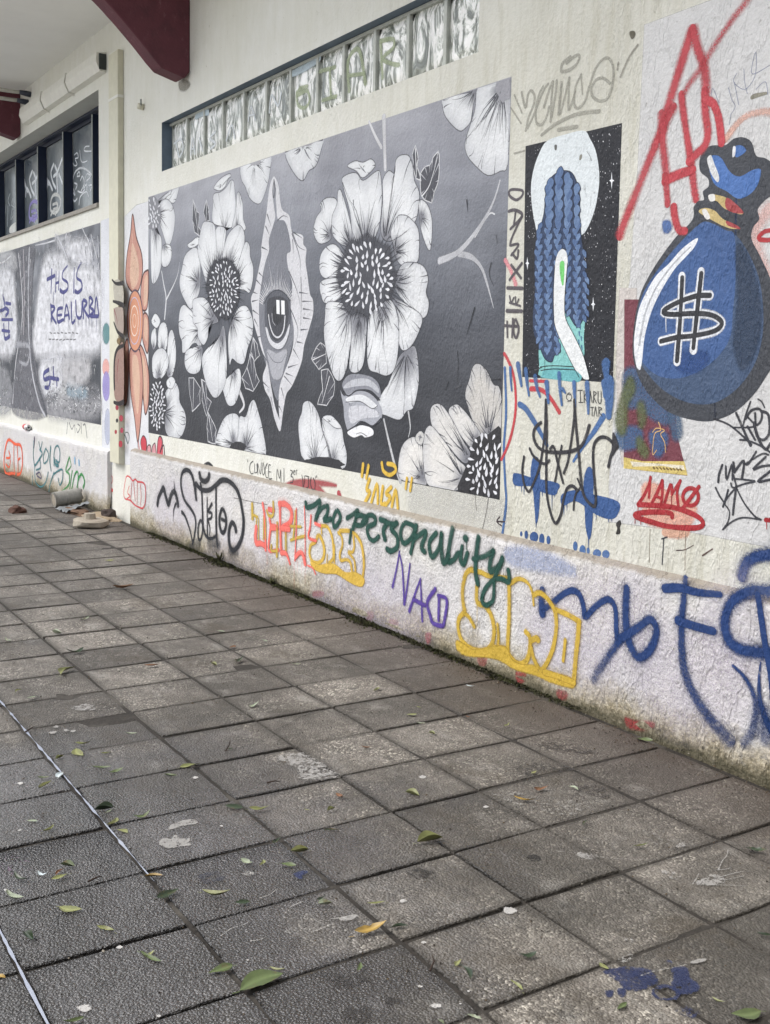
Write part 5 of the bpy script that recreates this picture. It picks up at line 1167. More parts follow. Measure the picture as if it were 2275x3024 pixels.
graffiti('coral_letters', 'bright coral angular letters over mustard ones on the plinth', 'graffiti', [
    ('letter', [S(VD, '150,790 142,900 152,975 200,978 258,1005', 46, CO), S(VD, '228,510 248,640 258,860 262,1050', 34, CO)]),
    ('letter', [S(VD, '298,575 358,590', 40, CO), S(VD, '308,690 322,780 308,900 298,1050 350,1068 412,1055', 30, CO), S(VD, '330,785 395,792', 56, CO)]),
    ('letter', [S(VD, '432,520 436,800 446,1080', 36, CO), S(VD, '425,510 490,512 550,560 572,640 550,735 470,782', 50, CO), S(VD, '455,800 540,810', 50, CO), S(VD, '450,1088 510,1105 552,1220', 46, CO, t1=.5)]),
    ('letter', [S(VD, '626,570 626,800 615,1050 610,1180', 16, CO), S(VD, '618,1135 660,1090 700,1102 730,1220', 42, CO), S(VD, '722,540 730,800 732,1200', 12, CO)]),
    ('letter', [S(VD, '800,650 790,780 770,905 860,948', 24, CO), S(VD, '848,742 912,772', 26, CO), S(VD, '760,1240 820,1270 855,1342', 14, CO)]),
    *[('drip', [S(VD, f'{x},{y} {x + 1},{y + l}', 5, CO, t1=.3, alpha=.6)]) for x, y, l in ((280, 1060, 190), (600, 1180, 330), (640, 1180, 150), (690, 1200, 130), (730, 1200, 260), (505, 1100, 220))]], Y_PL, .0075)
graffiti('yellow_bubble_tag', 'yellow bubble letters right of the coral ones under dark green script', 'graffiti', [
    ('letter', [S(VD, '885,880 850,960 795,1000 780,1100 812,1188 880,1208 938,1160 955,1060 932,950', 34, YE, closed=True)]),
    ('letter', [S(VD, '915,772 990,782 1040,880 1060,1000 1060,1150 1012,1205', 30, YE), S(VD, '920,790 925,860', 22, YE), S(VD, '990,1110 985,1210', 14, YE)]),
    ('letter', [S(VD, '1120,850 1160,900 1170,1000 1140,1100 1150,1178 1210,1170 1262,1200 1282,1300', 28, YE), S(VD, '1075,1000 1075,1200', 20, YE)]),
    ('letter', [S(VD, '1140,830 1250,832 1330,880 1390,980 1420,1150 1420,1300 1390,1430 1310,1420', 34, YE), S(VD, '1300,900 1310,1020 1290,1080 1240,1082 1310,1180 1325,1330', 26, YE)]),
    ('shade', [S(VD, '800,1195 900,1238 1060,1222 1200,1325 1320,1325 1425,1400 1390,1480 1260,1432 1100,1335 950,1325 830,1270', 20, YE, kind='fs')])], Y_PL, .0065)
DG = (24, 74, 64)
def L(*st): return ('letter', list(st))
graffiti('green_script', 'dark green sprayed script reading no personality along the plinth', 'graffiti', [
    L(S(VD, '735,500 752,550 830,530 905,475 885,600 850,715', 44, DG), S(VD, '860,660 930,560 1000,540 985,640 950,705 1035,690', 42, DG)),
    L(S(VD, '1105,590 1062,690 1072,785 1120,742 1148,660', 42, DG, closed=True)),
    L(S(VD, '1225,680 1290,640 1355,590 1325,700 1295,800', 44, DG), S(VD, '1275,830 1252,970', 40, DG, t1=.7), S(VD, '1330,650 1400,648 1465,690 1400,762 1330,760', 44, DG)),
    L(S(VE, '100,330 160,262 215,275 222,335 150,378 165,470 210,500 255,462', 34, DG)),
    L(S(VE, '272,300 335,330 300,400 315,485', 40, DG), S(VE, '330,330 400,345 430,335', 36, DG)),
    L(S(VE, '420,335 375,390 430,460 430,560 370,600 335,580', 40, DG)),
    L(S(VE, '495,340 462,430 492,525 560,480 600,385 545,340', 38, DG, closed=True)),
    L(S(VE, '612,360 592,470 560,612', 38, DG), S(VE, '600,480 690,415 700,450 660,560 690,605', 38, DG)),
    L(S(VE, '800,430 735,520 760,655 830,560 850,440', 38, DG), S(VE, '850,440 850,600 870,712 920,640', 38, DG)),
    L(S(VE, '955,385 925,540 905,690 950,692 1010,620', 40, DG)),
    L(S(VE, '1045,560 1030,680 1060,722 1095,620', 36, DG)), ('dot', [S(VE, '1078,478', 56, DG), S(VE, '1085,500 1087,585', 9, DG)]),
    L(S(VE, '1200,470 1182,600 1172,780 1192,905', 42, DG), S(VE, '1150,672 1250,650 1340,600', 36, DG)),
    L(S(VE, '1340,600 1312,700 1312,792 1395,735 1425,665', 40, DG), S(VE, '1425,680 1392,760 1352,860 1345,1000 1330,1075 1270,1110 1232,1060 1262,960 1340,872 1420,862 1490,892 1482,780', 34, DG)),
], Y_PL, .0095)
patch('green_smudge', 'small dark green smudge on the ledge above the green script', VE, '1205,410 1240,395 1275,420 1260,440 1215,435', DG, 8, .8, 0.0, .004, cat='paint smear')
PU = (86, 64, 150)
graffiti('purple_tag', 'purple angular letters reading NAKO on the plinth', 'graffiti', [
    L(S(VE, '386,935 425,760 450,600', 26, PU, t1=.4), S(VE, '455,640 480,780 496,1100', 16, PU, t1=1.2), S(VE, '496,1100 522,950 550,720', 34, PU, t0=.7, t1=.4)),
    L(S(VE, '545,1165 600,1000 650,862', 34, PU, t0=.8, t1=.4), S(VE, '650,870 656,1000 668,1260', 36, PU, t0=.4, t1=.6), S(VE, '590,1060 690,1112', 30, PU)),
    L(S(VE, '790,958 715,1080 740,1200 770,1280 858,1308', 30, PU)), L(S(VE, '818,1020 896,1052 890,1180 868,1300', 28, PU), S(VE, '826,1035 820,1250', 26, PU))], Y_PL, .006)
YL = (200, 168, 62)
graffiti('yellow_bubble_tag', 'largest yellow bubble letters, under the end of the green script', 'graffiti', [
    L(S(VF, '240,262 195,285 165,360 150,480 160,600 170,660 120,720 110,820 150,940 240,1010 350,1030 420,980 450,860 430,720 370,610 290,570 285,430', 36, YL), S(VF, '165,670 210,710 262,800', 30, YL), S(VF, '290,580 287,830', 5, YL, t1=.3)),
    L(S(VF, '235,268 330,290 400,322 570,345', 34, YL), S(VF, '482,780 490,880 488,975', 26, YL), S(VF, '455,1000 560,1010', 40, YL)),
    L(S(VF, '592,400 592,700 580,1000 605,1085 680,1155 760,1120 790,1000 788,900 750,850', 36, YL), S(VF, '610,390 680,350 760,380 810,470 825,600', 34, YL, t1=.5), S(VF, '800,930 850,912 866,925', 46, YL), S(VF, '830,500 880,482 950,530 1020,640 1040,760 1030,900 990,1060 900,1210 830,1110 800,1000', 36, YL)),
    L(S(VF, '1030,640 1150,690 1255,752', 38, YL), S(VF, '1255,752 1245,900 1222,1100 1205,1330', 40, YL, smooth=False), S(VF, '1205,1330 1080,1280 930,1232', 40, YL, smooth=False), S(VF, '1125,930 1115,1030 1105,1120', 30, YL)),
    ('shade', [S(VF, '100,940 180,985 260,1030 430,1000 560,1005 610,1110 700,1165 830,1175 900,1220 1000,1240 1180,1300 1190,1370 1000,1322 850,1255 640,1192 520,1120 400,1085 200,1070 110,1020', 22, YL, kind='fs')])], Y_PL, .0065)
# blue letters
BU = (22, 56, 112)
graffiti('blue_tag', 'blue sprayed letters m and b between yellow letters and tall blue F', 'graffiti', [
    L(S(VF, '905,460 900,600 905,680', 56, BU, soft=.7, halo=1.5), S(VF, '920,640 1010,570 1120,485 1210,462 1270,520 1300,640 1312,712 1400,620 1500,550 1560,560 1600,650 1605,800 1615,930', 44, BU, soft=.5, halo=1.5)),
    L(S(V8, '940,1258 935,1400 950,1520 1000,1600 1060,1560 1090,1470 1060,1410 1000,1450 905,1510', 34, BU, soft=.7, halo=1.5)), ('tail', [S(VF, '1640,930 1560,1040 1450,1200 1390,1300', 52, BU, soft=.9, alpha=.9, a1=.35)])], Y_PL, .008)
graffiti('blue_tag', 'tall blue letter F with a long fading tail on the plinth', 'graffiti', [
    ('stem', [S(VL, '495,318 476,500 460,700 460,900 480,1100 540,1280 640,1450 760,1600 880,1730', 40, BU, soft=.7, t1=2.0, a1=.45)]), ('bar', [S(VL, '315,405 450,402 600,440 795,458', 62, BU, t1=.6, soft=.3, halo=1.5)]), ('bar', [S(VL, '428,685 560,730 735,778', 58, BU, t1=.9, soft=.3, halo=1.5)])], Y_PL, .008)
graffiti('blue_tag', 'blue sprayed loop with crossing stems at the right edge of the plinth', 'graffiti', [
    ('loop', [S(VL, '1300,430 1180,425 1050,432 920,500 850,620 838,760 880,870 980,940 1120,960 1300,970', 72, BU, soft=.9, halo=1.5)]),
    ('stem', [S(VL, '1125,460 1160,700 1190,900 1235,1150 1260,1400', 42, BU, soft=.3, halo=1.5)]), ('stem', [S(VL, '1150,1050 1135,1200 1150,1420 1235,1630 1300,1740', 62, BU, t0=.15, soft=.5)]),
    ('stem', [S(VL, '912,1082 1010,1180 1085,1320 1105,1480 1065,1670 1005,1755', 56, BU, t0=.4, soft=.9, alpha=.85, a1=.4)]), ('haze', [S(VL, '1190,1500 1190,1680', 110, BU, soft=1.2, alpha=.35)])], Y_PL, .0095)
graffiti('blue_arc', 'blue sprayed arc on the wall above the right end of the plinth', 'graffiti', [('stroke', [S(VL, '1320,100 1220,112 1110,130 1020,190 985,300', 74, BU, soft=.9, halo=1.5)])], 0.0, .006)
# red smudges low down on the plinth
for k, (v, pts, al) in enumerate(((VE, '150,1190 200,1185 190,1240 150,1250', .45), (VE, '360,1255 430,1265 420,1310 370,1310', .45), (VE, '700,1390 745,1385 735,1450 712,1460', .75), (VF, '300,1100 375,1100 360,1160 310,1150', .55), (VF, '660,1240 745,1250 730,1310 680,1330', .75), (VF, '1050,1410 1135,1430 1120,1480 1060,1470', .65), (VL, '-30,1540 60,1570 210,1580 190,1620 100,1630 0,1610', .8), (VD, '825,1560 900,1550 950,1570 900,1600 830,1600', .7))):
    patch('red_smudge', ['pinkish red smudge at the plinth foot, first below purple N', 'pinkish red smudge at the plinth foot left of purple A', 'dark red smudge at the plinth foot right of the purple letters', 'faint red smudge under the left end of the large yellow letters', 'red smudge under the middle of the large yellow letters', 'red smudge at the plinth foot right of the large yellow letters', 'long red smear at the plinth foot under blue letters', 'red smudge at the plinth foot below the smaller yellow letters'][k], v, pts, (168, 66, 68), 24, al * .7, Y_PL, .005, cat='paint smear')

# ------------------------------------------------------------------ upper wall tags
graffiti('red_smear', 'dull red sprayed lens shape over the ledge below the mural', 'graffiti', [('haze', [S(VD, '470,300 600,240 800,232 1000,262 1100,300 900,300 1000,430 880,405 700,370 560,335', 26, (172, 72, 78), kind='fs', alpha=.75)]), ('dot', [S(VD, '1125,390 1140,440 1130,470', 60, (176, 66, 76), soft=.8, alpha=.85)])], 0.0, .0035)
TX = (62, 64, 66)
graffiti('marker_text', 'thin black handwriting CONOCE MI 3er OJO under the flower mural', 'writing', [
    L(S(VC, '1232,88 1200,120 1192,190 1212,235 1235,230', 9, TX)), L(S(VC, '1250,120 1252,225', 8, TX), S(VC, '1275,120 1280,210 1255,225', 8, TX)), L(S(VC, '1290,245 1285,110 1320,240 1330,105', 8, TX)), L(S(VC, '1350,105 1340,200 1355,250 1370,200 1352,105', 8, TX)), L(S(VC, '1400,115 1375,180 1385,270 1405,280', 9, TX)), L(S(VC, '1440,135 1418,140 1420,285 1455,292', 9, TX), S(VC, '1418,210 1440,215', 8, TX)),
    L(S(VC, '1512,315 1518,180 1545,290 1560,185 1562,330', 8, TX)), L(S(VC, '1598,175 1598,340', 9, TX)),
    L(S(VD, '555,115 580,130 560,180 585,200 580,255 550,262', 9, TX)), L(S(VD, '590,140 605,130 600,115 590,150 605,165', 7, TX), S(VD, '622,165 622,120 635,110', 7, TX)),
    L(S(VD, '690,170 700,230 705,320 720,250 718,180', 8, TX)), L(S(VD, '730,180 775,190', 8, TX), S(VD, '765,190 770,300 745,325', 9, TX)), L(S(VD, '800,200 790,270 810,330 840,340 845,260 825,205', 9, TX)),
    ('quote_mark', [S(VC, '1165,65 1170,95', 7, TX)]), ('quote_mark', [S(VD, '850,185 852,205', 7, TX), S(VD, '866,175 866,200', 7, TX)])], 0.0, .0055)
YS = (216, 180, 70)
graffiti('yellow_word', 'dripping yellow word in quotation marks across the mural bottom edge', 'graffiti', [
    ('quote_mark', [S(V7, '1020,138 1014,190', 14, YS)]), ('quote_mark', [S(V7, '1044,145 1034,198', 14, YS)]), L(S(V7, '1048,205 1035,250 1050,262 1028,308', 15, YS)), L(S(V7, '1056,310 1082,225 1085,312', 14, YS)), L(S(V7, '1108,238 1100,312 1118,314', 14, YS)), L(S(V7, '1145,240 1122,268 1142,285 1122,318', 14, YS)), L(S(V7, '1148,325 1165,252 1175,335', 14, YS)), ('quote_mark', [S(V7, '1216,200 1210,245', 12, YS)]), ('quote_mark', [S(V7, '1238,200 1230,255', 12, YS)]), ('arc', [S(V7, '1104,132 1112,168 1140,185 1166,166 1158,142 1130,135', 14, YS)])], 0.0, .0125)
GT = (166, 166, 156)
graffiti('grey_tag', 'faded grey marker tag with a halo above the night mural', 'graffiti', [
    L(S(VK, '165,610 212,790 240,640 275,590 315,640 310,750 250,900 215,1060', 26, GT, alpha=.75), S(VK, '80,640 170,850', 18, GT, alpha=.6), S(VK, '40,790 160,975', 18, GT, alpha=.6)),
    L(S(VK, '420,540 370,640 335,800 340,960 400,990 460,900 490,780', 26, GT, alpha=.7), S(VK, '240,1030 320,850 420,600 480,510', 26, GT, alpha=.6)), L(S(VK, '430,780 500,560 540,480 520,640 510,950', 28, GT, alpha=.7), S(VK, '520,900 570,600 580,470', 28, GT, alpha=.7)), L(S(VK, '600,870 620,640 640,480 615,880 700,560 730,440', 26, GT, alpha=.7), S(VK, '730,440 720,820 800,600', 26, GT, alpha=.7)), L(S(VK, '870,400 800,560 790,760 850,790 920,700 960,560 1040,330 1140,210 1210,220 1250,330 1240,520 1180,680 1090,710 1010,660 990,560 1050,460 1130,440 1210,500', 26, GT, alpha=.75), S(VK, '868,400 885,630', 18, GT, alpha=.7)),
    ('halo', [S(VK, '700,260 800,180 850,180 820,270 740,340 640,360 650,270 740,190', 30, GT, alpha=.7)]), ('underline', [S(VK, '405,1110 560,990 760,890 900,850 1085,832', 34, GT, alpha=.7)]), ('dash', [S(VK, '600,1050 820,1015', 34, GT, alpha=.75)]), ('dash', [S(VK, '80,1330 200,1300', 16, GT, alpha=.7)]), ('stroke', [S(VK, '1335,425 1440,190 1540,50', 22, (150, 148, 138), alpha=.6), S(VK, '1310,260 1300,340', 22, (140, 138, 130), alpha=.6)])], 0.0, .004)
DT = (84, 80, 86)
graffiti('vertical_tag', 'dark marker letters stacked downwards beside the grey mural', 'graffiti', [
    L(S(V6, '70,975 85,950 150,955 152,985 120,1012 88,1000', 13, DT, closed=True)), L(S(V6, '70,1082 110,1075 152,1110 80,1190', 14, DT), S(V6, '112,1080 100,1170', 12, DT), S(V6, '150,1112 90,1240 78,1290', 13, DT)), L(S(V6, '85,1290 130,1285 85,1350', 12, DT), S(V6, '90,1340 120,1370 128,1320', 12, DT)), L(S(V6, '85,1410 145,1490', 13, DT), S(V6, '150,1400 75,1500', 13, DT)), ('bar', [S(V6, '62,1550 152,1552', 16, DT)]), L(S(V6, '75,1600 85,1640 100,1610', 9, DT), S(V6, '110,1605 115,1650 130,1620', 9, DT), S(V6, '75,1640 140,1660', 10, DT)), ('bar', [S(V6, '58,1690 150,1692', 16, DT)]), L(S(V6, '45,1780 130,1785', 14, DT), S(V6, '60,1755 62,1850', 11, DT), S(V6, '95,1740 90,1850', 11, DT)), L(S(V6, '110,1740 130,1800 115,1855 98,1810', 12, DT, closed=True))], 0.0, .0052)
# strokes below the night mural
BB = (70, 106, 158); B2 = (50, 84, 138); RD = (198, 62, 72); BK = (46, 46, 52)
graffiti('blue_line', 'thin blue wavering vertical line right of the flower mural', 'graffiti', [('stroke', [S(VG, '45,100 60,600 35,1000 50,1400 62,1600 35,1850 12,2010', 28, BB)])], 0.0, .004)
graffiti('red_arc', 'red sprayed arc curving down beside the blue line', 'graffiti', [('stroke', [S(VG, '40,-60 85,20 135,150 165,350 165,600 120,850 62,1020 8,1130', 30, RD, soft=.6, alpha=.9)])], 0.0, .0046)
graffiti('red_strokes', 'short red strokes crossed by blue dabs under the night mural', 'graffiti', [('stroke', [S(VG, '340,335 460,350 560,440 660,600', 40, RD, soft=.5, alpha=.85)]), ('stroke', [S(VG, '330,245 500,252', 26, RD, soft=.5, alpha=.85)])], 0.0, .0046)
graffiti('pink_strokes', 'pink sprayed curve behind the dark vertical letters', 'graffiti', [('stroke', [S(V6, '48,1380 85,1450 112,1530', 22, (232, 150, 160), soft=.8, alpha=.8)])], 0.0, .0044)
graffiti('blue_dabs', 'row of vertical blue spray dabs along the night mural bottom edge', 'graffiti', [('dab', [S(VG, a, wd, BB, soft=.5, alpha=.88, t1=.5)]) for a, wd in (('195,60 215,180 235,300', 52), ('110,100 115,240 125,355', 34), ('285,120 300,280 320,410', 46), ('390,200 410,320 442,420', 50), ('520,270 530,380 540,490', 56), ('660,170 672,350 690,515', 50), ('700,340 730,380', 40), ('830,270 835,400 842,535', 48), ('975,280 985,450 990,610', 56), ('1190,50 1192,150 1200,230', 92), ('1220,270 1225,450 1220,640', 130), ('1165,270 1172,420', 60))], 0.0, .0095)
graffiti('blue_v', 'two blue brush strokes forming a wide V behind the black scribble', 'graffiti', [('stroke', [S(VG, '212,512 290,572 420,780 520,970', 56, BB, soft=.35, t1=.7)]), ('stroke', [S(VG, '1155,650 1050,820 930,980 820,1150', 52, BB, soft=.35, t0=1.1, t1=.5)])], 0.0, .0038)
def cross(lab, vt, hz, drips, off):
    graffiti('blue_cross', lab, 'graffiti', [('upright', [S(VG, vt, 10, B2, kind='fs')]), ('crossbar', [S(VG, hz, 8, B2, kind='fs')]), *[('drip', [S(VG, f'{x},{y} {x},{y + l}', 12, B2, t1=.3)]) for x, y, l in drips]], 0.0, off)
cross('left painted blue cross with drips above the ledge', '372,1108 346,1200 340,1330 368,1500 385,1700 398,1850 425,1750 440,1500 440,1300 420,1130', '140,1312 180,1290 350,1340 640,1402 640,1480 600,1530 450,1490 350,1430 160,1420', ((160, 1410, 50), (235, 1430, 70), (262, 1440, 90), (470, 1490, 60), (520, 1500, 90), (578, 1520, 180), (608, 1510, 50), (398, 1840, 60)), .0042)
cross('right painted blue cross, longer and with more drips', '990,1220 946,1320 935,1500 950,1700 960,1900 1000,2030 1030,1850 1040,1500 1040,1280', '690,1530 850,1480 1000,1520 1320,1610 1310,1760 1220,1800 1060,1740 850,1600 700,1650', ((712, 1640, 120), (745, 1640, 70), (1075, 1730, 80), (1110, 1740, 40), (1215, 1780, 60), (1250, 1780, 50), (990, 2000, 140)), .0042)
for k, pl in enumerate(([(230, 1970, 12, 26), (287, 1980, 18, 44), (375, 2005, 46, 55), (462, 2030, 28, 60), (537, 2040, 20, 46)], [(840, 2110, 24, 52), (922, 2160, 34, 60), (985, 2160, 16, 32), (1085, 2190, 44, 44), (1185, 2200, 40, 44)])):
    graffiti('blue_dots', ('row of blue dots under the left blue cross', 'row of blue dots under the right blue cross')[k], 'graffiti', [('dot', [S(VG, [(x + rx * math.cos(a), y + ry * math.sin(a)) for a in [j * math.pi / 4 for j in range(8)]], 6, BB if k else B2, kind='fs', alpha=.95)]) for x, y, rx, ry in pl], 0.0, .0036)
graffiti('black_scribble', 'looping black line scribble over the blue crosses', 'graffiti', [
    ('stroke', [S(VG, '455,715 395,770 370,850 400,960 480,1030 620,1052 780,1042 900,990 960,880 1000,750', 30, BK, soft=.25)]), ('stroke', [S(VG, '510,460 500,800 470,1050 430,1250 350,1450 310,1492 265,1400 245,1250 265,1100', 24, BK, soft=.25)]),
    ('stroke', [S(VG, '512,480 520,800 515,1200 520,1500 560,1720 620,1850 680,1750 710,1580 750,1460 810,1430 870,1482', 26, BK, soft=.25), S(VG, '860,1490 832,1580 822,1700', 20, BK, soft=.25)]), ('stroke', [S(VG, '832,460 830,650 800,900 760,1150 712,1285', 24, BK, soft=.25)]),
    ('stroke', [S(VG, '832,470 850,750 880,1050 900,1300 930,1500 980,1600 1060,1660 1075,1560 1060,1380 1042,1100 1060,950 1130,882 1220,900 1280,985 1245,1085 1215,1212', 28, BK, soft=.25)]), ('stroke', [S(VG, '560,1010 600,988 640,1150 705,1395', 24, BK, soft=.25)]), ('stroke', [S(VG, '690,975 655,1150 615,1380', 18, BK, soft=.25)]), ('stroke', [S(VG, '330,1010 370,1090 440,1152 500,1180 550,1142', 24, BK, soft=.25)]), ('stroke', [S(VG, '870,1350 900,1440 862,1490', 18, BK, soft=.25)]),
    ('blot', [S(VG, '1268,830 1300,880 1330,980 1300,1030 1250,1100 1260,980', 5, BK, kind='fs')])], 0.0, .0108)
graffiti('signature', 'thin black capitals with an at sign below the night mural', 'writing', [
    ('symbol', [S(VG, '780,405 750,400 742,445 775,470 800,430 770,380 738,420', 7, TX, soft=.2), S(VG, '752,480 800,470', 6, TX, soft=.2)]), L(S(VG, '895,355 900,490', 9, TX, soft=.2), S(VG, '870,355 920,352', 8, TX, soft=.2), S(VG, '880,490 925,488', 7, TX, soft=.2)), L(S(VG, '938,360 940,490', 8, TX, soft=.2), S(VG, '975,370 942,430 980,490', 8, TX, soft=.2)), L(S(VG, '1010,365 1000,490', 8, TX, soft=.2), S(VG, '1010,365 1030,490', 8, TX, soft=.2)), L(S(VG, '1048,365 1045,490', 9, TX, soft=.2), S(VG, '1048,365 1078,385 1050,425 1080,495', 8, TX, soft=.2)), L(S(VG, '1098,365 1098,480 1130,490 1132,365', 9, TX, soft=.2)),
    L(S(VG, '1015,545 1045,545', 8, TX, soft=.2), S(VG, '1030,545 1030,640', 8, TX, soft=.2)), L(S(VG, '1068,540 1050,645', 8, TX, soft=.2), S(VG, '1070,540 1085,645', 8, TX, soft=.2)), L(S(VG, '1105,540 1105,645', 8, TX, soft=.2), S(VG, '1105,540 1140,560 1108,590 1145,645', 8, TX, soft=.2))], 0.0, .0034)
graffiti('arrow_mark', 'small dark arrow mark beside the blue line near the ledge', 'graffiti', [('stroke', [S(VE, '1400,275 1370,320 1415,360', 9, (56, 44, 50)), S(VE, '1370,320 1445,322', 9, (56, 44, 50))])], 0.0, .005)
# maroon poster
mp = Paint(0.0, .0026); mp.fill(SRCV, [(1845, 884), (1905, 884), (1990, 1010), (2000, 1280), (2020, 1360), (2030, 1405), (1843, 1383)], (112, 56, 68), False); mpo = mp.build('maroon_poster'); meta(mpo, 'torn maroon poster with yellow bottom strip under the money bag', 'poster')
p = Paint(0.0, .003); p.fill(SRCV, [(1843, 1350), (1900, 1362), (2022, 1362), (2032, 1404), (1960, 1396), (1843, 1383)], (204, 184, 110), False); p.fill(SRCV, [(1862, 1362), (1900, 1366), (2020, 1374), (2024, 1388), (1960, 1376), (1870, 1378)], (222, 216, 196), False)
for k in range(9): p.stroke(SRCV, [(1930 + k * 10, 1380 + k * .6), (1935 + k * 10, 1384 + k * .6)], 5, (120, 100, 60), soft=.3)
p.build('yellow_strip', mpo)
p = Paint(0.0, .0032)
for pts, c in (('930,180 990,160 1120,240 1160,330 1150,420 1080,400 1000,340 940,330', (74, 104, 140)), ('890,480 960,450 1010,470 1000,530 930,550 900,530', (70, 104, 146)), ('1060,480 1110,470 1140,500 1110,580 1080,570', (66, 100, 146)), ('1160,330 1200,380 1210,480 1180,500 1160,420', (70, 96, 126)), ('890,400 930,250 960,200 975,260 940,330 930,460 905,470', (98, 108, 72)), ('1000,500 1040,560 1030,590 1000,550', (100, 110, 74)), ('1000,340 1020,330 1030,400 1010,440', (100, 108, 76))): p.fillsoft(V8, pts, c, 26, .7)
p.stroke(V8, '1070,470 1090,450 1130,460 1110,480 1130,520 1135,570', 5, (206, 166, 110), soft=.3); p.stroke(V8, '1100,420 1110,460 1080,480 1070,580 1090,560', 5, (206, 166, 110), soft=.3)
p.build('blotches', mpo)
# money bag
mb_ = Paint(0.0, .0042); NV = (60, 64, 72); BG = (60, 91, 142)
mb_.fill(V6, '1200,1100 1198,1060 1225,1020 1262,1012 1255,962 1290,930 1286,882 1240,840 1235,770 1262,708 1312,680 1392,678 1442,640 1500,630 1552,660 1580,742 1640,760 1700,820 1700,960 1640,1010 1590,1070 1600,1130 1562,1180 1552,1250 1602,1350 1662,1480 1722,1650 1738,1800 1700,1982 1634,2103 1556,2212 1446,2310 1313,2362 1191,2356 1045,2308 936,2212 866,2103 830,1982 826,1880 832,1800 850,1680 880,1570 930,1470 1000,1360 1090,1240 1180,1150', NV, n=4)
bag = mb_.build('money_bag_mural'); meta(bag, 'huge blue money bag with a dollar sign painted at the right', 'mural')
p = Paint(0.0, .005); p.fill(V6, '1235,1160 1300,1150 1400,1200 1460,1230 1530,1330 1595,1480 1622,1650 1622,1820 1585,1985 1505,2120 1405,2212 1290,2260 1150,2246 1022,2180 925,2082 866,1985 842,1850 860,1680 900,1560 992,1420 1104,1285', (62, 82, 112), n=4); p.fill(V6, '1235,1160 1300,1152 1400,1200 1450,1235 1455,1500 1438,1700 1425,1840 1373,1940 1288,2022 1180,2082 1082,2104 980,2085 900,2020 852,1930 846,1850 864,1680 904,1560 995,1420 1106,1287', BG, n=4)
p.fillsoft(V6, '1100,1960 1250,1950 1280,1985 1220,2050 1120,2050', (48, 80, 138), 30, .7); p.fillsoft(V6, '1470,1300 1540,1420 1595,1650 1580,1880 1500,2040 1455,1880 1480,1600', (52, 68, 92), 30, .75); p.build('bag_body', bag)
p = Paint(0.0, .0062); p.fill(V6, '1222,1245 1205,1300 1150,1362 1080,1440 1000,1570 940,1700 900,1850 885,1990 872,2050 848,2020 834,1900 850,1750 880,1640 960,1490 1050,1400 1130,1310', (226, 230, 236)); p.stroke(V6, '1180,1300 1080,1400 970,1550 900,1720 868,1900', 26, (188, 192, 198), .3, .6, .7, .8); p.build('highlight', bag)
p = Paint(0.0, .0068)
SG = '1300,1596 1215,1600 1100,1640 1015,1692 1060,1712 1200,1706 1310,1716 1372,1762 1330,1812 1200,1842 1100,1852 1000,1876'
for a in (SG, '1128,1480 1120,1700 1098,2000', '1245,1452 1225,1650 1198,1930'): p.stroke(V6, a, 58, (226, 230, 236), 1, 1, .35)
for a in (SG, '1130,1488 1120,1700 1098,1995', '1247,1462 1226,1650 1198,1915'): p.stroke(V6, a, 32, (46, 48, 54), 1, 1, .2)
p.stroke(V6, '1030,1740 1032,1820', 8, (226, 230, 236), 1, .5, .3); p.build('dollar_sign', bag)
p = Paint(0.0, .0054); p.fill(V6, '1290,760 1330,740 1370,760 1420,840 1480,870 1560,830 1610,830 1590,920 1540,980 1470,1005 1400,960 1330,920 1300,850', (72, 112, 176)); p.fill(V6, '1450,690 1490,680 1520,710 1490,740 1455,750', (72, 112, 176)); p.fill(V6, '1282,760 1305,740 1325,790 1355,870 1345,905 1310,860 1288,800', (214, 216, 218)); p.fill(V6, '1440,690 1456,690 1452,740 1436,750', (216, 218, 222)); p.build('knot', bag)
p = Paint(0.0, .0056); p.fill(V6, '1290,985 1330,980 1400,1000 1440,1040 1500,1090 1480,1100 1420,1080 1380,1060 1340,1020 1300,1020', (190, 170, 116)); p.fill(V6, '1400,1000 1450,1030 1505,1092 1440,1090 1395,1060', (158, 66, 70)); p.fill(V6, '1230,1085 1270,1062 1330,1080 1380,1130 1480,1180 1440,1190 1380,1172 1300,1130', (196, 176, 122)); p.fill(V6, '1400,1140 1470,1172 1480,1192 1410,1170', (158, 66, 70)); p.fill(V6, '1250,1080 1275,1070 1300,1120 1275,1130', (222, 222, 220)); p.fill(V6, '1290,985 1325,978 1330,1015 1300,1020', (222, 222, 220)); p.build('tie', bag)
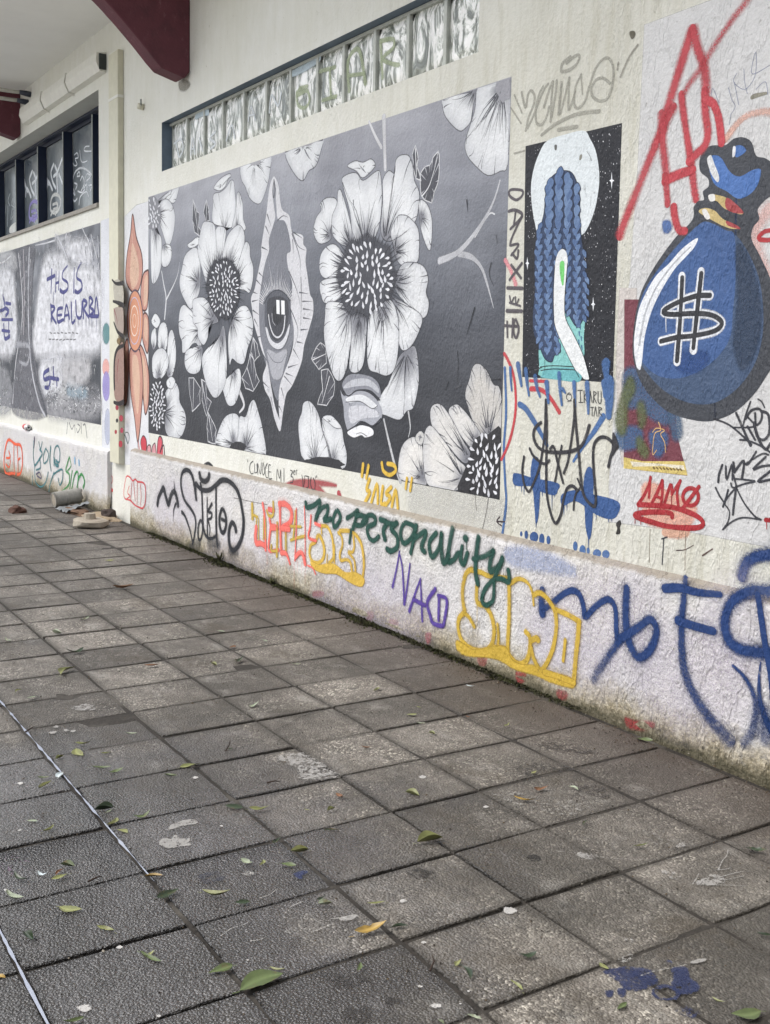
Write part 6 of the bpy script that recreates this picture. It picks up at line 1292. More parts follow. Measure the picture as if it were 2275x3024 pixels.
# red spray letters, top right
RS = (188, 66, 76)
graffiti('red_spray', 'large red sprayed angular letters above and behind the money bag', 'graffiti', [
    ('stroke', [S(VI, '735,340 640,640 540,960 450,1260 350,1580 220,1900 90,2230 -60,2600 -110,2750', 84, RS, soft=1.1, alpha=.88)]), ('stroke', [S(VI, '745,340 800,560 860,720 890,900 900,1080', 88, RS, soft=1.1, alpha=.88)]), ('stroke', [S(VI, '1400,-20 1180,260 960,590 860,760 700,980 610,1160', 56, RS, soft=1.3, alpha=.6)]),
    ('stroke', [S(VI, '610,1100 640,1350 680,1620 720,1880 760,2200 780,2320', 72, RS, soft=.9, alpha=.9)]), ('stroke', [S(VI, '880,1050 890,1300 920,1550 880,1700 780,1800 700,1880', 76, RS, soft=.8)]), ('stroke', [S(VI, '900,1160 990,1220 1050,1400 1080,1660', 78, RS, soft=.5)]), ('stroke', [S(VI, '520,1250 430,1420 390,1600 420,1900 440,2100', 78, RS, soft=1.1, alpha=.88)]), ('stroke', [S(VI, '380,1330 400,1500', 88, RS, soft=1.0, alpha=.8)]), ('stroke', [S(VI, '420,2110 560,2040 740,1980', 82, RS, soft=.5)]), ('stroke', [S(VJ, '420,0 440,180 450,320', 72, RS, soft=.7, alpha=.8)]), ('stroke', [S(VJ, '520,360 540,500 580,620 650,640', 74, RS, soft=.5)])], 0.0, .0032)
patch('blue_blot', 'soft blue paint blot left of the money bag neck', VJ, '400,540 460,530 490,590 460,650 410,640', (76, 110, 170), 30, .8, 0.0, .003, cat='paint smear')
graffiti('peach_arc', 'pale peach sprayed arc over the top of the money bag', 'graffiti', [('stroke', [S(VI, '1130,1620 1230,1480 1340,1370 1500,1310 1650,1310 1760,1400', 60, (226, 180, 164), soft=1.0, alpha=.7)])], 0.0, .0028)
graffiti('peach_arc', 'pink haze on the wall right of the money bag neck', 'graffiti', [('stroke', [S(VJ, '1640,380 1560,480 1480,620 1500,900 1600,1150', 110, (226, 184, 178), soft=1.4, alpha=.6)])], 0.0, .0028)
graffiti('red_scribble', 'red brushed hook at the right edge beside the money bag', 'graffiti', [('stroke', [S(VJ, '1720,630 1600,640 1520,700 1540,740 1700,745', 36, (176, 44, 52))])], 0.0, .0048)
graffiti('pen_scribble', 'thin blue ballpoint scribbles on the white patch above the bag', 'graffiti', [('stroke', [S(VI, a, 6, (140, 148, 172), soft=.3, alpha=.8)]) for a in ('1260,850 1220,950 1350,1040 1470,880 1480,600 1430,800 1460,860 1640,760', '1340,800 1350,960 1380,1090', '1160,1020 1200,1160 1240,1240 1190,1330', '1480,1040 1590,950 1620,1100', '960,1110 980,1030 1050,1200', '1230,960 1280,1220', '1190,1330 1170,1450')], 0.0, .003)
patch('brown_scuff', 'brown scuff mark near the right edge above the money bag', VI, '1425,1120 1480,1090 1600,1075 1605,1095 1500,1130 1430,1155', (140, 138, 124), 8, .85, 0.0, .003, cat='stain')
# CAMO
CM = (164, 40, 48)
patch('coral_smudge', 'pale coral smudge behind the red underlined tag', VH, '150,1270 260,1250 400,1330 560,1400 700,1500 640,1680 590,1790 380,1780 360,1700 180,1640 150,1450', (240, 176, 152), 40, .6, 0.0, .0022, cat='paint smear')
graffiti('red_tag', 'red brush tag reading CAMO with a spiral underline', 'graffiti', [
    L(S(VH, '228,1178 205,1270 150,1380 100,1450', 28, CM, soft=.15), S(VH, '226,1180 218,1290 210,1388', 22, CM, soft=.15)), L(S(VH, '350,1212 300,1330 240,1448', 30, CM, soft=.15), S(VH, '352,1212 352,1330 342,1440', 28, CM, soft=.15), S(VH, '275,1370 350,1402', 22, CM, soft=.15)), L(S(VH, '375,1445 440,1250 452,1350', 28, CM, soft=.15), S(VH, '452,1350 540,1212', 26, CM, soft=.15), S(VH, '542,1212 508,1330 520,1475', 26, CM, soft=.15)), L(S(VH, [(650 + 82 * math.cos(a), 1382 + 92 * math.sin(a)) for a in [j * math.pi / 6 for j in range(12)]], 30, CM, soft=.15, closed=True), S(VH, '738,1275 570,1500', 32, CM, soft=.15)),
    ('underline', [S(VH, '100,1462 250,1470 450,1490 620,1540 740,1600 782,1660 740,1702 600,1708 400,1690 220,1640 90,1600 62,1570 130,1550 300,1540 440,1555 455,1592', 40, CM, soft=.15)]), *[('drip', [S(VH, f'{x},{y} {x},{y + l}', 7, CM, soft=.2)]) for x, y, l in ((95, 1450, 90), (212, 1470, 70), (330, 1470, 45), (368, 1470, 40), (450, 1360, 100), (65, 1620, 40), (125, 1630, 40))]], 0.0, .0045)
patch('peach_square', 'pale peach painted square under the red underlined tag', VH, '375,1715 600,1745 598,1800 372,1790', (226, 184, 160), 6, .7, 0.0, .0024, cat='paint patch')
# crayon scribbles, right edge
CK = (52, 54, 62)
def cray(lab, rows): graffiti('crayon_tag', lab, 'graffiti', [('stroke', [S(VH, a, wd, CK, soft=.5, alpha=.92)]) for a, wd in rows], 0.0, .0045)
cray('black crayon monogram just right of the money bag bottom', (('900,560 1050,620 1200,740 1290,830', 16), ('1100,650 1250,650 1330,640', 14), ('1130,500 1200,660 1280,840', 24), ('1280,380 1230,520 1200,640', 16), ('1230,520 1310,600 1340,620', 16), ('1230,560 1290,470 1370,455 1400,500 1390,580 1340,620 1330,500', 20), ('1400,480 1470,520 1480,700 1420,780 1350,740 1320,600', 24), ('1320,620 1370,780 1440,880 1490,820', 24), ('1170,780 1260,790 1400,850 1500,920', 16), ('1250,640 1330,780', 20), ('1360,350 1400,380 1430,440', 12)))
cray('black crayon letters stepping down at the right edge', (('985,1045 950,1140 940,1225', 20), ('1020,1060 1030,1200 1085,1040 1090,1200', 18), ('1100,1020 1110,1120', 22), ('1110,1120 1210,1000 1190,1190', 20), ('1340,905 1260,1030 1225,1035', 18), ('1225,1035 1400,930 1470,940', 16), ('1440,960 1310,1090 1400,1060 1490,1050', 20), ('1490,1110 1360,1220 1480,1200', 20), ('1120,1190 1330,1215 1230,1240 1130,1275', 14), ('1075,1240 1090,1280 1130,1275 1100,1150', 18)))
cray('black crayon arrowhead shape below the stepped crayon letters', (('912,1285 960,1380 1010,1450', 16), ('1045,1310 1020,1400 990,1485', 18), ('1000,1450 1060,1360 1130,1280', 14), ('1130,1280 1110,1430 1095,1565', 24), ('1135,1290 1210,1440 1320,1580 1390,1620', 14), ('1010,1460 1060,1540 1040,1650 990,1725', 14), ('990,1725 1090,1640 1210,1600 1390,1622', 14)))
graffiti('pen_marks', 'thin black T-shaped mark above the ledge below the red tag', 'graffiti', [('stroke', [S(VH, '365,1830 358,1950 348,2095', 10, CK)]), ('stroke', [S(VH, '345,1825 400,1805', 12, CK)])], 0.0, .003)
graffiti('pen_marks', 'two short dark brush ticks above the ledge near the blue arc', 'graffiti', [('tick', [S(VH, '500,1945 590,1938 680,1890', 13, (66, 46, 46), t0=.6, t1=.4)]), ('tick', [S(VH, '775,2000 880,1930', 14, (86, 66, 62), t1=.6)])], 0.0, .003)
graffiti('red_mark', 'small red mark at the right edge level with the spiral underline', 'graffiti', [('stroke', [S(VH, '1440,1625 1530,1630', 34, CM), S(VH, '1450,1640 1452,1720', 8, CM)])], 0.0, .004)
# window scribbles: strokes on the panes and glass blocks
def scrib(name, lab, Y, parts, off=.002): return graffiti(name, lab, 'graffiti', parts, Y, off)
WT = (228, 233, 238); PY = WD - .008
for lab, dx, c2 in (('white sprayed scribble on the third window pane', 0, (226, 228, 226)), ('white and violet sprayed scribble on the second window pane', -1, (158, 148, 214))):
    ox = 0 if dx == 0 else -318; oy = 0 if dx == 0 else 150
    def T(s_): return [(x + ox * (1 if dx else 0), y + oy * (.7 if dx else 0)) for x, y in P(s_)]
    scrib('window_scribble', lab, PY, [('letter', [S(VM, T('680,900 700,1000 730,1080'), 39, WT, alpha=.97), S(VM, T('700,1150 720,1030 780,1160'), 36, WT, alpha=.97)]), ('letter', [S(VM, T('800,780 760,900 790,1050 830,1130'), 39, WT, alpha=.97), S(VM, T('820,800 850,900 800,960'), 36, WT, alpha=.97)]), ('letter', [S(VM, T('930,690 890,800 850,950 860,1190'), 36, WT, alpha=.97), S(VM, T('880,930 930,1060'), 36, WT, alpha=.97)]), ('head', [S(VM, T('760,1320 800,1240 860,1235 905,1310 890,1420 830,1500 760,1470'), 39, c2, closed=True, alpha=.85), S(VM, T('790,1380 850,1360 860,1430 800,1450'), 33, c2, alpha=.8), S(VM, T('760,1540 800,1470 830,1530'), 30, c2, alpha=.8)])])
scrib('window_scribble', 'white outlined character scribble on the rightmost window pane', PY, [('letter', [S(VM, '1110,640 1150,610 1165,680 1120,700 1150,780 1110,800 1075,730', 15, WT, alpha=.97)]), ('letter', [S(VM, '1190,570 1215,740 1300,730', 13, WT, alpha=.97), S(VM, '1330,510 1270,520 1260,580 1360,585', 15, WT, alpha=.97)]), ('head', [S(VM, '1370,940 1290,860 1200,835 1120,900 1080,1050 1075,1250 1110,1330 1150,1290', 21, WT, alpha=.97)]), ('face', [S(VM, a, 19, WT, alpha=.95) for a in ('1150,930 1180,890 1190,950 1150,960', '1270,1000 1300,920 1350,960 1290,1030', '1110,1060 1150,1080 1130,1150', '1200,1020 1230,960 1260,1060 1210,1180', '1250,1140 1290,1080 1300,1180', '1160,1180 1220,1200 1260,1160', '1330,1100 1370,1090 1350,1180', '1100,1150 1120,1240 1090,1200', '1180,1380 1200,1260 1290,1190 1320,1260')])])
scrib('window_scribble', 'pale drips and scribble on the leftmost window pane', PY, [('stroke', [S(VM, a, 16, (190, 200, 204), alpha=.7) for a in ('150,1220 120,1320 150,1400', '190,1290 170,1380 210,1420', '90,1380 70,1620', '120,1400 110,1700', '180,1440 160,1600 190,1560')]), ('patch', [S(VM, '150,1720 240,1650 250,1760 150,1800', 12, (224, 226, 222), kind='fs', alpha=.9)])])
GY = GD - .005; PL = (206, 212, 216); OV = (170, 182, 148)
scrib('glass_lettering', 'row of thin white letters on the left glass blocks', GY, [L(S(V2, '125,655 140,725', 9, PL), S(V2, '118,665 150,645 160,690 145,725', 8, PL)), L(S(V2, '195,715 203,640 215,712', 9, PL), S(V2, '197,690 212,688', 7, PL)), L(S(V2, '235,640 250,700', 9, PL)), L(S(V2, '310,610 285,640 310,665 285,690', 9, PL)), L(S(V2, '360,650 385,580 400,640', 9, PL)), L(S(V2, '462,560 475,495 495,555', 9, PL), S(V2, '468,535 490,530', 7, PL)), L(S(V2, '560,520 570,440 600,490 615,430', 10, PL))], .006)
scrib('glass_lettering', 'olive green letters brushed on the middle glass blocks', GY, [L(S(V2, '735,400 690,420 690,480 720,500 745,470 735,420 690,440', 15, OV, alpha=.7)), L(S(V2, '795,330 865,310', 15, OV, alpha=.7), S(V2, '840,325 845,450', 15, OV, alpha=.7), S(V2, '805,465 870,445', 13, OV, alpha=.7)), L(S(V2, '930,420 925,280 975,230 1005,385', 18, OV, alpha=.7), S(V2, '930,350 1000,340', 13, OV, alpha=.7)), L(S(V2, '1085,360 1075,190', 16, OV, alpha=.7), S(V2, '1075,190 1130,180 1135,220 1085,270 1130,295 1160,300', 15, OV, alpha=.7))], .0065)
scrib('glass_smear', 'pale blue brush smear across two glass blocks above olive letters', GY, [('stroke', [S(V2, '670,340 730,310 790,270', 26, (190, 206, 214), alpha=.85)])], .006)
scrib('glass_smear', 'small pale blue smear at the top of the left glass blocks', GY, [('stroke', [S(V2, '220,540 250,525 275,520', 20, (190, 206, 214), alpha=.85)])], .006)

def crack(lab, v, a, wd=6, c=(120, 112, 100), Y=0.0, al=.75): graffiti('wall_crack', lab, 'crack', [('line', [(v, a, wd, c, dict(soft=.6, alpha=al))])], Y, .0042)
crack('thin winding crack below the right corner of the flower mural', VE, '1290,100 1280,180 1265,260 1250,330 1235,385', 8, (110, 108, 106))
crack('short crack left of the winding one under the flower mural', VE, '1165,60 1170,140 1178,215', 6, (120, 118, 114))
crack('vertical board joint above the ledge below the red tag', VH, '222,1720 216,1900 212,2070', 7, (140, 132, 116))
crack('vertical board joint right of the thin black T mark', VH, '598,1750 592,1950 588,2150', 6, (150, 132, 116))
crack('long upright wrinkle in the paper over the money bag', V6, '1462,900 1455,1200 1450,1500 1440,1800 1425,2050', 9, (40, 58, 92), 0.0, .7)
crack('second upright wrinkle in the paper on the bag bottom', V8, '1385,150 1382,290 1384,390', 7, (30, 40, 60), 0.0, .8)
crack('crack running along the plinth through the green script', VE, '-40,340 100,385 250,430 420,470 560,490 700,520', 7, (214, 214, 208), Y_PL, .8)
crack('horizontal crack in the plinth left of the coral letters', VD, '-120,440 0,465 120,490 280,520', 6, (120, 116, 112), Y_PL, .7)
patch('peeled_spot', 'ragged black peeled spot right of the right blue cross', VG, '1300,1860 1340,1820 1355,1850 1340,1900 1345,1960 1300,1970 1315,1910', (44, 42, 42), 8, .9, 0.0, .003, cat='stain')
patch('brown_stain', 'brown dirt stain on the plaster below the glass block window bracket', V1, '1160,530 1200,520 1230,545 1200,580 1165,575', (140, 136, 124), 14, .6, 0.0, .003, cat='stain')
patch('dirt_spot', 'dark nail hole with a dirt run at the top right', VI, '10,370 60,365 70,410 40,450 15,420', (92, 88, 74), 10, .85, 0.0, .003, cat='stain')

# ------------------------------------------------------------------ debris on the pavement
M_CONC = mat_simple('old_concrete', (158, 150, 136), .85, var=.2, scale=22, bump=.5); M_CONC2 = mat_simple('grey_cement', (146, 145, 139), .8, var=.25, scale=14, bump=.4)
def rock(name, mat, c, r, seed, parent=None, n=2, amp=.25):
    bm = bmesh.new(); bmesh.ops.create_icosphere(bm, subdivisions=n, radius=1)
    for v in bm.verts:
        d = 1 + amp * noise.noise(v.co * 1.6 + Vector((seed, 0, 0))); v.co = Vector((v.co.x * r[0] * d, v.co.y * r[1] * d, v.co.z * r[2] * d))
    me = bpy.data.meshes.new(name); bm.to_mesh(me); bm.free(); me.materials.append(mat)
    o = bpy.data.objects.new(name, me); o.location = c; return link(o, parent)
# broken pipe lying against the plinth end
a = on_z(197, 1492, .0); b_ = on_z(272, 1478, 0.0)
pp_ = empty('broken_pipe'); meta(pp_, 'broken grey cement pipe lying against the left plinth', 'pipe')
A_ = on_z(205, 1496, 0); A_ = Vector((A_.x, -.38, .078)); B_ = Vector((A_.x - .02, -.1, .11))
ax = (B_ - A_).normalized(); u_ = ax.cross(Vector((0, 0, 1))).normalized(); v_ = ax.cross(u_)
vs = []; fs = []; n = 24; segs = 8
for s_ in range(segs + 1):
    for ring, rad in enumerate((.078, .066)):
        for k in range(n):
            an = 2 * math.pi * k / n; e = (.05 * noise.noise((math.cos(an) * 2, math.sin(an) * 2, 4)) if s_ == segs else 0)
            p_ = A_ + (B_ - A_) * (s_ / segs) + ax * e + (u_ * math.cos(an) + v_ * math.sin(an)) * rad * (1 + .015 * noise.noise((s_ * .7, an, 1))); vs.append(p_)
for s_ in range(segs):
    for ring in (0, 1):
        for k in range(n):
            i0 = s_ * 2 * n + ring * n + k; i1 = s_ * 2 * n + ring * n + (k + 1) % n; fs.append((i0, i1, i1 + 2 * n, i0 + 2 * n) if ring == 0 else (i1, i0, i0 + 2 * n, i1 + 2 * n))
for s_ in (0, segs):
    for k in range(n): b0 = s_ * 2 * n; fs.append((b0 + k, b0 + (k + 1) % n, b0 + n + (k + 1) % n, b0 + n + k))
mesh_obj('pipe_wall', vs, fs, M_CONC2, pp_, True)
m2 = MB(); m2.tube([tuple(A_ + ax * .004), tuple(A_ + ax * .02)], .071, 20); m2.build('end_plug', M_CONC, pp_)
m2 = MB(); c_ = A_ + (B_ - A_) * .45
m2.tube([tuple(A_ + (B_ - A_) * t) for t in (.42, .44, .48, .5)], [.08, .083, .083, .08], 24, False); m2.build('collar', M_CONC2, pp_, smooth=True)
# crumpled grey sheet leaning over rubble
vs = []; fs = []
for j in range(9):
    for i in range(11):
        x = B_.x + .14 + .4 * i / 10; y = -.4 + .24 * j / 8; z = .012 + .1 * (i / 10) * (j / 8) + .05 * noise.noise((i * .6, j * .6, 2)) ; vs.append((x, y, max(z, .006)))
for j in range(8):
    for i in range(10): q0 = j * 11 + i; fs.append((q0, q0 + 1, q0 + 12, q0 + 11))
o = mesh_obj('crumpled_sheet', vs, fs, mat_simple('grey_plastic_sheet', (120, 124, 126), .5, var=.2, scale=9), None, True); meta(o, 'crumpled dark grey plastic sheet beside the broken pipe', 'plastic sheet')
cb = empty('concrete_lamp_foot'); c_ = on_z(267, 1555, 0); meta(cb, 'round pale concrete foot with a short stub on the pavement by the wall', 'concrete block')
m2 = MB(); m2.tube([(c_.x, c_.y, .004), (c_.x, c_.y, .02), (c_.x, c_.y, .06), (c_.x, c_.y, .072)], [.145, .16, .155, .13], 22); dd_ = m2.build('disc', M_CONC, cb)
for v in dd_.data.vertices: v.co += Vector((noise.noise(v.co * 9), noise.noise(v.co * 9 + Vector((5, 0, 0))), .5 * noise.noise(v.co * 7))) * .03
m2 = MB(); m2.tube([(c_.x - .02, c_.y, .07), (c_.x - .02, c_.y, .12)], [.06, .052], 10); m2.build('stub', M_CONC, cb)
for k, (x, y, r_, col, lab, nm) in enumerate(((52, 1514, (.1, .07, .06), (84, 58, 48), 'brown crumpled dry leaf clump far left on the pavement', 'dry_leaf_clump'), (362, 1530, (.09, .07, .08), (62, 52, 48), 'dark lump of dirt at the corner of the right plinth', 'dirt_lump'), (230, 1514, (.3, .09, .03), (104, 80, 62), 'low heap of brown earth below the broken pipe', 'earth_heap'), (300, 1530, (.28, .14, .03), (150, 134, 112), 'low heap of pale sand between the two plinths', 'sand_heap'))):
    q = on_z(x, y, 0); o = rock(nm, mat_simple(nm, col, .9, var=.3, scale=25, bump=.6), (q.x, min(q.y, -.13 if k else q.y), .012), r_, k * 3, n=3, amp=.5); meta(o, lab, nm.replace('_', ' ').split()[-1])
# crushed drink can on the left ledge
can = empty('drink_can'); q = on_y(80, 1272, -.03); meta(can, 'red and white crushed drink can lying on the left ledge', 'can')
cz = LEDGE_L + .045; C0 = Vector((q.x - .1, -.035, cz)); C1 = Vector((q.x + .12, -.04, cz))
def can_part(nm, t0, t1, rs, mat):
    m3 = MB(); m3.tube([tuple(C0 + (C1 - C0) * (t0 + (t1 - t0) * k / (len(rs) - 1))) for k in range(len(rs))], rs, 14); m3.build(nm, mat, can, smooth=False)
can_part('body', 0, .55, [.03, .036, .031, .036], mat_simple('red_can', (196, 60, 62), .35, var=.15, scale=20)); can_part('body_band', .55, .92, [.036, .035, .036], mat_simple('white_can', (222, 220, 216), .35, var=.1)); can_part('lid', .92, 1.0, [.036, .033, .028], mat_simple('can_metal', (170, 172, 174), .3, .9)); can_part('opening', 1.0, 1.01, [.012, .012], mat_simple('can_hole', (24, 24, 26), .8))

# ------------------------------------------------------------------ moss and weeds along the foot of the plinth
def mat_moss():
    m, t, b = new_mat('moss_green'); n = pos_noise(t, 30, 4, .6)
    t.links.new(ramp(t, n.outputs['Fac'], [(.35, lin((40, 38, 26))), (.55, lin((58, 60, 32))), (.75, lin((84, 92, 44)))]).outputs[0], b.inputs['Base Color']); b.inputs['Roughness'].default_value = .9; return m
vs = []; fs = []; rr = random.Random(5)
for k in range(15000):
    x = rr.uniform(-9.2, -3.6); dens = .4 + .8 * noise.noise((x * 2.3, 0, 3)) + .4 * noise.noise((x * 8, 2, 3)); 
    w_ = max(0, 1 - abs(x + 6.6) / 3.6)
    if rr.random() > (dens * .75 + .25) * (w_ ** .6): continue
    y = -.05 - abs(rr.gauss(0, .032)) * (1.3 if dens > .6 else .8); h = rr.uniform(.004, .014) * (1.5 if dens > .7 else 1); a_ = rr.uniform(0, 6.28); s_ = rr.uniform(.004, .011)
    b0 = len(vs); dx, dy = math.cos(a_) * s_, math.sin(a_) * s_
    vs += [(x - dx, y - dy, .0), (x + dx, y + dy, .0), (x + dy * rr.uniform(-1, 1), y - dx * rr.uniform(-.6, .6), h)]; fs.append((b0, b0 + 1, b0 + 2))
ms = mesh_obj('moss', vs, fs, mat_moss()); meta(ms, 'strip of green moss growing along the foot of the plinth', 'moss', kind='stuff')
# a few weeds one can pick out
for k, (x, y, h, lab) in enumerate(((655, 1660, .11, 'small green weed growing at the plinth foot under the black tag'), (800, 1725, .05, 'tiny weed at the plinth foot below the coral letters'))):
    q = on_z(x, y, 0); wd = empty('weed'); meta(wd, lab, 'weed')
    for j in range(9):
        a_ = j * .7; r2 = random.Random(k * 50 + j); t_ = Vector((math.cos(a_) * .05, math.sin(a_) * .035, h * r2.uniform(.4, 1))); o_ = Vector((q.x, -.075, 0)); s_ = t_.cross(Vector((0, 0, 1))).normalized() * .007
        mesh_obj('blade', [o_ - s_ * .5, o_ + s_ * .5, o_ + t_ * .6 + s_, o_ + t_, o_ + t_ * .6 - s_], [(0, 1, 2, 3, 4)], mat_moss() if j == 0 and k == 0 else bpy.data.materials['moss_green'], wd)

# grit, crumbs of mortar and bits of dry leaf lying about
vs = []; fs = []; rr = random.Random(77); cols = []
for k in range(5200):
    x = rr.uniform(-11, -1.2); y = -.05 - (abs(rr.gauss(0, .12)) if rr.random() < .5 else rr.uniform(0, 2.9)); s_ = rr.uniform(.0012, .0042) * (1.5 if rr.random() < .06 else 1); b0 = len(vs); a_ = rr.uniform(0, 6.28)
    for m_ in range(4): vs.append((x + math.cos(a_ + m_ * 1.57) * s_ * rr.uniform(.6, 1.4), y + math.sin(a_ + m_ * 1.57) * s_ * rr.uniform(.6, 1.4), .0012))
    vs.append((x, y, .0015 + s_ * rr.uniform(.5, 1.0))); fs += [(b0 + m_, b0 + (m_ + 1) % 4, b0 + 4) for m_ in range(4)]
def mat_grit():
    m, t, b = new_mat('grit'); n = pos_noise(t, 23, 2, .5); t.links.new(ramp(t, n.outputs['Fac'], [(.35, lin((40, 34, 28))), (.5, lin((84, 70, 52))), (.62, lin((150, 144, 132)))], 'CONSTANT').outputs[0], b.inputs['Base Color']); b.inputs['Roughness'].default_value = .9; return m
gr_ = mesh_obj('grit', vs, fs, mat_grit()); meta(gr_, 'grit and crumbs of dirt scattered over the slabs', 'grit', kind='stuff')
# ------------------------------------------------------------------ fallen leaves
LM = {'g': mat_leaf('leaf_green', (88, 102, 62)), 'y': mat_leaf('leaf_yellow_green', (132, 136, 86)), 'p': mat_leaf('leaf_pale_underside', (146, 156, 132)), 'd': mat_leaf('leaf_dark_green', (46, 60, 40), rough=.3), 'o': mat_leaf('leaf_ochre', (160, 132, 66)), 'b': mat_leaf('leaf_brown', (118, 82, 56), rough=.6), 'w': mat_leaf('leaf_bluish_white', (190, 202, 206))}
LEAFN = {'g': 'green', 'y': 'yellow-green', 'p': 'pale green', 'd': 'dark green', 'o': 'ochre yellow', 'b': 'brown', 'w': 'bluish white'}
leaf_meshes = {}
def leaf_mesh(kind, var):
    if (kind, var) in leaf_meshes: return leaf_meshes[(kind, var)]
    rr = random.Random(var * 13 + ord(kind)); n = 9; vs = []; fs = []; cs = []
    wide = (.22, .13, .28, .17, .24, .11, .2, .15)[var % 8]; curl = (.10, .26, .05, .3, .14, .2, .4, .08)[var % 8]; fold = (.35, .9, .2, .6, 1.3, .5, .3, .8)[var % 8]; twist = rr.uniform(-1.2, 1.2); side = rr.uniform(-.22, .22)
    for i in range(n + 1):
        t = i / n; w_ = wide * (math.sin(math.pi * min(1, t * 1.02)) ** .8) * (1 - .25 * t) if 0 < i < n else 0.0
        x = t - .5; z0 = curl * (t - .45) ** 2 * 2 + .01; y0 = side * math.sin(math.pi * t)
        for k, u in enumerate((-1, -.5, 0, .5, 1)):
            wv_ = 1 + (.18 * noise.noise((t * 5, u * 3, var)) if abs(u) == 1 else 0) - (.55 if var % 8 in (3, 6) and u == 1 and .45 < t < .62 else 0); yy = y0 + u * w_ * wv_; zz = z0 + abs(u) * w_ * fold + u * w_ * twist * (t - .5); vs.append((x, yy, max(zz, 0.004))); cs.append(1.0 if k == 2 else 0.0)
    for i in range(n):
        for k in range(4): a_ = i * 5 + k; fs.append((a_, a_ + 1, a_ + 6, a_ + 5))
    b0 = len(vs)   # stalk
    for (x, y, z) in ((-.5, -.008, .012), (-.5, .008, .012), (-.66, .03, .01), (-.66, .018, .01)): vs.append((x, y, z)); cs.append(1.0)
    fs.append((b0, b0 + 1, b0 + 2, b0 + 3))
    me = bpy.data.meshes.new('fallen_leaf'); me.from_pydata(vs, [], fs); me.update(); me.materials.append(LM[kind])
    at = me.attributes.new('Col', 'FLOAT', 'POINT'); at.data.foreach_set('value', cs)
    for p_ in me.polygons: p_.use_smooth = True
    leaf_meshes[(kind, var)] = me; return me
I1, I2, I3, I4, I5, I6, I7, I8 = (0, 1400), (600, 1800), (0, 2000), (0, 2424), (600, 2424), (1200, 2424), (1675, 2424), (1200, 1900)
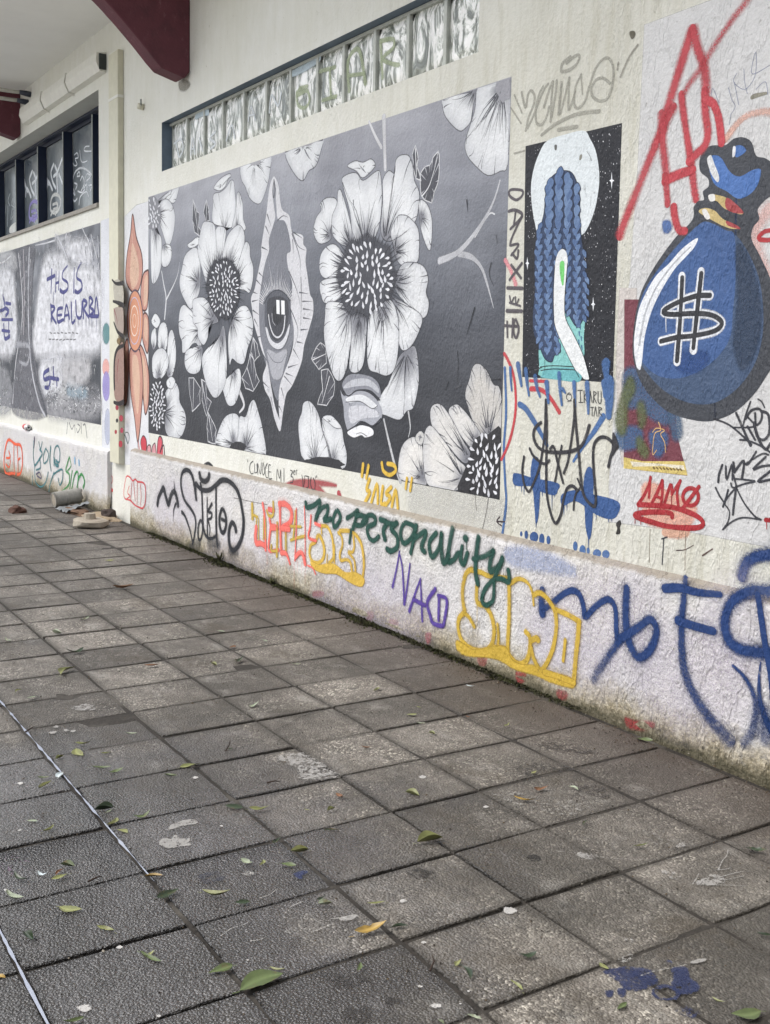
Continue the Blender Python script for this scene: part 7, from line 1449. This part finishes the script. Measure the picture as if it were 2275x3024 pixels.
# view, position, drawn length in view pixels, drawn angle in degrees, kind, label (or None: one of the small ones that look alike)
LV = [(I1, 1240, 1565, 130, -5, 'b', 'curled brown leaf standing out on the paving left of the middle'), (I1, 1010, 930, 180, 2, 'b', 'long flat brown leaf lying across a joint far from the camera'), (I1, 895, 705, 80, -4, 'y', None), (I1, 70, 1360, 50, 20, 'p', None), (I1, 465, 1300, 80, 8, 'p', None), (I1, 690, 1190, 90, -18, 'p', None), (I1, 615, 1455, 150, -8, 'd', 'dark green leaf lying along a joint at the left'), (I1, 560, 1620, 140, -28, 'y', 'pale yellow-green leaf pointing up-right near the left edge'),
    (I2, 145, 180, 66, 12, 'p', None), (I2, 500, 258, 50, 15, 'p', None), (I2, 245, 305, 55, -15, 'b', None), (I2, 300, 425, 80, -30, 'd', None), (I2, 90, 450, 50, 20, 'y', None), (I2, 760, 448, 90, 8, 'p', None), (I2, 420, 790, 90, -18, 'p', 'pale green leaf on the slab left of the cracked slab'), (I2, 1410, 655, 50, -40, 'y', None), (I2, 232, 1140, 60, -10, 'd', 'dark curled leaf with an upright stalk near the picture centre'), (I2, 1335, 1128, 80, 8, 'b', 'thin brown leaf on the slab beside the white paint patch'), (I2, 250, 1615, 160, 6, 'd', 'broad dark bluish green leaf below the white paint patch'), (I2, 460, 1635, 170, -4, 'y', None), (I2, 1050, 1640, 70, -20, 'y', None), (I2, 850, 1640, 55, 10, 'y', None), (I2, 1120, 1535, 75, 30, 'b', None),
    (I3, 155, 112, 65, -20, 'y', None), (I3, 255, 165, 80, -15, 'p', None), (I3, 1075, 462, 100, 4, 'p', None), (I3, 655, 615, 80, 40, 'y', 'broad yellow-green leaf left of centre on a damp slab'), (I3, 870, 625, 90, -10, 'y', None), (I3, 490, 660, 70, -18, 'y', None), (I3, 825, 742, 180, 0, 'g', 'long narrow green leaf on the slab right of the water-filled joint'), (I3, 950, 785, 130, -20, 'g', None), (I3, 1400, 800, 115, 8, 'g', None), (I3, 1560, 728, 175, -8, 'y', 'bright yellow-green curved leaf lying on a joint'), (I3, 370, 900, 130, -32, 'y', 'yellow-green leaf beside the joint at the left edge slabs'), (I3, 500, 800, 60, -50, 'w', 'bluish white upturned leaf lying in the water-filled joint'), (I3, 355, 828, 105, 2, 'g', None), (I3, 850, 1085, 170, -8, 'd', 'dark green leaf across the water-filled joint'), (I3, 885, 1102, 75, -25, 'p', 'pale leaf on top of the dark one in the wet joint'), (I3, 1160, 1132, 150, -10, 'g', None), (I3, 910, 1185, 110, -38, 'y', None), (I3, 265, 1180, 90, 8, 'p', None), (I3, 395, 1245, 105, -30, 'y', None), (I3, 1000, 1262, 95, 15, 'y', None), (I3, 680, 545, 130, -3, 'y', None), (I3, 555, 1545, 120, 8, 'g', None),
    (I4, 190, 455, 150, 22, 'd', 'olive folded leaf beside the pink tinted slab at left'), (I4, 350, 432, 85, 12, 'w', None), (I4, 490, 420, 85, -35, 'b', 'orange-brown leaf crossing a yellow one at the left'), (I4, 490, 460, 150, -18, 'y', None), (I4, 125, 625, 160, 30, 'p', 'largest pale green leaf near the left edge'), (I4, 580, 715, 190, 10, 'y', 'long yellowing leaf with a stalk on the wet dark slab'), (I4, 865, 900, 150, 14, 'y', 'yellow-green leaf with a bright tip on the wet dark slab'), (I4, 238, 950, 100, 40, 'd', 'round dark green leaf on the wet dark slab'), (I4, 1235, 1130, 200, 25, 'g', 'green leaf under a small bright one on the lower wet slab'), (I4, 1225, 1098, 95, -30, 'y', 'small bright lime leaf lying on a larger green leaf'), (I4, 1255, 455, 160, 0, 'o', 'ochre leaf lying on the joint corner'), (I4, 1375, 600, 200, -22, 'd', 'dark green curved leaf over the water line'), (I4, 600, 1640, 190, -12, 'g', 'green leaf cut off by the bottom edge at left'), (I4, 20, 1272, 60, 30, 'o', None),
    (I5, 605, 172, 85, -35, 'd', None), (I5, 790, 248, 150, -6, 'y', None), (I5, 1060, 85, 140, 4, 'd', None), (I5, 358, 350, 110, 25, 'p', 'pale jagged leaf beside a small pointed one'), (I5, 472, 345, 62, -60, 'y', None), (I5, 690, 360, 150, 8, 'g', None), (I5, 110, 595, 240, 6, 'y', 'long yellow-green leaf with stalk to the left, centre bottom'), (I5, 320, 665, 130, -8, 'd', None), (I5, 975, 640, 90, -20, 'd', 'dark heart-shaped leaf over two pale ones near the bottom'), (I5, 1000, 678, 120, 0, 'p', None), (I5, 1420, 678, 155, -6, 'y', None), (I5, 1370, 912, 270, -12, 'o', 'bright ochre yellow leaf on the damp slab near the bottom'), (I5, 1610, 872, 150, -8, 'd', 'glossy dark green leaf beside the ochre one'), (I5, 140, 1225, 220, -18, 'g', 'curved green leaf on the joint near the bottom'), (I5, 610, 1216, 130, 10, 'y', None), (I5, 480, 1330, 380, -20, 'g', 'largest green leaf with a long stalk at the bottom'), (I5, 1275, 1210, 80, -65, 'g', None),
    (I6, 195, 170, 215, -8, 'y', 'yellow-green leaf lying over a joint right of centre'), (I6, 1475, 22, 60, -40, 'd', None), (I6, 985, 1095, 180, 4, 'd', 'broad glossy dark green leaf on the speckled slab'), (I6, 490, 1245, 130, 55, 'd', 'broken dark green leaf on the speckled slab'), (I6, 425, 1165, 75, -50, 'y', None), (I6, 900, 1360, 130, 35, 'y', 'light green pointed leaf below the dark glossy one'), (I6, 1625, 1188, 95, 35, 'y', 'light green leaf beside the blue paint spill'), (I6, 555, 1620, 130, 22, 'p', 'pale green leaf cut by the bottom edge'), (I6, 285, 1650, 60, 30, 'g', None),
    (I7, 600, 205, 130, -6, 'g', 'green leaf on the scuffed slab at the right'), (I7, 1540, 255, 190, 8, 'd', 'dark olive leaf wedged in a joint at the right edge'), (I7, 1610, 925, 130, 10, 'd', None), (I7, 452, 1520, 95, -35, 'g', 'light green round leaf below the blue paint spill'), (I7, 1240, 1472, 120, 22, 'y', None), (I7, 1465, 1572, 250, -6, 'g', 'large green leaf in the bottom right corner'),
    (I8, 825, 670, 50, -25, 'y', None), (I8, 50, 1240, 120, 16, 'y', None), (I8, 970, 1277, 185, 4, 'o', 'long yellow leaf beside a thin brown one near the right wall'), (I8, 1110, 1200, 130, -8, 'b', 'thin brown leaf near the right wall'), (I8, 1375, 1190, 80, 25, 'p', None), (I8, 1045, 1055, 50, -25, 'y', None), (I8, 120, 655, 80, 10, 'p', None), (I8, 45, 580, 90, -3, 'y', None), (I8, 105, 525, 45, 10, 'y', None), (I8, 210, 738, 60, 15, 'y', None), (I8, 530, 348, 80, 10, 'w', None), (I8, 510, 600, 50, 5, 'b', None), (I8, 690, 1265, 0, 0, 'g', None), (I8, 1950, 790, 150, 10, 'g', 'green leaf at the foot of the wall on the right')]
seen = {}
for k, (I, x, y, ln, ang, kind, lab) in enumerate(LV):
    if ln == 0: continue
    s_ = 600 / 1664; cx, cy = I[0] + x * s_, I[1] + y * s_; h = ln * s_ * .5
    dx, dy = math.cos(R(ang)) * h, math.sin(R(ang)) * h
    p0 = on_z(cx - dx, cy - dy, .006); p1 = on_z(cx + dx, cy + dy, .006); d_ = p1 - p0; L_ = min(d_.length, .19)
    if p0.y > -.06 or p1.y > -.06: continue
    o = bpy.data.objects.new('fallen_leaf', leaf_mesh(kind, k % 8)); c_ = (p0 + p1) / 2
    o.location = (c_.x, c_.y, .0045); flip = k % 3 == 0
    o.rotation_euler = (random.Random(k).uniform(-.12, .12), random.Random(k + 99).uniform(-.06, .06), math.atan2(d_.y, d_.x) + (math.pi if flip else 0)); o.scale = (L_ * 1.0,) * 2 + (L_ * 1.1,)
    link(o)
    ri = sum(1 for y0_, y1_ in ROWS if y0_ > c_.y) ; rown = ('first', 'second', 'third', 'fourth', 'fifth', 'sixth', 'seventh', 'eighth', 'ninth', 'tenth')[min(ri, 9)]
    opp = next(t_ for lim, t_ in ((-9.6, 'duct'), (-7.45, 'black tag'), (-6.75, 'coral letters'), (-6.0, 'smaller yellow letters'), (-5.0, 'purple letters'), (-4.0, 'large yellow letters'), (-3.3, 'blue m and b'), (-2.75, 'tall blue F'), (-2.3, 'blue loop'), (99, 'wall past the frame')) if c_.x < lim)
    lab = lab or ('small ' + LEAFN[kind] + ' leaf, ' + rown + ' slab row from wall, opposite ' + opp)
    seen.setdefault(lab, []).append(o); meta(o, lab, 'leaf', 'leaves scattered on the pavement')

for lab, os_ in seen.items():
    if len(os_) > 1:
        os_.sort(key=lambda o: (o.location - CAM).length)
        for i_, o in enumerate(os_): o['label'] = lab + (', nearest one' if i_ == 0 else ', farthest one' if i_ == len(os_) - 1 else ', middle one')
for k, (I, x0, y0, x1, y1, lab) in enumerate(((I2, 185, 1160, 232, 1088, 'dark twig standing up beside a curled leaf near the centre'), (I3, 205, 450, 280, 405, 'short black twig lying across the water-filled joint'), (I2, 520, 1420, 630, 1412, 'thin dark twig on the slab below the white patch'), (I4, 720, 500, 830, 455, 'brown twig along the joint left of the wet slab'), (I6, 195, 1230, 215, 1110, 'brown twig wedged in the joint at the bottom'))):
    s_ = 600 / 1664; a_ = on_z(I[0] + x0 * s_, I[1] + y0 * s_, .004); b2 = on_z(I[0] + x1 * s_, I[1] + y1 * s_, .004)
    if k == 0: b2 = a_ + Vector((.02, .01, .05))
    md = (a_ + b2) / 2 + Vector((.004, .006, .006)); tw = MB(); tw.tube([tuple(a_), tuple(md), tuple(b2)], [.003, .0024, .0012], 6)
    o = tw.build('twig', mat_simple('twig_bark', (56, 42, 34), .8)); meta(o, lab, 'twig')
# ------------------------------------------------------------------ paint and water on the slabs
class FloorPaint(Paint):
    def w2(s, v, pts):
        q = [on_z(a, b, .0) for a, b in px(v, pts)]; return [Vector((p.x, p.y)) for p in q]
    def mpp(s, v, p):
        a, b = px(v, [p])[0]; return (on_z(a, b, 0) - on_z(a + 1, b, 0)).length * v[2]
    def vert(s, p, c, d=0.0):
        s.v.append((p.x, p.y, .0026 + (s.off + d) * .2)); s.c.append(c); return len(s.v) - 1
def fview(I): return (I[0], I[1], 600 / 1664)
def splash(name, lab, items, cat='paint stain'):
    root = empty(name) if len(items) > 1 else None
    for k_, it in enumerate(items):
        p = FloorPaint(0, .001 + k_ * .0003)
        if it[0] == 'f': p.fillsoft(fview(it[1]), it[2], it[3], it[4] * 2.2, min(1, it[5] * 1.25))
        else: p.stroke(fview(it[1]), it[2], it[4] * 1.6, it[3], .8, .4, .9, min(1, it[5] * 1.3))
        o = p.build('blot' if root else name, root, PG)
    meta(root or o, lab, cat); return root or o
WHT = (176, 174, 170)
splash('white_paint_stain', 'large rough white paint patch on a slab in the picture centre', [('f', I2, '620,1225 700,1195 800,1190 900,1230 1000,1300 1100,1370 1000,1385 900,1395 800,1380 780,1300', WHT, 30, .6)])
splash('white_paint_stain', 'curved white paint mark like a ring on the damp slab', [('f', I4, '1310,180 1350,150 1400,160 1440,125 1480,155 1555,150 1540,180 1558,205 1480,215 1400,230 1330,215', WHT, 8, .75)])
splash('white_paint_stain', 'short white paint bar above the ring-like mark', [('f', I4, '1385,60 1450,20 1540,0 1610,5 1600,30 1500,45 1400,75', WHT, 8, .7)])
splash('white_paint_stain', 'small white paint smear on a slab left of the wet joint', [('f', I3, '580,250 640,240 700,225 760,240 765,270 690,275 620,270', WHT, 12, .6)])
splash('white_paint_stain', 'dotted white paint flecks on the slab left of centre', [('f', I3, f'{x - 18},{y} {x},{y - 9} {x + 18},{y} {x},{y + 9}', WHT, 7, .7) for x, y in ((460, 410), (440, 455), (545, 440), (600, 445), (420, 460))])
splash('white_paint_stain', 'white scratch lines on the damp slab near the bottom centre', [('s', I5, a, WHT, 9, .75) for a in ('150,950 230,890 330,860 380,830', '390,990 450,985 520,960', '720,710 790,680 860,655', '895,915 960,895 1060,850', '470,640 550,610 600,570', '1050,810 1150,800 1240,780')] + [('f', I5, '1125,810 1180,790 1250,780 1240,805 1150,830', WHT, 8, .8), ('f', I5, '320,440 380,420 445,420 420,450 340,455', WHT, 14, .5)])
splash('white_paint_stain', 'scratchy white paint splash at the right with branching lines', [('f', I7, '1060,520 1130,480 1200,450 1260,470 1300,490 1250,520 1160,535', WHT, 18, .6)] + [('s', I7, a, WHT, 9, .75) for a in ('1240,410 1270,340 1310,290 1320,240', '1240,410 1320,400 1350,380', '1030,525 1060,480 1080,440', '1120,500 1300,490 1450,460', '1100,530 1300,535 1460,540', '1250,470 1400,430 1490,420')])
splash('white_paint_stain', 'white scuffs and flecks on the slab below the right-hand wall', [('f', I7, '640,100 760,80 800,140 860,190 760,200 680,150', WHT, 40, .3), ('f', I7, '870,210 960,190 940,220', WHT, 20, .4), ('f', I7, '60,270 150,270 240,295 200,320 110,305', WHT, 10, .55), ('f', I7, '770,410 850,405 900,450 940,470 860,480', WHT, 16, .45)])
splash('white_paint_stain', 'thin chalky white line across three slabs at the right', [('s', I7, '-200,250 0,262 330,310 640,325 880,310 1100,270', WHT, 9, .5)])
splash('white_paint_stain', 'white paint strokes above the blue paint spill', [('s', I7, '610,1275 740,1235 880,1210 1000,1180', WHT, 12, .7), ('f', I7, '1010,1170 1080,1145 1145,1140 1120,1160 1050,1175', WHT, 6, .8), ('f', I7, '420,1150 490,1110 540,1110 490,1160', WHT, 12, .55), ('f', I7, '480,980 540,970 590,1000 520,1020', WHT, 16, .4)])
splash('white_paint_stain', 'pale scuffed patch on the slab at right of centre', [('f', I8, '750,1240 950,1230 1200,1290 1450,1310 1500,1350 1300,1400 1050,1350 850,1300', (170, 168, 162), 60, .35)])
splash('white_paint_stain', 'scattered tiny white paint drops on the nearer slabs', [('f', I_, f'{x - r_},{y} {x},{y - r_ * .5} {x + r_},{y} {x},{y + r_ * .5}', (214, 212, 208), r_ * .4, .85) for I_, x, y, r_ in ((I6, 145, 1005, 16), (I6, 115, 1365, 16), (I6, 245, 1520, 34), (I6, 510, 1405, 8), (I6, 445, 1508, 8), (I5, 1640, 665, 24), (I5, 1288, 1083, 8), (I5, 365, 1150, 8), (I4, 980, 1045, 20), (I4, 690, 1545, 44), (I4, 1300, 1610, 14), (I4, 45, 575, 12), (I3, 165, 875, 18), (I3, 160, 1262, 14), (I8, 135, 1102, 22), (I8, 652, 1347, 18), (I5, 150, 50, 10), (I3, 1600, 830, 18), (I6, 850, 748, 45))])
BSP = (40, 52, 92)
splash('blue_paint_spill', 'dark blue paint spill with a ring on the bottom right slabs', [('f', I7, '310,1240 400,1220 470,1210 560,1210 680,1240 720,1290 730,1340 660,1370 560,1400 480,1380 420,1320 350,1280', BSP, 14, .75), ('s', I7, '720,1400 780,1365 860,1370 910,1410 900,1450 840,1470 760,1465 710,1430 720,1400', BSP, 44, .85), ('f', I7, '870,1230 930,1210 985,1225 1000,1290 1060,1340 1070,1390 1000,1420 920,1420 860,1370 880,1310', BSP, 14, .8), ('f', I7, '820,1160 850,1160 850,1200 825,1200', BSP, 10, .6), ('f', I7, '420,1390 470,1390 470,1440 430,1445', BSP, 10, .8), ('f', I7, '325,1410 370,1405 365,1445 330,1445', BSP, 10, .75), ('f', I7, '910,1560 990,1540 1070,1600 1000,1640 930,1610', BSP, 20, .5)])
splash('pink_paint_stain', 'faint pink tint on the slab at the left edge', [('f', I4, '-60,300 60,290 190,320 230,380 150,450 0,440', (128, 88, 124), 60, .2)])
splash('blue_paint_stain', 'small dark blue paint blot beside a black lump mark', [('f', I5, '750,445 800,420 850,425 820,455 800,480 765,465', BSP, 10, .7)])
splash('dark_stain', 'dark oily stains on the speckled slabs at the bottom right', [('f', I6, '20,420 110,400 230,440 220,470 110,460 40,450', (48, 46, 44), 20, .6), ('f', I6, '1000,300 1050,285 1095,310 1080,335 1010,330', (50, 48, 46), 10, .75), ('f', I5, '960,1290 1100,1240 1300,1280 1370,1310 1200,1360 1050,1340', (48, 46, 44), 30, .5), ('f', I5, '1480,1480 1560,1450 1610,1470 1560,1510', (48, 46, 44), 20, .6), ('f', I5, '1140,1590 1260,1530 1380,1560 1340,1640 1200,1660', (48, 46, 44), 30, .5), ('f', I5, '-20,450 60,430 150,440 160,480 60,520 -20,500', (58, 60, 70), 24, .55)], 'stain')
splash('dark_stain', 'dark sweeping wet streaks on the slabs near the right wall', [('f', I8, '1080,830 1200,815 1320,850 1500,880 1480,905 1300,880 1150,860', (62, 58, 56), 20, .5), ('f', I8, '900,1030 1050,990 1300,1010 1350,1040 1150,1050 1000,1080', (62, 60, 58), 24, .45), ('f', I8, '1400,1180 1550,1170 1664,1240 1600,1260 1450,1230', (60, 56, 54), 26, .5)], 'stain')
p = FloorPaint(0, .001); p.stroke(fview(I2), '585,998 650,965 720,930 800,885 850,865 900,845', 8, (44, 42, 40), .6, 1, .5, .95); o = p.build('slab_crack', None, PA); meta(o, 'diagonal crack across one slab right of the centre', 'crack')
# rainwater standing in the street-side joint
def mat_water():
    m, t, b = new_mat('rainwater'); b.inputs['Base Color'].default_value = (.42, .46, .55, 1); b.inputs['Roughness'].default_value = .06; b.inputs['IOR'].default_value = 1.33  # pale blue base colour paints the sky's reflection into the water
    b.inputs['Specular IOR Level'].default_value = 1.0
    n = pos_noise(t, 40, 3, .6); bp = N(t, 'ShaderNodeBump', Strength=.25, Distance=.004); t.links.new(n.outputs['Fac'], bp.inputs['Height']); t.links.new(bp.outputs[0], b.inputs['Normal']); return m
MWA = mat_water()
def puddle(lab, ypos, x0, x1, w_, seed):
    vs = []; n = int((x1 - x0) / .03)
    for i in range(n + 1):
        x = x0 + (x1 - x0) * i / n; e = min(1, min(i, n - i) / 6)
        g_ = max(0, .35 + 1.3 * noise.noise((x * 9, seed, 0)) + .5 * noise.noise((x * 31, seed, 3))); a1 = w_ * e * g_; a2 = w_ * e * g_ * (.8 + .4 * noise.noise((x * 13, seed + 5, 0)))
        vs += [(x, ypos - max(a1, .0004), .0022), (x, ypos + max(a2, .0004), .0022)]
    fs = [(2 * i, 2 * i + 2, 2 * i + 3, 2 * i + 1) for i in range(n)]
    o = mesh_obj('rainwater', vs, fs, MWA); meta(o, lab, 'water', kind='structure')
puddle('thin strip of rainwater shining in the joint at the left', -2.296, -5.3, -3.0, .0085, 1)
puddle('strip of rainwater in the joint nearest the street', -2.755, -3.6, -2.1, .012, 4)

# ------------------------------------------------------------------ put every empty at the base of its thing
bpy.context.view_layer.update()
for o in list(COL.objects):
    if o.type == 'EMPTY' and o.parent is None and o.children:
        lo = Vector((1e9,) * 3); hi = Vector((-1e9,) * 3)
        for c in o.children:
            for b8 in c.bound_box:
                p_ = c.matrix_world @ Vector(b8)
                for i in range(3): lo[i] = min(lo[i], p_[i]); hi[i] = max(hi[i], p_[i])
        L_ = Vector(((lo.x + hi.x) / 2, (lo.y + hi.y) / 2, lo.z))
        o.location = L_
        for c in o.children: c.location = c.location - L_
